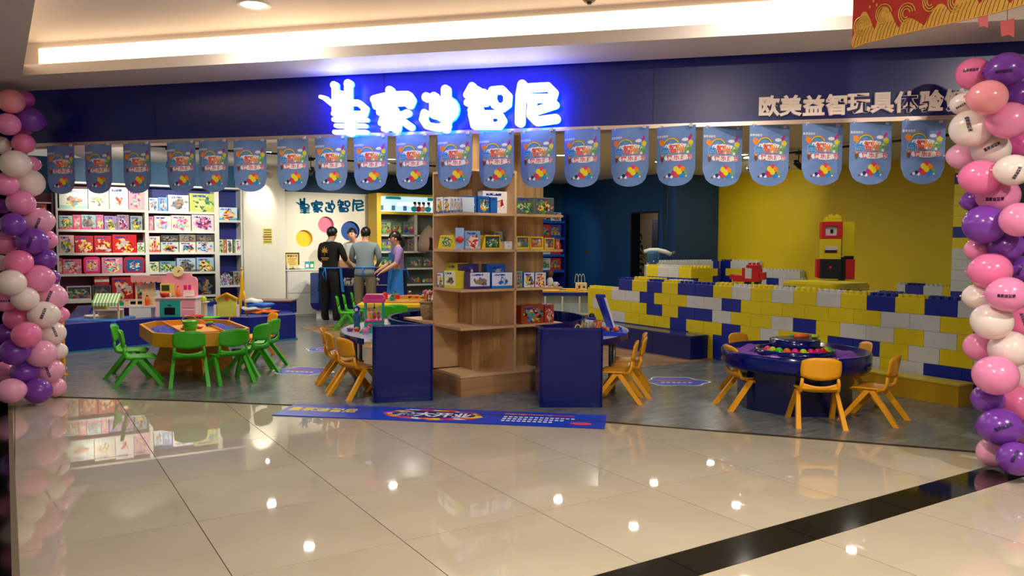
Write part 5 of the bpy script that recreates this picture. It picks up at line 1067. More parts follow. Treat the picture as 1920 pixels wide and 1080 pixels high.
row(PR, .06, zD, [(977, 1020, 573, A_((.62, .25, .08), 'mix', cover=.45), (.6, .2, .06), 'orange-brown sculpted'), (1021, 1039, 571, A_((.7, .28, .10), 'red', cover=.45), (.65, .2, .08), 'narrow orange')], 'pillar right bay fourth row', gp, .12)
# red heart standee, standing in the gap between boxes
s_, z_ = PL.at(864, 470, -.0); q = PR.w(-.01, .05, zBb); t = thing('display_standee', 'slim grey display card with red heart at the pillar corner', 'display', PR.w(.02, .06, zBb), PR.ang - .5); b = MB(); b.box(-.04, .04, 0, .02, 0, .2); obj('card', b, M('standee_blue', (.6, .72, .8), .4), t); b = MB(); b.ball((0, -.008, .09), (.038, .01, .03), 12, 6); obj('heart', b, RED, t)
# ================================================================== BLUE PLATFORM WITH TOY KITCHENS (left rear)
PB = M('platform_blue', (.03, .12, .50), .3); PBL = noisy('platform_mat', (.25, .38, .62), (.32, .45, .68), (3, 3, 3), .4)
def gxy(px, py, z): v = G(px, py, z); return (v.x, v.y)
c = [gxy(130, 662, 0), gxy(279, 647, 0), gxy(300, 646, 0), gxy(478, 643, 0), gxy(556, 634, 0)]
A0 = Vector(gxy(118, 664, 0)); A1 = Vector(gxy(282, 648, 0)); A2 = A1 + Vector((.18, .22)); A3 = Vector(gxy(470, 645, 0)); A4 = Vector(gxy(555, 637, 0)); A5 = A4 + Vector((V.x, V.y)) * 3.2 + Vector((.0, 0)); A6 = A0 + Vector((V.x, V.y)) * 3.3
pt_ = thing('play_platform', 'low blue padded play platform in front of the toy shelves', 'platform', (0, 0, .004))
hP = .372
B6 = Vector(BW.w(-3.55, -.35).xy); B5 = Vector(BW.w(-.35, -.3).xy)
rim = [A0, A1, A2, A3, A4, B5, B6]
cen = sum(rim, Vector((0, 0))) / len(rim)
def inset(poly, d):
    n = len(poly); o = []
    for i in range(n):
        a, b_, c_ = poly[i - 1], poly[i], poly[(i + 1) % n]; e1 = (b_ - a).normalized(); e2 = (c_ - b_).normalized(); n1 = Vector((-e1.y, e1.x)); n2 = Vector((-e2.y, e2.x)); m_ = (n1 + n2); m_ = m_ / max(.3, m_.dot(n1)) if m_.length > 1e-6 else n1; o.append(b_ + m_ * d)
    return o
ins = inset(rim, .22)
b = MB(); b.prism([tuple(p) for p in ins], 0, .30); obj('floor_mat', b, PBL, pt_)
for i in range(len(rim)):
    j = (i + 1) % len(rim); b = MB(); b.prism([tuple(rim[i]), tuple(rim[j]), tuple(ins[j]), tuple(ins[i])], 0, hP); obj('padded_edge', b, PB, pt_)
b = MB()
for i in range(len(rim)): j = (i + 1) % len(rim); b.beam((rim[i].x, rim[i].y, .01), (rim[j].x, rim[j].y, .01), .05, .02)
obj('base_strip', b, M('strip_teal', (.2, .45, .6), .4), pt_)
zp = .305
# pink toy kitchen
K = thing('toy_kitchen', 'pink wooden toy kitchen with round clock and teal oven', 'toy kitchen', Vector((*gxy(330, 603, zp), zp)) + Vector((0, 0, 0)), .06)
sc = K.location.y / CF; wK = 37 * sc
PK = M('toy_kitchen_pink', (.95, .60, .68), .45); PKL = M('toy_kitchen_cream', (.95, .85, .82), .45)
b = MB(); b.box(-wK, wK, 0, .22, 0, .33); obj('cabinet', b, PKL, K)
b = MB(); b.box(-wK * .78, wK * .22, -.012, 0, .03, .30); obj('oven_door', b, M('oven_teal', (.15, .62, .58), .4), K)
b = MB(); b.box(-wK * .55, -wK * .02, -.016, -.011, .10, .20); obj('oven_window', b, BLK, K)
b = MB(); b.tube([(-wK * .35, -.03, .235), (-wK * .2, -.03, .235)], .006, 6); b.tube([(-wK * .28, -.03, .235), (-wK * .28, -.011, .235)], .005, 6); obj('handle', b, BLK, K)
b = MB(); b.box(wK * .3, wK * .95, -.012, 0, .2, .31); obj('drawer', b, PK, K); b = MB(); b.box(wK * .3, wK * .95, -.012, 0, .03, .17); obj('lower_door', b, PK, K)
b = MB(); b.box(-wK * 1.08, wK * 1.08, -.03, .24, .33, .35); obj('worktop', b, PKL, K)
hb = .40; pts = [(-wK * .9, .35), (-wK * .9, .35 + hb * .58), (-wK * .82, .35 + hb * .68), (-wK * .62, .35 + hb * .72), (-wK * .6, .35 + hb * .84), (wK * .6, .35 + hb * .84), (wK * .62, .35 + hb * .72), (wK * .82, .35 + hb * .68), (wK * .9, .35 + hb * .58), (wK * .9, .35)]
b = MB(); b.xz(pts, .14, .2); obj('back_board', b, PK, K)
b = MB(); b.xz([(p[0] * .22, p[1] * 0 + .35 + hb * .92 + p[1]) for p in [(cos(a) * .5, .075 * sin(a)) for a in [2 * pi * i / 20 for i in range(20)]]] if False else [(.075 * cos(2 * pi * i / 20), .35 + hb * .90 + .075 * sin(2 * pi * i / 20)) for i in range(20)], .10, .14); obj('clock', b, M('clock_cream', (.95, .9, .6), .4), K)
b = MB(); b.beam((0, .095, .35 + hb * .88), (.03, .095, .35 + hb * .95), .004, .008); obj('clock_hand', b, BLK, K)
b = MB(); b.box(-wK * .78, -wK * .2, .02, .135, .36, .54); obj('microwave', b, M('microwave_yellow', (.9, .85, .4), .4), K)
b = MB(); b.box(-wK * .7, -wK * .32, .014, .019, .44, .52); obj('microwave_window', b, M('dark_olive', (.25, .28, .1), .4), K)
b = MB(); b.box(wK * .35, wK * .8, .03, .135, .36, .44); obj('cubby', b, PKL, K); b = MB(); b.box(wK * .38, wK * .55, .025, .029, .45, .52); b.box(wK * .6, wK * .75, .025, .029, .45, .52); obj('shelf_opening', b, HOTP, K)
kb = K.location
t = toy('toy_pot', 'red toy pot on the pink toy kitchen', 'toy', (kb.x - wK * .55, kb.y - .0, kb.z + .352)); b = MB(); b.lathe([(.05, 0), (.06, .05), (.055, .055), (0, .058)], n=14); obj('pot', b, RED, t); b = MB(); b.tube([(.055, 0, .04), (.10, 0, .045)], .007, 6); obj('handle', b, RED, t)
t = toy('toy_bottle', 'orange toy bottle on the pink toy kitchen', 'toy', (kb.x + .03, kb.y + .02, kb.z + .352)); b = MB(); b.lathe([(.03, 0), (.032, .05), (.022, .09), (.012, .11), (.012, .14), (0, .14)], n=14); obj('bottle', b, ORG, t); b = MB(); b.lathe([(.014, .14), (.014, .155), (0, .155)], n=10); obj('cap', b, RED, t)
t = toy('toy_shaker', 'small white toy shaker beside the orange bottle', 'toy', (kb.x - .07, kb.y + .0, kb.z + .352)); b = MB(); b.lathe([(.014, 0), (.016, .04), (.008, .06), (0, .062)], n=12); obj('shaker', b, WHT, t); b = MB(); b.lathe([(.009, .055), (.008, .07), (0, .072)], n=10); obj('cap', b, HOTP, t)
# market stall with green striped awning
p = gxy(176, 610, zp); Sx = p[1] / CF
MS = thing('market_stall', 'wooden toy market stall with green and white striped awning', 'toy stall', (p[0] + .17, p[1], zp), .08)
def pz(x, y, D): return CH + (ray(x, y).z) * D
Dp = p[1]; x0_, x1_ = 0, 48 * Sx
aw0, aw1 = pz(190, 568, Dp), pz(190, 551, Dp); zaw = aw0 - zp; zab = aw1 - zp
for x_ in (-.17, .15): b = MB(); b.box(x_, x_ + .02, 0, .02, 0, zaw); obj('post', b, CREAM, MS)
GS = M('awning_green', (.45, .72, .35), .6); GW = M('awning_white', (.92, .95, .85), .6)
b = MB(); n = 17; hw = .175
for i in range(n):
    b.mi = i % 2; xa, xb = -hw + 2 * hw * i / n, -hw + 2 * hw * (i + 1) / n
    b.quad((xa, -.02, zaw - .0), (xb, -.02, zaw - .0), (xb, .10, zab), (xa, .10, zab)); xm_ = (xa + xb) / 2; b.add([(xa, -.022, zaw + .001), (xb, -.022, zaw + .001), (xb, -.022, zaw - .035), (xm_, -.022, zaw - .05), (xa, -.022, zaw - .035)], [[4, 3, 2, 1, 0]])
b.v = [v for v in b.v]; obj('awning', b, [GS, GW], MS)
b = MB(); b.box(-.17, .17, 0, .16, .20, .22); obj('counter', b, PKL, MS); b = MB(); b.box(-.17, .17, .15, .16, .0, .2); obj('front_panel', b, CREAM, MS)
b = MB(); b.box(-.14, 0, -.0, .12, .221, .30); obj('crate', b, M('crate_yellow', (.75, .75, .3), .5), MS)
# long play counter with second stall (pink awning)
p = gxy(262, 603, zp); ML = thing('play_kitchen_counter', 'long white toy shop counter with pink scalloped awning', 'toy stall', (p[0], p[1] + .12, zp), .10)
sc = p[1] / CF
b = MB(); b.box(-.55, .30, 0, .22, .19, .215); obj('counter_top', b, PKL, ML); b = MB(); b.box(-.20, .10, .005, .20, 0, .19); obj('white_cupboard', b, WHT, ML); b = MB(); b.box(-.52, -.48, 0, .2, 0, .19); obj('leg_panel', b, BRN, ML); b = MB(); b.box(.25, .29, 0, .2, 0, .19); obj('leg_panel', b, CREAM, ML)
b = MB(); b.box(-.47, -.21, .19, .20, 0, .18); obj('back_panel', b, M('magenta_panel', (.5, .2, .4), .5), ML)
zt2 = pz(265, 518, p[1]) - zp; zb2 = pz(265, 530, p[1]) - zp
for x_ in (-.14, .26): b = MB(); b.box(x_, x_ + .02, .1, .12, .215, zb2 + .03); obj('post', b, CREAM, ML)
b = MB(); b.box(-.18, .31, .04, .17, zb2 + .02, zt2)
for i in range(7): x_ = -.18 + .07 * i; b.xz([(x_, zb2 + .02)] + [(x_ + .035 - .035 * cos(pi * k / 6), zb2 + .02 - .03 * sin(pi * k / 6)) for k in range(1, 6)] + [(x_ + .07, zb2 + .02)], .038, .05)
obj('awning', b, M('awning_pink', (.88, .60, .58), .6), ML)
b = MB(); b.box(-.06, .12, .13, .15, .215, zb2 - .02); obj('sign_board', b, CREAM, ML)
t = toy('toy_bottle', 'small orange toy bottle at the board of the long toy counter', 'toy', tuple(ML.location + Vector((.02, .08, .216)))); b = MB(); b.lathe([(.03, 0), (.03, .09), (.012, .13), (0, .135)], n=12); obj('bottle', b, ORG, t); b = MB(); b.lathe([(.013, .13), (.013, .15), (0, .15)], n=10); obj('cap', b, BRN, t)
rn = random.Random(9)
for k, (dx, mt_, nm) in enumerate([(-.42, LIME, 'yellow green'), (-.33, TEAL, 'teal'), (-.25, CREAM, 'wooden'), (.20, PINK, 'pink')]):
    t = toy('toy_crate', nm + ' toy crate standing on the long toy counter, ' + ORD[k] + ' from the left', 'toy', tuple(ML.location + Vector((dx, .06 + dx * .1, .216)))); b = MB(); b.box(-.035, .035, -.03, .03, 0, .06, bev=.004); obj('crate', b, mt_, t); b = MB(); b.ball((0, 0, .062), (.025, .02, .018), 10, 6); obj('contents', b, RED, t)
p = gxy(186, 607, zp); t = thing('yellow_basket', 'pale yellow toy basket at the foot of the striped stall', 'basket', (p[0], p[1] - .1, zp)); b = MB(); b.lathe([(.09, 0), (.11, .12), (.10, .12), (.08, .01), (0, .01)], n=16, sx=1.2); obj('basket', b, M('basket_yellow', (.8, .8, .35), .5), t); b = MB(); b.lathe([(.115, .11), (.12, .125), (.115, .13), (.105, .125)], n=16, sx=1.2); obj('rim', b, WHT, t)
# blue cushion block left
p = gxy(150, 606, hP); t = thing('blue_mat_stack', 'light blue padded mat at the left end of the platform', 'mat', (p[0], p[1] + .5, zp)); b = MB(); b.box(-.35, .35, -.3, .35, 0, .05, bev=.02); obj('mat', b, M('mat_light_blue', (.2, .45, .75), .3), t); b = MB(); b.box(-.34, .34, -.29, .34, .05, .09, bev=.015); obj('upper_mat', b, M('mat_light_blue'), t)
# yellow toy house with giraffe, small tower
p = gxy(425, 603, zp); H = thing('toy_house', 'yellow wooden toy house front with a small seat', 'toy house', (p[0], p[1], zp), .1); sc = p[1] / CF; hw = 18 * sc
b = MB(); b.xz([(-hw, .02), (-hw, .33), (0, .40), (hw, .33), (hw, .02)], .02, .06); obj('front', b, M('house_lime', (.88, .88, .35), .45), H); b = MB(); b.beam((-hw - .02, .0, .325), (0, .0, .405), .06, .02); b.beam((hw + .02, .0, .325), (0, .0, .405), .06, .02); obj('roof', b, PLY, H)
b = MB(); b.box(-hw - .02, hw + .02, -.12, .02, .0, .03); obj('base', b, PKL, H); b = MB(); b.xz([(.035 * cos(2 * pi * i / 5 * 1), .33 + .035 * sin(2 * pi * i / 5)) for i in range(5)], .01, .02); obj('star', b, ORG, H)
for s in (-1, 1): b = MB(); b.box(s * (hw + .02) - .015, s * (hw + .02) + .015, -.02, .04, .0, .24); obj('side_post', b, PKL, H)
p = gxy(437, 600, zp); t = thing('toy_giraffe', 'yellow wooden giraffe with a long neck behind the toy house', 'toy', (p[0] + .02, p[1] + .35, zp), 0); b = MB(); b.tube([(-.05, 0, 0), (-.03, 0, .28), (0, 0, .42), (.0, 0, .62), (.0, 0, .72)], [.02, .03, .035, .02, .014], 8); b.tube([(.07, 0, 0), (.04, 0, .3), (0, 0, .45)], [.015, .02, .02], 8); obj('body', b, M('giraffe_yellow', (.93, .72, .12), .45), t); b = MB(); b.ball((0, -.01, .735), (.022, .03, .02), 10, 6); obj('head', b, M('giraffe_yellow'), t); b = MB(); b.tube([(-.01, 0, .74), (-.012, 0, .775)], .004, 6); b.tube([(.01, 0, .74), (.012, 0, .775)], .004, 6); obj('horns', b, BRN, t)
p = gxy(378, 598, zp); t = thing('toy_tower', 'small wooden toy tower with lime top between the kitchen and the house', 'toy', (p[0], p[1] + .05, zp)); b = MB(); b.box(-.05, .05, -.05, .05, 0, .24, bev=.004); obj('tower', b, CREAM, t); b = MB(); b.box(-.08, .08, -.07, .07, .24, .255); obj('ledge', b, PKL, t); b = MB(); b.lathe([(.05, .256), (.06, .30), (.03, .33), (0, .34)], n=14); obj('bucket', b, LIME, t)
# heap of cushions / cloth
p = gxy(470, 590, hP); t = thing('folded_covers', 'heap of white, blue and orange folded covers on the platform edge', 'covers', (p[0], p[1] + .25, hP + .003), .2)
for i, (z0, z1, r_, mt_, dx) in enumerate([(0, .05, .25, ORG, .08), (.05, .10, .22, WHT, -.03), (.10, .16, .2, M('cover_blue', (.1, .4, .8), .5), .05), (.15, .22, .13, WHT, -.03)]):
    b = MB(); rnn = random.Random(i); vs = []
    b.lathe([(r_ * .8, z0), (r_, z0 + (z1 - z0) * .3), (r_ * .8, z0 + (z1 - z0) * .8), (r_ * .3, z1), (0, z1 * .98)], n=18, sy=.6); b.v = [(x * (1 + .18 * sin(5 * atan2(y, x + .001) + i)) + dx, y * (1 + .2 * cos(3 * x * 9)), z + .012 * sin(x * 30 + i)) for x, y, z in b.v]; obj('cover', b, mt_, t)
p = gxy(452, 575, .5); t = thing('storage_tray', 'blue storage tray with pale rim behind the folded covers', 'tray', (p[0] + .1, 12.6, zp)); b = MB(); b.box(-.45, .35, -.2, .2, 0, .2); obj('tray', b, PB, t); b = MB(); b.box(-.47, .37, -.22, .22, .2, .22); obj('rim', b, M('tray_rim', (.5, .4, .4), .5), t)

# ================================================================== COUNTER AND CABINETS
CT = thing('reception_counter', 'dark blue reception counter with white lettering and a pale base', 'counter', (-3.70, 14.75, .004), radians(9))
CTN = M('counter_navy', (.03, .09, .42), .3)
L_ = 1.95
def cx(px): # local x of the counter front from the picture
    f_ = Frame((CT.location.x, CT.location.y), (cos(radians(9)), sin(radians(9)))); return f_.at(px, 540)[0]
xa, xb = cx(582), cx(763)
pts = [(xa, .18)] ; r = .12
b = MB(); b.xz([(xa + r, .17)] + [(xa + r - r * sin(pi / 2 * k / 6), .17 + r - r * cos(pi / 2 * k / 6)) for k in range(7)] + [(xa, .86), (xb, .86), (xb, .17)], 0, .5); obj('body', b, CTN, CT)
b = MB(); b.box(cx(598), xb, -.03, .5, .86, .955); b.box(cx(598), xb, -.03, 0, .30, .86); obj('front_panel', b, CTN, CT)
b = MB(); b.box(xa + .1, xb - .04, .06, .46, 0, .17); obj('base', b, WHT, CT)
b = MB(); b.box(cx(600), cx(728), -.045, -.031, .625, .645); obj('trim_strip', b, M('silver_strip', (.75, .78, .82), .3, metal=.6), CT)
b = MB(); put_text(b, '欧美情景玩具馆', (cx(622) + cx(707)) / 2, .71, .135, -.034, bold=.03, ext=.006); obj('lettering', b, WL, CT)
b = MB(); b.box(xa + .001, cx(598), -.004, -.001, .3, .85); obj('side_face', b, M('counter_side_blue', (.25, .35, .55), .4), CT)
CB = thing('drawer_cabinet', 'white two-tier drawer cabinet under the framed certificate', 'cabinet', BW.w(.0, 0, .004), BW.ang)
b = MB(); b.box(.02, 1.3, .0, .40, 0, .88); obj('body', b, WHITE, CB); b = MB(); b.box(0.004, 1.32, -.02, .41, .88, .905); obj('top', b, WHITE, CB)
for z0, z1 in ((.03, .44), (.455, .865)):
    for x0, x1 in ((.035, .66), (.67, 1.29)): b = MB(); b.box(x0, x1, -.014, 0, z0, z1); obj('door', b, WHITE, CB)
# things on the cabinet
s_, z_ = BW.at(549, 480, .10); q = BW.w(s_, .14, .911); t = thing('framed_certificate', 'dark framed yellow certificate standing on the white cabinet', 'picture', q, BW.ang); sc = q.y / CF
hh, ww = 31 * sc, 13.5 * sc; b = MB(); b.box(-ww, ww, 0, .02, 0, .02); b.box(-ww, ww, 0, .02, hh - .02, hh); b.box(-ww, -ww + .02, 0, .02, 0, hh); b.box(ww - .02, ww, 0, .02, 0, hh); obj('frame', b, M('dark_wood_frame', (.2, .12, .08), .4), t)
b = MB(); b.box(-ww + .02, ww - .02, .008, .015, .02, hh - .02); obj('paper', b, M('certificate_yellow', (.88, .80, .45), .5), t)
b = MB(); put_text(b, '荣誉证书', 0, hh * .8, .05, .006, bold=.02, ext=.0005)
for k in range(5): b.box(-ww * .6 + .01 * (k % 2), ww * .6 - .02 * (k % 3), .006, .008, hh * (.62 - .09 * k), hh * (.62 - .09 * k) + .008)
obj('writing', b, M('red_brown_ink', (.5, .25, .1), .5), t)
for px, c_, nm in ((578, (.25, .6, .75), 'teal-blue'), (587, (.15, .6, .35), 'green')):
    s_, z_ = BW.at(px, 497, .05); q = BW.w(s_, .12, .911); t = thing('payment_stand', 'small ' + nm + ' payment card stand on the white cabinet', 'sign', q, BW.ang); b = MB(); b.box(-.045, .045, 0, .008, 0, .15); obj('card', b, M('pay_' + nm, c_, .4), t); b = MB(); b.box(-.03, .03, -.003, 0, .035, .10); obj('white_field', b, WHT, t); b = MB(); b.box(-.04, .04, -.02, .04, -.001, .006); obj('foot', b, WHT, t)
s_, z_ = BW.at(560, 500, .05); q = BW.w(s_, .1, .911); t = thing('crumpled_bag', 'crumpled white plastic bag on the white cabinet', 'bag', q); b = MB(); b.ball((0, 0, .03), (.12, .06, .03), 14, 8); b.v = [(x * (1 + .2 * sin(y * 60)), y, max(0, z * (1 + .4 * sin(x * 50)))) for x, y, z in b.v]; obj('bag', b, WHT, t); b = MB(); b.tube([(.02, 0, .05), (.03, 0, .09)], [.02, .006], 8); obj('bag_neck', b, WHT, t)
s_, z_ = BW.at(539, 500, .05); q = BW.w(s_ + .02, .08, .911); t = thing('small_vase', 'small white vase at the left edge of the cabinet', 'vase', q); b = MB(); b.lathe([(.02, 0), (.035, .05), (.015, .11), (.02, .13), (.01, .13), (0, .1)], n=14); obj('vase', b, WHT, t); b = MB(); b.lathe([(.021, .125), (.024, .135), (.016, .137)], n=14); obj('lip', b, CREAM, t)
# items on the counter
f_ = Frame((CT.location.x, CT.location.y), (cos(radians(9)), sin(radians(9))))
for px, w2, hgt, c_, nm, dep in ((644, .08, .15, (.70, .52, .36), 'brown cardboard box between the two men', .16), (651, .07, .24, (.75, .58, .42), 'tall brown cardboard box beside the man in grey', .3), (666, .06, .12, (.65, .48, .32), 'low brown carton behind the man in grey', .3)):
    k = f_.at(px, 500, dep)[0]; q = f_.w(k, dep, .961); t = thing('cardboard_box', nm + ' on the counter', 'box', q, f_.ang); b = MB(); b.box(-w2, w2, 0, .1, 0, hgt, bev=.003); obj('carton', b, M('kraft', c_, .7), t); b = MB(); b.box(-w2, w2, .04, .06, hgt, hgt + .001); obj('tape', b, M('tape', (.8, .7, .5), .3), t)
k = f_.at(704, 498, .3)[0]; q = f_.w(k, .3, .961); t = thing('yellow_pack', 'bright yellow pack standing on the counter', 'box', q, f_.ang); b = MB(); b.box(-.05, .05, 0, .05, 0, .13, bev=.004); obj('pack', b, YEL, t); b = MB(); b.box(-.03, .03, -.002, 0, .03, .09); obj('label_print', b, WHT, t)
k = f_.at(724, 498, .3)[0]; q = f_.w(k, .25, .961); t = thing('green_toy_heap', 'pale green toy bits lying on the counter near the woman', 'toy', q, f_.ang); b = MB()
for i in range(7): b.ball((-.12 + .04 * i, .01 * (i % 3), .02 + .015 * (i % 2)), (.03, .025, .02), 8, 5)
obj('bits', b, M('pale_green', (.7, .85, .4), .5), t)
# notice on the column
s_, z_ = BW.at(501, 442); t = thing('wall_notice', 'yellow printed notice sheet taped on the cream column', 'notice', BW.p, BW.ang); sa, zt3 = BW.at(493, 428); sb_, zb3 = BW.at(510, 457)
b = MB(); b.box(sa, sb_, -.006, -.001, zb3, zt3); obj('sheet', b, M('notice_yellow', (.82, .80, .35), .5), t)
b = MB()
for i in range(6): b.box(sa + .015, sb_ - .015, -.0085, -.0062, zt3 - .04 - .045 * i, zt3 - .022 - .045 * i)
obj('print_lines', b, M('notice_ink', (.45, .35, .2), .5), t)
b = MB(); b.box(sa, sb_, -.0085, -.0062, zt3 - .17, zt3 - .15); obj('red_line', b, RED, t)

# ================================================================== PEOPLE
def nearest_seg(p, segs):
    best = 1e9; bi = 0
    for i, (a, b_, _) in enumerate(segs):
        ab = b_ - a; t_ = max(0, min(1, (p - a).dot(ab) / ab.length_squared)) if ab.length_squared > 0 else 0; d_ = (p - a - ab * t_).length
        if d_ < best: best = d_; bi = i
    return bi
def person(name, label, J, mats, loc, rz, kids=None):
    """J: joints name -> (x,y,z,r). mats: dict of body region -> material. figure faces +Y, grown with a skin modifier as one surface"""
    chains = [('pelvis', 'waist', 'top'), ('waist', 'chest', 'top'), ('chest', 'neck', 'top'), ('neck', 'neck2', 'skin'), ('neck2', 'head', 'skin'), ('head', 'crown', 'skin')]
    for s in 'lr':
        chains += [('chest', 'sh' + s, 'top'), ('sh' + s, 'el' + s, 'sleeve'), ('el' + s, 'wr' + s, 'fore'), ('wr' + s, 'pa' + s, 'skin'), ('pelvis', 'hip' + s, 'leg'), ('hip' + s, 'kn' + s, 'leg'), ('kn' + s, 'an' + s, 'shin'), ('an' + s, 'he' + s, 'shoe'), ('an' + s, 'to' + s, 'shoe')]
    J = dict(J)
    for s in 'lr':      # five fingers from the palm
        w_, e_ = Vector(J['wr' + s][:3]), Vector(J['el' + s][:3]); d_ = (w_ - e_).normalized(); pa = w_ + d_ * .055; J['pa' + s] = (*pa, .026)
        side = d_.cross(Vector((0, 0, 1)));
        if side.length < .1: side = Vector((1, 0, 0))
        side.normalize(); dn = Vector((0, 0, -1))
        for k, (off, ln) in enumerate(((-.026, .055), (-.009, .068), (.009, .064), (.026, .05))):
            a = pa + side * off + d_ * .02; m1 = a + d_ * ln * .55 + dn * .004; m2 = m1 + d_ * ln * .4 + dn * .018
            J[f'f{s}{k}a'] = (*a, .0105); J[f'f{s}{k}b'] = (*m1, .009); J[f'f{s}{k}c'] = (*m2, .0075)
            chains += [('pa' + s, f'f{s}{k}a', 'skin'), (f'f{s}{k}a', f'f{s}{k}b', 'skin'), (f'f{s}{k}b', f'f{s}{k}c', 'skin')]
        sd_ = 1 if (s == 'l') else -1; a = w_ + d_ * .03 + side * .03 * sd_; J[f't{s}a'] = (*a, .011); bb_ = a + d_ * .035 + side * .016 * sd_ + dn * .008; J[f't{s}b'] = (*bb_, .009); chains += [('pa' + s, f't{s}a', 'skin'), (f't{s}a', f't{s}b', 'skin')]
    names = list(J); idx = {n_: i for i, n_ in enumerate(names)}
    me = bpy.data.meshes.new('body'); me.from_pydata([J[n_][:3] for n_ in names], [(idx[a], idx[b_]) for a, b_, _ in chains], [])
    o = bpy.data.objects.new('body', me); COL.objects.link(o)
    sk = o.modifiers.new('skin', 'SKIN'); sk.use_smooth_shade = True; sk.branch_smoothing = .4; ss = o.modifiers.new('sub', 'SUBSURF'); ss.levels = 2; ss.render_levels = 2
    for i, n_ in enumerate(names):
        sv = me.skin_vertices[0].data[i]; r_ = J[n_][3]; sv.radius = r_ if isinstance(r_, tuple) else (r_, r_); sv.use_root = (n_ == 'pelvis')
    bpy.context.view_layer.update(); dg = bpy.context.evaluated_depsgraph_get(); m2 = bpy.data.meshes.new_from_object(o.evaluated_get(dg)); bpy.data.objects.remove(o)
    segs = [(Vector(J[a][:3]), Vector(J[b_][:3]), r_) for a, b_, r_ in chains]; keys = list(mats); m2.materials.clear()
    for k in keys: m2.materials.append(mats[k])
    hd = Vector(J['head'][:3])
    for p in m2.polygons:
        rg = segs[nearest_seg(p.center, segs)][2]; 
        if rg == 'top' and p.center.z > J['neck'][2] + .0: rg = 'skin'
        p.material_index = keys.index(rg) if rg in keys else keys.index('skin'); p.use_smooth = True
    t = thing(name, label, 'person', loc, rz); ob = bpy.data.objects.new('body', m2); link(ob, t)
    return t
SKIN = M('skin_tone', (.80, .60, .48), .5, sss=.05); HAIR = M('black_hair', (.03, .025, .025), .4)
def base_pose(lean=0.0, arm=((.25, .12, 1.12), (.22, .36, 1.03)), h=1.0, sh=.19, wr=None):
    """arm: elbow and wrist (x is outward)"""
    J = {'pelvis': (0, 0, .93, (.17, .125)), 'waist': (0, .01 + lean * .3, 1.08, (.165, .12)), 'chest': (0, .02 + lean, 1.28, (.20, .135)), 'neck': (0, .0 + lean * 1.3, 1.45, .068), 'neck2': (0, .015 + lean * 1.5, 1.485, .06), 'head': (0, .04 + lean * 1.9, 1.575, (.088, .104)), 'crown': (0, .03 + lean * 2.0, 1.66, (.08, .095))}
    for s, g in (('l', -1), ('r', 1)):
        (ex, ey, ez), (wx, wy, wz) = arm if s == 'r' or wr is None else wr
        J['sh' + s] = (g * sh, .0 + lean * 1.1, 1.385, .078); J['el' + s] = (g * ex, ey, ez, .052); J['wr' + s] = (g * wx, wy, wz, .033)
        J['hip' + s] = (g * .105, 0, .84, .125); J['kn' + s] = (g * .115, .02, .48, .095); J['an' + s] = (g * .12, -.02, .095, .062); J['he' + s] = (g * .11, -.065, .04, .034); J['to' + s] = (g * .125, .12, .032, .034)
    if h != 1: J = {k: (v[0] * h, v[1] * h, v[2] * h, v[3]) for k, v in J.items()}
    return J
def hair_cap(t, J, back=0.0, pony=False, h=1.0):
    hx, hy, hz = J['head'][:3]; cx_, cy_, cz_ = J['crown'][:3]; b = MB(); vs = []
    b.ball((hx, hy - .010, hz + .040), (.092, .110, .108), 18, 12)
    b.v = [(x * (1 - .10 * max(0, (hz + .02 - z) / .1)), y + .004 * sin(x * 120), z + .006 * sin(x * 90 + y * 70)) for x, y, z in b.v]
    keep = []
    for f in b.f:
        c_ = sum((Vector(b.v[i]) for i in f), Vector()) / len(f); dy = c_.y - hy; dz = c_.z - hz
        if (dz > .055 and dy < .1) or (dy < .015 and dz > -.045): keep.append(f)
    b.f = keep; b.m = [0] * len(keep); b.sm = [True] * len(keep)
    if pony: b.tube([(hx, hy - .10, hz + .06), (hx + .0, hy - .15, hz + .02), (hx, hy - .15, hz - .10), (hx, hy - .12, hz - .17)], [.03, .045, .035, .01], 10)
    obj('hair', b, HAIR, t)
    fb_ = MB(); fb_.mi = 0; fb_.ball((-.03, hy + .088, hz + .02), (.012, .006, .006), 8, 5); fb_.ball((.03, hy + .088, hz + .02), (.012, .006, .006), 8, 5); fb_.mi = 1; fb_.ball((0, hy + .098, hz - .005), (.012, .016, .022), 8, 6); fb_.ball((-.082, hy, hz), (.012, .02, .03), 8, 6); fb_.ball((.082, hy, hz), (.012, .02, .03), 8, 6); fb_.mi = 2; fb_.ball((0, hy + .088, hz - .045), (.022, .006, .006), 8, 5); fb_.mi = 0; fb_.box(-.045, -.018, hy + .082, hy + .09, hz + .036, hz + .042); fb_.box(.018, .045, hy + .082, hy + .09, hz + .036, hz + .042)
    obj('face', fb_, [HAIR, SKIN, M('lips', (.65, .3, .28), .5)], t)
BT = M('black_tshirt', (.015, .015, .018), .85); BTR = M('black_trousers', (.02, .02, .025), .85); SHOE = M('black_shoe', (.04, .04, .04), .6); APR = M('apron_blue', (.10, .45, .80), .7)
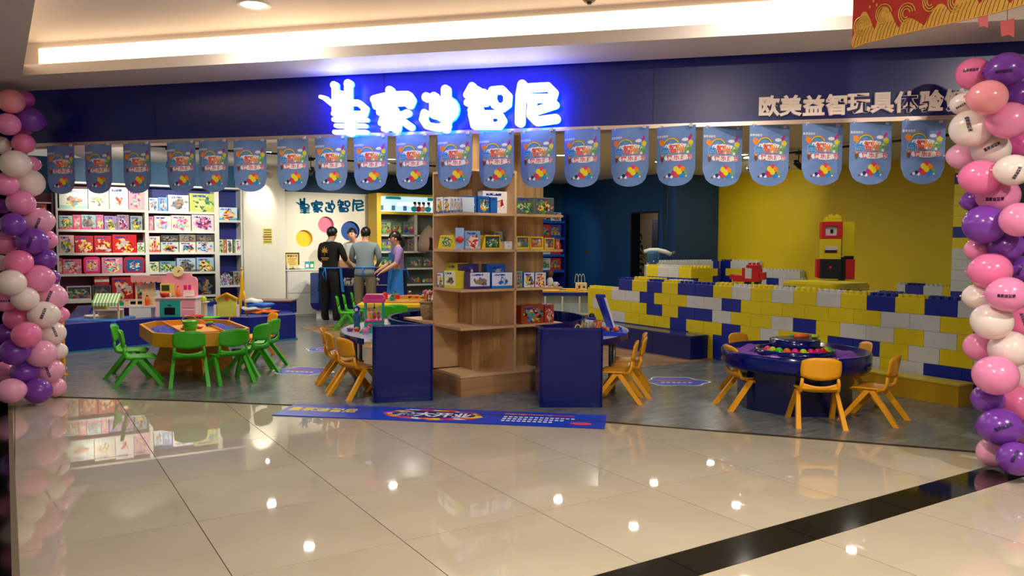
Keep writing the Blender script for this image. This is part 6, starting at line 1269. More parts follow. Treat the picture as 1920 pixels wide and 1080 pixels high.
# 1: man in black, back to us, turned a little to the right
J = base_pose(.02, arm=((.27, .08, 1.13), (.20, .33, 1.02)))
p = thing
q = (G(598, 606).xy + G(637, 603).xy) / 2
t1 = person('person', 'man in black t-shirt with gold leaf print, back to us at the counter', J, {'top': BT, 'sleeve': BT, 'fore': SKIN, 'skin': SKIN, 'leg': BTR, 'shin': BTR, 'shoe': SHOE}, (q.x + .02, q.y, .004), -.38)
hair_cap(t1, J)
b = MB()
for k in range(7):
    a = radians(90 + (k - 3) * 34); ln = .105 - .013 * abs(k - 3); cx_, cz_ = 0.0, 1.27; b.add([(cx_, -.162, cz_), (cx_ + ln * .5 * cos(a) - .014 * sin(a), -.162, cz_ + ln * .5 * sin(a) + .014 * cos(a)), (cx_ + ln * cos(a), -.160, cz_ + ln * sin(a)), (cx_ + ln * .5 * cos(a) + .014 * sin(a), -.162, cz_ + ln * .5 * sin(a) - .014 * cos(a))], [[0, 1, 2, 3], [3, 2, 1, 0]])
b.box(-.003, .003, -.162, -.160, 1.2, 1.27); b.box(-.08, .08, -.158, -.156, 1.15, 1.165); b.box(-.06, .06, -.158, -.156, 1.125, 1.135)
GP = M('gold_leaf_print', (.80, .58, .25), .5); obj('leaf_print', b, GP, t1)
def apron(t, front, z0, z1, r, back_bow=False):
    b = MB(); n = 12; vs = []
    for j in range(9):
        z = z0 + (z1 - z0) * j / 8
        for i in range(n + 1):
            a = pi * (-.05 + 1.1 * i / n); rr_ = r * (1.12 - .18 * j / 8 + (.05 if j == 0 else 0)); vs.append((rr_ * cos(a) * 1.05, front * rr_ * sin(a) * .85 + .01, z))
    fs = [[j * (n + 1) + i, j * (n + 1) + i + 1, (j + 1) * (n + 1) + i + 1, (j + 1) * (n + 1) + i] for j in range(8) for i in range(n)]; b.add(vs, fs, True); o = obj('apron', b, APR, t)
    b = MB(); b.tube([(.19 * cos(a), .145 * sin(a) + .005, z1 - .0) for a in [2 * pi * i / 20 for i in range(21)]], .012, 6)
    b.tube([(0, -.15, z1), (.03, -.17, z1 - .12), (.02, -.15, z1 - .24)], .010, 6); b.tube([(0, -.15, z1), (-.04, -.165, z1 - .1), (-.02, -.15, z1 - .2)], .010, 6); obj('apron_strings', b, APR, t)
apron(t1, 1, .55, .98, .215)
b = MB(); b.tube([(.06 * cos(a), .01 + .055 * sin(a), 1.47 + .02 * sin(a)) for a in [2 * pi * i / 16 for i in range(17)]], .014, 6); obj('collar', b, M('collar_blue', (.45, .6, .7), .7), t1)
# 2: man in grey shirt
GSH = M('grey_blue_shirt', (.50, .57, .60), .8); KH = M('khaki_trousers', (.50, .44, .34), .8)
J = base_pose(.03, arm=((.26, .06, 1.13), (.17, .30, 1.04)), sh=.20); q = G(685, 603)
t2 = person('person', 'man in grey-blue shirt and khaki trousers, back to us at the counter', J, {'top': GSH, 'sleeve': GSH, 'fore': GSH, 'skin': SKIN, 'leg': KH, 'shin': KH, 'shoe': SHOE}, (q.x + .0, q.y - .02, .004), -.05)
hair_cap(t2, J)
b = MB(); b.tube([(.19 * cos(a), .145 * sin(a) + .005, .985) for a in [2 * pi * i / 20 for i in range(21)]], .015, 6); b.tube([(0, -.15, .98), (.0, -.16, .9), (.005, -.16, .78)], .014, 6); obj('apron_strings', b, APR, t2)
b = MB(); b.lathe([(.195, .84), (.19, .90), (.183, .98), (.17, 1.0)], n=20, sy=.76); obj('shirt_hem', b, GSH, t2)
# 3: person behind, mostly hidden
PSH = M('pale_grey_shirt', (.68, .70, .68), .8); J = base_pose(.09, arm=((.25, .02, 1.12), (.20, .22, 1.0)), sh=.18)
q = f_.w(f_.at(667, 500, .72)[0], .78, .004)
t3 = person('person', 'person in pale short-sleeved shirt behind the counter, half hidden by the man in grey', J, {'top': PSH, 'sleeve': PSH, 'fore': SKIN, 'skin': SKIN, 'leg': BTR, 'shin': BTR, 'shoe': SHOE}, q, pi - .15)
hair_cap(t3, J)
# 4: woman
PUR = M('purple_blouse', (.58, .48, .72), .8); J = base_pose(.02, arm=((.21, .10, 1.12), (.17, .34, .98)), h=.95, sh=.16)
q = G(752, 600); k = q.y / CF
t4 = person('person', 'woman in purple blouse and blue apron, dark ponytail, at the right end of the counter', J, {'top': PUR, 'sleeve': PUR, 'fore': SKIN, 'skin': SKIN, 'leg': BTR, 'shin': M('dark_leggings', (.03, .03, .05), .8), 'shoe': M('white_shoe', (.8, .8, .8), .5)}, (-2.06, 14.35, .004), 2.0)
hair_cap(t4, J, pony=True)
apron(t4, 1, .48, .95, .215)
b = MB(); b.box(-.12, .12, .15, .156, .94, 1.26); o = obj('apron_bib', b, APR, t4); b = MB(); b.box(-.06, .06, .157, .160, 1.06, 1.12); obj('bib_print', b, P_Y, t4)
# ================================================================== TOY BRICK PEN (right)
def foam(nm, c, c2): return noisy('foam_' + nm, c, c2, (3, 3, 3), .42)
FY, FBm, FWm, FR = foam('yellow', (.88, .80, .05), (.92, .84, .08)), foam('blue', (.03, .13, .58), (.04, .16, .62)), foam('white', (.80, .82, .82), (.86, .87, .86)), foam('red', (.80, .12, .14), (.85, .15, .16))
FOAM = {'y': FY, 'b': FBm, 'w': FWm, 'r': FR}
BH, BD = .1545, .15
BRK = {}
def brick_mesh(c, n, studs):
    """toy brick: n = length in half units of .15"""
    k = (c, n, studs)
    if k in BRK: return BRK[k]
    b = MB(); L_ = .15 * n; g = .0015; b.box(g, L_ - g, 0, BD, .0012, BH - .001, bev=.002)
    if studs:
        for i in range(2 * n):
            for j in range(2): b.lathe([(.024, BH - .001), (.024, BH + .026), (.021, BH + .030)], (.0375 + .075 * i, .0375 + .075 * j, 0), 8, False)
    BRK[k] = b.mesh('brick', FOAM[c]); return BRK[k]
def lay(parent, fr_dep, s0, s1, rowi, c, studs=False, z0=.0):
    """fill a run with bricks of about .3 m"""
    L_ = s1 - s0
    if L_ < .04: return
    n = max(1, round(L_ / .30)); w_ = L_ / n
    for i in range(n):
        o = obj('brick', brick_mesh(c, 2 if w_ > .2 else 1, studs), None, parent, (s0 + i * w_, fr_dep, z0 + rowi * BH)); o.scale.x = w_ / (.30 if w_ > .2 else .15)
PEN = thing('toy_brick_barrier', 'low wall of giant yellow, blue and white toy bricks around the play pen', 'brick barrier', (FB.p.x, FB.p.y, .004), FB.ang)
ROWS = {  # from the top; px of colour changes, in the photograph
 5: (536, 'b1160 y1185 b1213 y1241 b1271 y1337 w1372 y1408 w1447 y1488 w1531 y1577 b1626 y1679 b1735 w1797 y1850 e1885'),
 4: (572, 'y1102 w1146 b1199 y1226 w1287 b1353 y1389 w1652 y1764 b1827 e1885'),
 3: (595, 'y1102 w1111 y1129 b1212 y1241 b1271 w1335 y1370 w1446 b1487 y1530 w1575 y1677 w1733 y1796 w1832 e1885'),
 2: (617, 'y1102 w1131 y1171 b1256 y1286 b1353 y1388 w1425 y1460 b1552 y1650 w1704 y1763 w1827 e1885'),
 1: (640, 'y1102 b1150 y1290 y1331 b1336 y1371 w1450 y1500 w1560 y1651 w1684 b1733 e1885'),
 0: (665, 'b1102 b1200 y1290 b1336 y1371 b1440 y1500 y1620 b1740 b1826 e1885')}
for r_, (yy, s) in ROWS.items():
    tok = s.split(); 
    for a, b2 in zip(tok[:-1], tok[1:]):
        lay(PEN, 0, FB.at(int(a[1:]), yy)[0], FB.at(int(b2[1:]), yy)[0], r_, a[0], r_ == 5 or (r_ == 4 and int(a[1:]) < 1150 and a[0] in 'yw'))
# inner second skin with gaps, seen over the top edge
s_of = lambda px, dep, py=535: FB.at(px, py, dep)[0]
for a, b2, c in ((1340, 1372, 'y'), (1408, 1450, 'y'), (1462, 1482, 'b'), (1490, 1530, 'y'), (1565, 1582, 'b'), (1597, 1612, 'b'), (1612, 1640, 'y'), (1640, 1690, 'b'), (1250, 1290, 'w')):
    lay(PEN, .16, s_of(a, .16), s_of(b2, .16), 5, c, True)
for a, b2, c in ((1186, 1240, 'y'), (1640, 1685, 'b')): lay(PEN, .33, s_of(a, .33), s_of(b2, .33), 5, c, True)
# raised block behind the left part
zt5 = 6
P2 = thing('toy_brick_block', 'short stepped block of yellow and white toy bricks behind the left of the pen wall', 'brick barrier', FB.w(0, 1.1, .004), FB.ang)
for r_ in range(0, 7):
    for a, b2, c in ((1212, 1233, 'y'), (1233, 1272, 'w'), (1272, 1296, 'y')):
        cc = c if r_ in (6,) else 'yb'[r_ % 2]; lay(P2, 0, s_of(a, 1.1, 520), s_of(b2, 1.1, 520), r_, cc, r_ == 6)
k = s_of(1296, 1.1, 520)
for r_ in range(0, 7): o = obj('brick', brick_mesh('y', 2, r_ == 6), None, P2, (k - .002, .15, r_ * BH)); o.rotation_euler.z = pi / 2
# rear walls of the pen, along wall 2 and the yellow wall
P3 = thing('toy_brick_barrier', 'rear white and blue toy brick wall in front of the dark blue return wall', 'brick barrier', W2.w(0, -.35, .004), W2.ang)
def s2(px, py=500): return W2.at(px, py, -.35)[0]
for r_ in range(7):
    seg = {6: 'w1222 b1337 e1349', 5: 'y1222 y1309 b1346 e1352', 4: 'b1222 b1317 e1352', 3: 'y1222 w1300 e1352'}.get(r_, 'b1222 w1290 e1352').split()
    for a, b2 in zip(seg[:-1], seg[1:]): lay(P3, 0, s2(int(a[1:])), s2(int(b2[1:])), r_, a[0], r_ == 6)
P4 = thing('toy_brick_barrier', 'stepped white and blue toy brick wall along the yellow wall', 'brick barrier', YW.w(0, -.17, .004), YW.ang)
def s4(px, py=520): return YW.at(px, py, -.17)[0]
SEG = {6: 'b1350 w1369 e1420', 5: 'b1350 y1360 w1424 e1500', 4: 'b1350 y1372 w1424 b1437 w1460 e1505', 3: 'b1350 b1424 w1500 y1560 w1627 y1652 e1672'}
for r_ in range(7):
    seg = SEG.get(r_, 'y1350 b1440 w1520 y1600 e1672').split()
    for a, b2 in zip(seg[:-1], seg[1:]): lay(P4, 0, s4(int(a[1:])), s4(int(b2[1:])), r_, a[0], r_ >= 4 or (r_ == 3 and int(a[1:]) > 1500))
for r_, seg in ((4, 'w1681 b1697 w1731 y1767 e1793'), (3, 'y1672 w1681 b1720 y1767 e1793'), (2, 'y1672 e1793'), (1, 'b1672 e1793'), (0, 'y1672 e1793')):
    seg = seg.split()
    for a, b2 in zip(seg[:-1], seg[1:]): lay(P4, 0, s4(int(a[1:]), 545), s4(int(b2[1:]), 545), r_, a[0], r_ == 4)
# tall brick wall at the far right
TF = Frame((6.36, 11.45), NV); P5 = thing('toy_brick_tower', 'tall wall of yellow, white and blue toy bricks behind the right balloon column', 'brick barrier', (6.36, 11.45, .004), TF.ang)
pat = ['y', 'b', 'y', 'y', 'b', 'w', 'w', 'w', 'w', 'y', 'b', 'y', 'y', 'y', 'y', 'b', 'y', 'y']
for r_ in range(18):
    c = pat[r_]; off = .15 * (r_ % 2); s_ = 0
    runs = [(0, .3 + off, c), (.3 + off, .75 + off, 'w' if (c == 'y' and r_ in (4, 5)) else c), (.75 + off, 1.5, {'y': 'w', 'w': 'y', 'b': 'b'}[c]), (1.5, 2.4, 'ybw'[r_ % 3])]
    if r_ == 5: runs[0] = (0, .3, 'w'); runs[1] = (.3, .75 + off, 'y')
    for a, b2, c2 in runs: lay(P5, 0, a, b2, r_, c2, False)
# yellow foam slab on the pen, and robot of bricks
q = FB.w(s_of(1543, .8, 535), .85, 0); t = thing('foam_slab', 'big round-cornered yellow foam slab resting on the pen bricks', 'foam slab', (q.x, q.y, .78), FB.ang); sc = q.y / CF
hw = .42; b = MB(); pts = []
for cx_, cy_, a0 in ((hw - .12, .2, 0), (-hw + .12, .2, pi / 2), (-hw + .12, -.2, pi), (hw - .12, -.2, 3 * pi / 2)):
    for k in range(7): a = a0 + pi / 2 * k / 6; pts.append((cx_ + .12 * cos(a), cy_ + .12 * sin(a)))
b.prism(pts, .13, .20); b.prism([(x * .97, y * .95) for x, y in pts], .20, .22); obj('slab', b, FY, t)
for x_ in (-.3, 0, .3): b = MB(); b.box(x_ - .07, x_ + .07, -.15, .15, -.776, .13); obj('support', b, FBm, t)
RBT = thing('brick_robot', 'robot built of toy bricks with a red-framed eye, yellow mouth and dark body', 'toy robot', (0, 0, 0), 0)
q = G(1567, 600, 0); DR = 11.9; r0 = ray(1565, 520); RBT.location = (r0.x * DR, r0.y * DR, .004); RBT.rotation_euler.z = -.22; sc = DR / CF
def rz(py): return CH + ray(1565, py).z * DR - .004
def rx(px): return (px - 1565) * sc
def rb(nm, x0, x1, y0, y1, d0, d1, mt_, studs=False, bev=.004):
    b = MB(); b.box(rx(x0), rx(x1), d0, d1, rz(y1), rz(y0), bev=bev)
    if studs:
        n = max(2, int((rx(x1) - rx(x0)) / .075)); w_ = (rx(x1) - rx(x0)) / n
        for i in range(n):
            for j in range(2): b.lathe([(.024, rz(y0)), (.024, rz(y0) + .028)], (rx(x0) + w_ * (i + .5), d0 + .05 + .1 * j, 0), 8, False)
    return obj(nm, b, mt_, RBT)
rb('crest', 1546, 1575, 410, 416, .02, .2, FY, True); rb('crest', 1552, 1574, 405, 410, .02, .2, FY, True)
for x0, x1, y0, y1 in ((1540, 1577, 416, 424), (1540, 1577, 442, 448), (1540, 1547, 424, 442), (1568, 1577, 424, 442)): rb('head_frame', x0, x1, y0, y1, 0, .22, FR)
rb('eye_white', 1547, 1568, 424, 442, .04, .18, FWm); rb('eye_pupil', 1556, 1561, 430, 437, .03, .045, BLK, bev=.001)
rb('face', 1541, 1575, 448, 486, 0, .22, FY); rb('teeth', 1546, 1568, 462, 469, -.012, .004, FWm, bev=.001); rb('mouth', 1546, 1568, 469, 474, -.008, .004, M('mouth_dark', (.25, .05, .05), .5), bev=.001)
rb('back_column', 1578, 1600, 416, 480, .08, .26, FY); rb('torso', 1540, 1576, 486, 523, 0, .24, DGREY); rb('torso_side', 1576, 1584, 482, 526, .02, .24, BLK)
b = MB(); b.ball((rx(1557), -.004, rz(502)), (.022, .012, .026), 10, 6); obj('button', b, FR, RBT)
rb('arm', 1533, 1540, 486, 521, .04, .2, FR); rb('arm', 1584, 1601, 486, 524, .04, .2, FR); rb('shoulder', 1584, 1599, 480, 486, .06, .18, BLK)
rb('pedestal', 1540, 1596, 526, 526 + (rz(526)) / sc - 1, .02, .24, FY)
# red brick elephant / vehicle on the wall
q = FB.w(s_of(1397, .2, 530), .24, .004 + 6 * BH); RE = thing('red_brick_animal', 'red elephant-like toy brick figure with a white side panel on the pen wall', 'toy', q, FB.ang + .5); sc = q.y / CF
for nm, x0, x1, z0, z1, mt_ in (('leg', -.04, .02, 0, .05, BLK), ('leg', .08, .14, 0, .05, BLK), ('body', -.07, .15, .05, .22, FR), ('head', .13, .20, .08, .17, FR), ('trunk', -.18, -.06, .05, .13, FR), ('trunk_tip', -.22, -.17, .08, .14, FR), ('back', -.02, .14, .22, .26, FR), ('side_panel', -.03, .05, .09, .22, FWm)):
    b = MB(); y0 = -.004 if nm == 'side_panel' else 0; b.box(x0, x1, y0, .14, z0, z1, bev=.004)
    if nm in ('back',):
        for i in range(3): b.lathe([(.02, z1), (.02, z1 + .024)], (x0 + .03 + .05 * i, .07, 0), 8, False)
    obj(nm, b, mt_, RE)
# benches
BB = thing('navy_bench', 'long low navy storage bench along the brick pen wall', 'bench', (0, 0, .004))
a0, a1, a2 = Vector(G(1294, 676).xy), Vector(G(1150, 640).xy), Vector(G(1330, 673).xy)
f0 = Vector((2.213, 9.736)); dv_ = Vector((V.x, V.y)); bk_ = Vector((U.x, U.y)); f1 = f0 + dv_ * 2.75; wd = .30
b = MB(); b.prism([tuple(f0), tuple(f0 + bk_ * wd), tuple(f1 + bk_ * wd), tuple(f1)], 0, .275); obj('body', b, M('bench_navy', (.03, .09, .40), .3), BB)
b = MB(); b.prism([tuple(f0 + Vector((.004, -.012)) ), tuple(f0 + bk_ * wd + Vector((.004, -.012))), tuple(f1 + bk_ * wd), tuple(f1 - bk_ * .012)], .275, .30); obj('seat_board', b, M('bench_top', (.10, .17, .42), .2), BB)
for k in range(1, 4): p_ = f0 + dv_ * (2.75 * k / 4); b = MB(); b.beam((p_.x - .001, p_.y, .02), (p_.x - .001, p_.y, .27), .006, .006); obj('panel_joint', b, BLK, BB)
YB = thing('yellow_bench', 'low yellow box bench along the right of the brick pen wall', 'bench', (0, 0, .004))
f0 = Vector(G(1796, 764).xy); f1 = f0 + dv_ * 2.2; wd = .24
b = MB(); b.prism([tuple(f0), tuple(f0 + bk_ * wd), tuple(f1 + bk_ * wd), tuple(f1)], 0, .185); obj('body', b, M('bench_yellow', (.78, .60, .08), .4), YB)
b = MB(); b.prism([tuple(f0 + Vector((0, -.01))), tuple(f0 + bk_ * wd + Vector((.006, -.01))), tuple(f1 + bk_ * wd), tuple(f1 - bk_ * .01)], .185, .20); obj('seat_board', b, M('bench_yellow_top', (.85, .76, .25), .35), YB)

# ------------------------------------------------------------------ white inflated tube and water dispenser by the doorway
r1 = ray(1234, 474); D_ = 14.6; q = Vector((r1.x * D_, r1.y * D_, 0)); zt_ = CH + ray(1222, 492).z * D_
t = thing('water_dispenser', 'clear water bottle on a stand by the doorway behind the pen', 'dispenser', (ray(1224, 500).x * D_, D_, .004)); b = MB(); b.box(-.14, .14, -.12, .12, 0, zt_ - .05, bev=.01); obj('stand', b, WHITE, t); b = MB(); b.lathe([(.05, zt_ - .05), (.11, zt_), (.12, zt_ + .16), (.11, zt_ + .2), (0, zt_ + .21)], n=18); obj('bottle', b, M('bottle_blue', (.35, .6, .8), .1, trans=.7), t)
t = thing('white_tube', 'curved white inflatable tube lying on the water bottle', 'tube', (q.x, q.y - .02, 0)); sc = D_ / CF
b = MB(); b.tube([((px - 1234) * sc, 0, CH + ray(px, py).z * D_) for px, py in ((1207, 472), (1218, 469), (1232, 469), (1246, 472), (1258, 477))], [.035, .04, .042, .042, .038], 12); obj('tube', b, M('tube_white', (.82, .84, .80), .4), t)
b = MB(); b.tube([((1257 - 1234) * sc, 0, CH + ray(1257, 477).z * D_), ((1265 - 1234) * sc, 0, CH + ray(1265, 472).z * D_)], [.02, .03], 8); obj('end_film', b, M('clear_film', (.95, .97, 1), .08, trans=.95, alpha=.35), t)
# small brass socket plate on the blue wall
s_, z_ = W1.at(1100, 473); t = thing('socket_plate', 'small brass socket plate on the dark blue wall', 'socket', W1.p, W1.ang); b = MB(); b.box(s_ - .045, s_ + .045, -.01, -.001, z_ - .035, z_ + .035, bev=.002); obj('plate', b, M('brass', (.5, .4, .2), .35, metal=.6), t); b = MB(); b.box(s_ - .02, s_ + .02, -.013, -.009, z_ - .012, z_ + .012); obj('socket_hole', b, BLK, t)

# ------------------------------------------------------------------ track play table with white cubbies
TT = thing('track_table', 'blue play table with yellow toy track and white cubby shelves under it', 'table', (.30, 12.35, .004), .02)
b = MB(); b.box(-.45, 1.05, 0, .8, .62, .67, bev=.004); obj('table_top', b, PB, TT); b = MB(); b.box(-.45, 1.05, .0, .8, .0, .03); obj('base', b, WHITE, TT)
for x_ in (-.05, .22, .49, .76, 1.02): b = MB(); b.box(x_ - .012, x_ + .012, -.02, .16, .03, .61); obj('cubby_divider', b, WHITE, TT)
for z in (.33,): b = MB(); b.box(-.05, 1.02, -.02, .16, z - .012, z + .012); obj('cubby_shelf', b, WHITE, TT)
b = MB(); b.box(-.05, 1.02, .16, .18, .03, .62); obj('cubby_back', b, M('cubby_back', (.80, .88, .88), .5), TT); b = MB(); b.box(-.45, -.07, .02, .5, .03, .62); obj('side_box', b, PB, TT)
b = MB(); b.tube([(.3 + .62 * cos(a), .38 + .28 * sin(a), .69) for a in [2 * pi * i / 32 for i in range(33)]], .03, 6, flat=.4); obj('track', b, PLY, TT)
b = MB(); b.box(-.40, 1.0, .03, .75, .671, .678); obj('track_base', b, M('track_base_yellow', (.8, .75, .15), .5), TT)
loc = TT.location
q = Frame((.3, 12.35), (1, 0)); k = q.at(1092, 530, .3)[0]
t = thing('bead_maze', 'wooden bead maze cube with wire loops on the track table', 'toy', (.30 + k - .02, 12.65, .684)); b = MB(); b.box(-.085, .085, -.07, .07, 0, .13, bev=.004); obj('cube', b, CREAM, t)
b = MB(); 
for k in range(3): b.tube([(-.07 + .05 * k + .03 * cos(a), 0, .13 + .14 * sin(a)) for a in [pi * i / 8 for i in range(9)]], .004, 5)
obj('wire_loops', b, M('wire_white', (.75, .8, .7), .4), t); b = MB(); b.box(-.05, -.02, -.073, -.068, .04, .09); b.box(.02, .06, -.073, -.068, .05, .08); obj('cube_print', b, BRN, t)
for k, (x_, y_, mt_, nm) in enumerate([(-.15, .3, RED, 'red'), (.5, .15, TEAL, 'teal'), (.75, .25, ORG, 'orange')]):
    t = thing('toy_train_car', nm + ' toy train car on the yellow track', 'toy', (loc.x + x_, loc.y + y_, .684), .3 * k); b = MB(); b.box(-.05, .05, -.02, .02, .01, .04, bev=.004); obj('body', b, mt_, t)
    for xx in (-.03, .03): b = MB(); b.tube([(xx, -.022, .012), (xx, .022, .012)], .012, 8); obj('wheel', b, BLK, t)

# ------------------------------------------------------------------ yellow play table with railway, green chairs (behind the left curved table)
YT = thing('yellow_play_table', 'yellow play table covered with wooden railway, behind the left curved table', 'table', (-1.70, 12.05, .004), .05)
b = MB(); b.box(-.66, 1.0, 0, 1.3, .44, .50, bev=.01); obj('table_top', b, YEL, YT)
for x_ in (-.52, .85):
    for y_ in (.08, 1.2): b = MB(); b.tube([(x_, y_, .44), (x_ + (.07 if x_ < 0 else -.07), y_, 0)], [.04, .03], 8); obj('leg', b, ORG, YT)
b = MB()
for k in range(3): b.tube([(.1 + (.6 - .15 * k) * cos(a), .62 + (.45 - .12 * k) * sin(a), .515 + .03 * k * max(0, sin(a))) for a in [2 * pi * i / 28 for i in range(29)]], .022, 6, flat=.5)
obj('railway_track', b, M('track_wood', (.78, .50, .2), .5), YT)
b = MB(); rn = random.Random(8)
b2_ = [MB() for _ in range(3)]
pcs = [RED, BRN, M('railway_orange', (.9, .4, .1), .4), WHT, TEAL]
for i in range(16):
    a = rn.random() * 6.3; r_ = .25 + .35 * rn.random(); x_, y_ = .1 + r_ * cos(a), .5 + r_ * .7 * sin(a); mt_ = pcs[i % 5]; nm = ['red', 'brown', 'orange', 'white', 'teal'][i % 5]; ax, ay = cos(.05), sin(.05)
    t = thing('toy_train_car' if i % 2 else 'toy_block', nm + ' railway piece on the yellow play table', 'toy', (YT.location.x + x_ * ax - y_ * ay, YT.location.y + x_ * ay + y_ * ax, .535), a, nm + ' railway pieces on the yellow table')
    b = MB(); b.box(-.045, .045, -.022, .022, 0, .035 + .03 * (i % 3), bev=.004); obj('body', b, mt_, t); b = MB(); b.box(-.02, .02, -.018, .018, .035 + .03 * (i % 3), .055 + .03 * (i % 3)); obj('top_piece', b, pcs[(i + 2) % 5], t)
gg = 'green chairs at the yellow play table'
for px, py, f, lb in ((652, 621, .05, 'green plastic chair in profile, left one of the row behind the left curved table'), (664, 616, .05, 'green plastic chair in profile, middle of the row behind the left curved table'), (678, 610, .05, 'green plastic chair in profile, right one of the row behind the left curved table')):
    q = G(px, py - 3); chair('green', q.x + .0, q.y, f + .12, lb, gg)
for px, D_, lb in ((727, 11.3, 'green plastic chair with its back to us at the yellow play table, left one'), (748, 11.5, 'green plastic chair with its back to us at the yellow play table, right one')):
    chair('green', ray(px, 600).x * D_, D_, 1.5, lb, gg)

# ------------------------------------------------------------------ toys on the left curved table
zt_ = .577
q = G(722, 630, .574); q = Vector((-1.28, 7.72, 0)) if False else G(716, 616, .574)
CM_ = thing('claw_machine', 'small pink and teal toy claw machine on the left curved table', 'toy machine', (ray(700, 600).x * 7.62, 7.62, .5745), .12); D_ = 7.62; sc = D_ / CF
def mz(py): return CH + ray(700, py).z * D_ - .5745
TEALM = M('claw_teal', (.10, .62, .52), .35); PKM = M('claw_pink', (.92, .25, .52), .35)
hw = 18 * sc; z1_, z2_, z3_ = mz(602), mz(568), mz(553)
b = MB(); b.box(-hw, hw, -.0, .2, 0, z1_ - .008, bev=.008); obj('base', b, TEALM, CM_); b = MB(); b.add([(-hw - .05, -.07, 0), (hw * .35, -.07, 0), (hw * .35, 0, .06), (-hw, 0, .06), (-hw, 0, 0), (hw * .35, 0, 0)], [[0, 1, 2, 3], [0, 3, 4], [1, 5, 2], [0, 4, 5, 1]]); obj('chute', b, TEALM, CM_)
b = MB(); b.box(-hw * 1.02, hw * 1.02, -.004, .204, z1_ - .008, z1_ + .004); obj('deck', b, PKM, CM_)
for x_ in (-hw + .008, hw - .008):
    for y_ in (.008, .192): b = MB(); b.box(x_ - .008, x_ + .008, y_ - .008, y_ + .008, z1_, z2_); obj('corner_post', b, TEALM, CM_)
b = MB(); b.box(-hw * 1.15, hw * 1.15, -.02, .22, z2_, z3_ - .03, bev=.008); b.box(-hw * 1.05, hw * 1.05, -.01, .21, z3_ - .03, z3_ - .015, bev=.005); b.box(-hw * .95, hw * .95, .0, .2, z3_ - .015, z3_, bev=.005); obj('roof', b, PKM, CM_)
b = MB(); b.box(-hw + .016, hw - .016, .004, .006, z1_, z2_); obj('front_glass', b, M('claw_glass', (.9, .95, .97), .05, trans=.95, alpha=.3), CM_)
b = MB(); b.tube([(0, .1, z2_), (0, .1, z2_ - .05)], .004, 6); b.ball((0, .1, z2_ - .055), .012, 8, 6); obj('claw', b, BLK, CM_)
b = MB(); b.box(-hw * .1, hw * .8, -.012, 0, .02, .05); obj('front_lettering', b, RED, CM_)
for k, (x_, mt_, nm) in enumerate(((-.04, YEL, 'yellow'), (-.01, RED, 'red'), (.03, HOTP, 'pink'))):
    t = toy('plush_toy', 'tiny ' + nm + ' plush toy inside the claw machine', 'toy', (CM_.location.x + x_, CM_.location.y + .09, .5745 + z1_ + .005)); b = MB(); b.ball((0, 0, .025), (.018, .016, .025), 10, 6); obj('body', b, mt_, t); b = MB(); b.ball((0, 0, .062), .017, 10, 6); obj('head', b, [WHT, PINK, HOTP][k], t)
q = G(677, 606, .574); q = Vector((ray(668, 600).x * 7.9, 7.9, 0)); t = toy('toy_doll', 'blue and white toy figure standing left of the claw machine', 'toy', (q.x, q.y, .5745)); b = MB(); b.lathe([(.035, 0), (.03, .05), (.04, .12), (.028, .17), (0, .18)], n=14); obj('body', b, M('doll_blue', (.15, .38, .6), .5), t); b = MB(); b.ball((0, 0, .205), (.035, .033, .035), 12, 8); obj('head', b, BLUE, t); b = MB(); b.ball((0, -.03, .2), (.018, .008, .018), 8, 6); obj('face_piece', b, WHT, t)
q = G(660, 608, .58)
for px, mt_, nm in ((655, PURP, 'purple'), (668, RED, 'red')):
    r_ = ray(px, 612); D_ = 7.72; t = toy('toy_bowl', 'small ' + nm + ' toy bowl of bits on the left curved table', 'toy', (r_.x * D_, D_, .5745)); b = MB(); b.lathe([(.022, 0), (.035, .03), (.03, .03), (.018, .006), (0, .006)], n=14); obj('bowl', b, mt_, t); b = MB(); b.ball((0, 0, .028), (.02, .02, .016), 8, 5); obj('contents', b, LIME if px < 670 else WHT, t)
t = toy('toy_pony', 'small pink toy pony beside the claw machine', 'toy', (ray(684, 600).x * 7.45, 7.45, .5745)); b = MB(); b.ball((0, 0, .045), (.035, .018, .022), 10, 6); b.tube([(.02, 0, .05), (.035, 0, .08)], .012, 8); obj('body', b, PINK, t); b = MB(); b.ball((.042, 0, .09), (.02, .012, .014), 8, 6); obj('head', b, HOTP, t)
for x_ in (-.02, .02):
    for y_ in (-.01, .01): b = MB(); b.cyl(x_, y_, 0, .035, .006, 6); obj('leg', b, PINK, t)
# woven basket with flowers on the side shelf
k, z_ = PL.at(799, 600, .12); q = G(799, 599, .651); t = thing('woven_basket', 'beige woven basket holding dried flowers, left of the wooden pillar', 'basket', (q.x + .02, q.y, .652)); WV = noisy('woven_straw', (.55, .45, .32), (.78, .66, .48), (60, 60, 90), .8, bump=.6)
b = MB(); b.lathe([(.055, 0), (.075, .05), (.082, .12), (.085, .18), (.074, .18), (.06, .03), (0, .03)], n=22); obj('basket', b, WV, t); b = MB(); b.lathe([(.087, .165), (.094, .18), (.087, .195), (.078, .18)], n=22); obj('rim', b, WV, t)
t = thing('dried_flowers', 'small bunch of cream and pink dried flowers in the woven basket', 'flowers', (q.x + .02, q.y, .70)); b = MB(); rn = random.Random(6)
tips = []
for i in range(9): a = i * 2.4; tp = (.06 * cos(a) * (i / 9 + .3), .06 * sin(a) * (i / 9 + .3), .2 + .05 * rn.random()); tips.append(tp); b.tube([(0, 0, 0), tp], .003, 5)
obj('stems', b, BRN, t); b = MB()
for i, tp in enumerate(tips): b.mi = i % 2; b.ball(tp, .02, 8, 6)
obj('blooms', b, [CREAM, PINK], t)

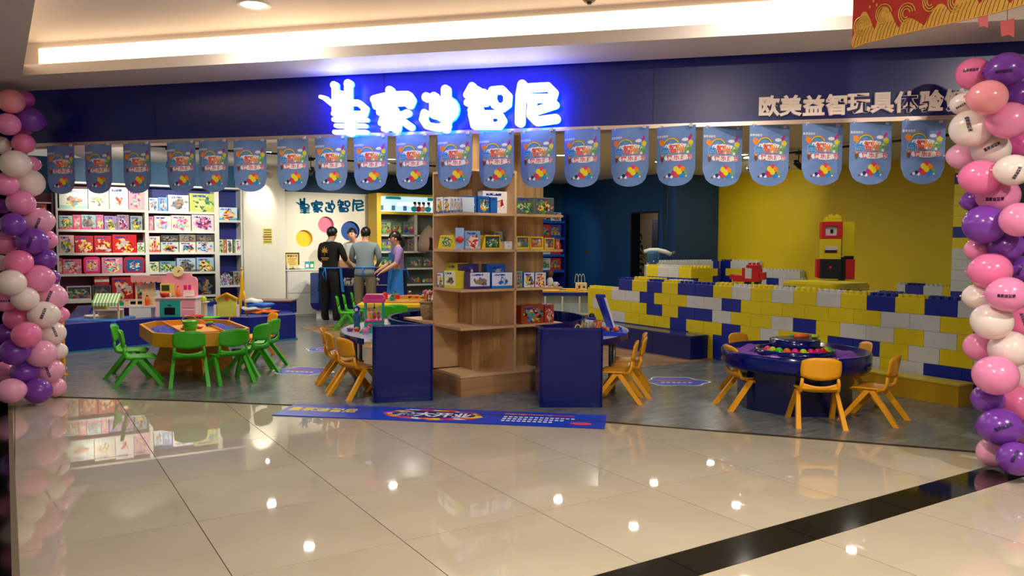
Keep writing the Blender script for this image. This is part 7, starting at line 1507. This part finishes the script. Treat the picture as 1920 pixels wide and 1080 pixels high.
# ------------------------------------------------------------------ toys on the right curved table
def rt(px, py, D_, z=.5745): r_ = ray(px, py); return (r_.x * D_, D_, z)
t = thing('toy_tray', 'blue toy building tray on the right curved table', 'tray', rt(1140, 625, 7.55), -.15); b = MB(); b.box(-.18, .18, -.14, .16, 0, .03, bev=.008); b.box(-.17, .17, -.13, .15, .03, .034); obj('tray', b, BLUE, t); b = MB()
for i in range(6):
    for j in range(3): b.lathe([(.008, .034), (.008, .04)], (-.14 + .055 * i, -.09 + .08 * j, 0), 6, False)
obj('pegs', b, BLUE, t)
rn = random.Random(12); tl = t.location
for i in range(12):
    mt_ = [RED, ORG, PLY, BLUE][i % 4]; nm = ['red', 'orange', 'yellow', 'blue'][i % 4]; x_, y_ = tl.x - .13 + .022 * i, tl.y - .06 + .1 * rn.random()
    t2_ = toy('building_piece', nm + ' building piece on the blue toy tray', 'toy', (x_, y_, .617), rn.random() * 3, nm + ' building pieces on the blue tray'); b = MB(); b.box(-.028, .028, -.012, .012, 0, .024, bev=.003); obj('block', b, mt_, t2_); b = MB(); b.lathe([(.008, .024), (.008, .032)], (0, 0, 0), 8); obj('stud', b, mt_, t2_)
WBD = thing('drawing_board', 'small leaning whiteboard with blue frame on the right curved table', 'board', rt(1146, 610, 7.95), .5)
def lean(z, o=.0): return
b = MB(); vs = [(-.02, 0, 0), (.05, 0, 0), (-.06, .0, .36), (-.13, .0, .36)]; b.xz([(.02, 0), (.055, 0), (-.075, .36), (-.125, .36), (-.13, .34)], 0, .09); obj('frame', b, BLUE, WBD)
b = MB(); b.xz([(.035, .02), (.052, .02), (-.062, .33), (-.09, .33)], -.006, .0); b.xz([(.055, .0), (.06, .0), (-.07, .355), (-.075, .36)], .004, .086); obj('white_face', b, WHT, WBD)
q = rt(1110, 590, 7.7); t = toy('toy_camel', 'dark blue toy hat shape on top of the toy construction', 'toy', (q[0], q[1], .70)); b = MB(); b.box(-.04, .04, -.03, .03, 0, .03, bev=.006); obj('brim', b, BLUE, t); b = MB(); b.ball((0, 0, .04), (.03, .025, .028), 10, 6); obj('crown', b, DGREY, t)
t = toy('toy_construction', 'orange, yellow and clear plastic toy construction on the right curved table', 'toy', (rt(1105, 610, 7.55)[0], 7.6, .5745))
for i in range(9):
    b = MB(); a = i * .8; b.tube([(-.12 + .025 * i, 0, 0), (-.1 + .025 * i + .03 * cos(a), .02 * sin(a), .07 + .03 * (i % 3)), (-.08 + .025 * i, 0, .02)], .010, 6); obj('strut', b, [ORG, PLY, M('clear_yellow', (.95, .85, .5), .1, trans=.4)][i % 3], t)
for x_ in (-.03, .02, .06): b = MB(); b.lathe([(.018, .06), (.022, .11), (.0, .115)], (x_, 0, 0), 12); obj('cup', b, M('clear_cup', (.9, .9, .85), .1, trans=.6), t)
b = MB(); b.box(.05, .09, -.01, .02, 0, .13, bev=.003); obj('tower', b, RED, t); b = MB(); b.box(.10, .12, -.01, .02, 0, .12, bev=.003); obj('tower', b, ORG, t)
t = toy('loop_handle', 'pale yellow plastic loop toy at the left of the toy construction', 'toy', rt(1084, 610, 7.35)); b = MB(); b.tube([(.03 * cos(a), 0, .06 + .055 * sin(a)) for a in [-1.2 + 5.5 * i / 14 for i in range(15)]], .006, 6); obj('loop', b, CREAM, t); b = MB(); b.box(-.02, .02, -.02, .02, 0, .02); obj('foot', b, GREEN, t)

# ================================================================== FLOOR BANNER AND STICKERS
FBL = noisy('banner_blue', (.0, .22, .74), (.02, .26, .80), (5, 5, 5), .35)
c0, c1, c2, c3 = G(541, 772), G(568, 758), G(1138, 780), G(1133, 805)
c0, c1 = c0, c1
ex = (c2 - c1); L_ = ex.length; ang = atan2(ex.y, ex.x); exn = ex.normalized(); eyn = Vector((-exn.y, exn.x, 0)); 
wdt = -(c3 - c2).dot(eyn)
FBN = thing('floor_banner', 'long bright blue printed banner taped to the floor across the shop entrance', 'banner', (c1.x - exn.x * .06, c1.y - exn.y * .06, .0062), ang); L_ += .06; W2_ = wdt
b = MB(); b.box(0, L_, -W2_, 0, -.004, .0015); obj('sheet', b, FBL, FBN)
b = MB(); put_text(b, '皇家迪智尼', .34, -W2_ * .45, .145, .0022, bold=.03, ext=.0002, flat=True, sx=.85); obj('lettering_yellow', b, P_Y, FBN)
b = MB(); cx_, cy_ = L_ * .48, -W2_ * .5
rn = random.Random(3)
for i in range(34):
    b.mi = [0, 2, 3, 6, 7, 5][i % 6]; a = 2 * pi * i / 34; r_ = .8 + .25 * rn.random(); xx, yy = cx_ + .36 * cos(a) * r_, cy_ + W2_ * .33 * sin(a) * r_; b.add([(xx + .075 * cos(q_), yy + .05 * sin(q_), .0018 + .00002 * i) for q_ in [2 * pi * k / 7 for k in range(7)]], [list(range(7))])
b.mi = 9; b.add([(cx_ + .36 * cos(q_), cy_ + W2_ * .27 * sin(q_), .0027) for q_ in [2 * pi * k / 24 for k in range(24)]], [list(range(24))])
obj('burst_print', b, PM, FBN)
b = MB(); put_text(b, '盛大开业', cx_, cy_, .17, .0032, bold=.035, ext=.0002, flat=True, sx=.95); obj('lettering_white', b, P_W, FBN)
b = MB(); b.mi = 0
for i in range(13): b.mi = 0 if i < 9 else 1; put_text(b, '开业优惠活动进行中欢迎光临'[i], L_ * .70 + .045 * i, -W2_ * .22, .05, .0022, bold=.03, ext=.0001, flat=True)
for r_ in range(3):
    b.mi = 2
    for i in range(14 - 2 * r_): x_ = L_ * .70 + .043 * i; b.box(x_ - .015, x_ + .015, -W2_ * (.42 + .15 * r_) - .02, -W2_ * (.42 + .15 * r_) + .012, .0016, .0024)
b.mi = 3; b.add([(L_ * .93 + .09 * cos(q_), -W2_ * .75 + .05 * sin(q_), .0026) for q_ in [2 * pi * k / 10 for k in range(10)]], [list(range(10))])
o = obj('small_print', b, [P_O, P_R, P_W, P_P], FBN); o['kind'] = 'stuff'
def sticker(px, py, lab, D_=None, w_=.34, h_=.16):
    q = G(px, py); t = thing('floor_sticker', lab, 'sticker', (q.x, q.y, .0045), -.24 if px < 800 else .0)
    def out(k): 
        pts = []
        for i in range(36): a = 2 * pi * i / 36; r_ = 1 + .10 * cos(6 * a) + .05 * cos(3 * a + 1); pts.append((w_ * k * cos(a) * r_, h_ * k * sin(a) * r_))
        return pts
    b = MB(); b.prism(out(1.0), 0, .0006); obj('white_border', b, P_W, t); b = MB(); b.prism(out(.93), .0006, .0012); obj('blue_field', b, FBL, t)
    b = MB(); put_text(b, '皇家迪智尼', 0, h_ * .2, w_ * .24, .0018, bold=.03, ext=.0001, flat=True); b.mi = 1
    for i in range(6): b.box(-w_ * .5 + w_ * .17 * i, -w_ * .4 + w_ * .17 * i, -h_ * .35, -h_ * .2, .0013, .0018)
    obj('print', b, [P_R, P_W], t)
sticker(569, 696, 'blue cloud-shaped floor sticker between the octagonal table and the left yellow chairs', w_=.34, h_=.26)
sticker(615, 656, 'blue cloud-shaped floor sticker farther back near the wood floor', w_=.30, h_=.2)
sticker(1267, 716, 'blue cloud-shaped floor sticker left of the round sand table', w_=.33, h_=.27)
sticker(1146, 669, 'blue cloud-shaped floor sticker behind the right yellow chairs', w_=.26, h_=.25)
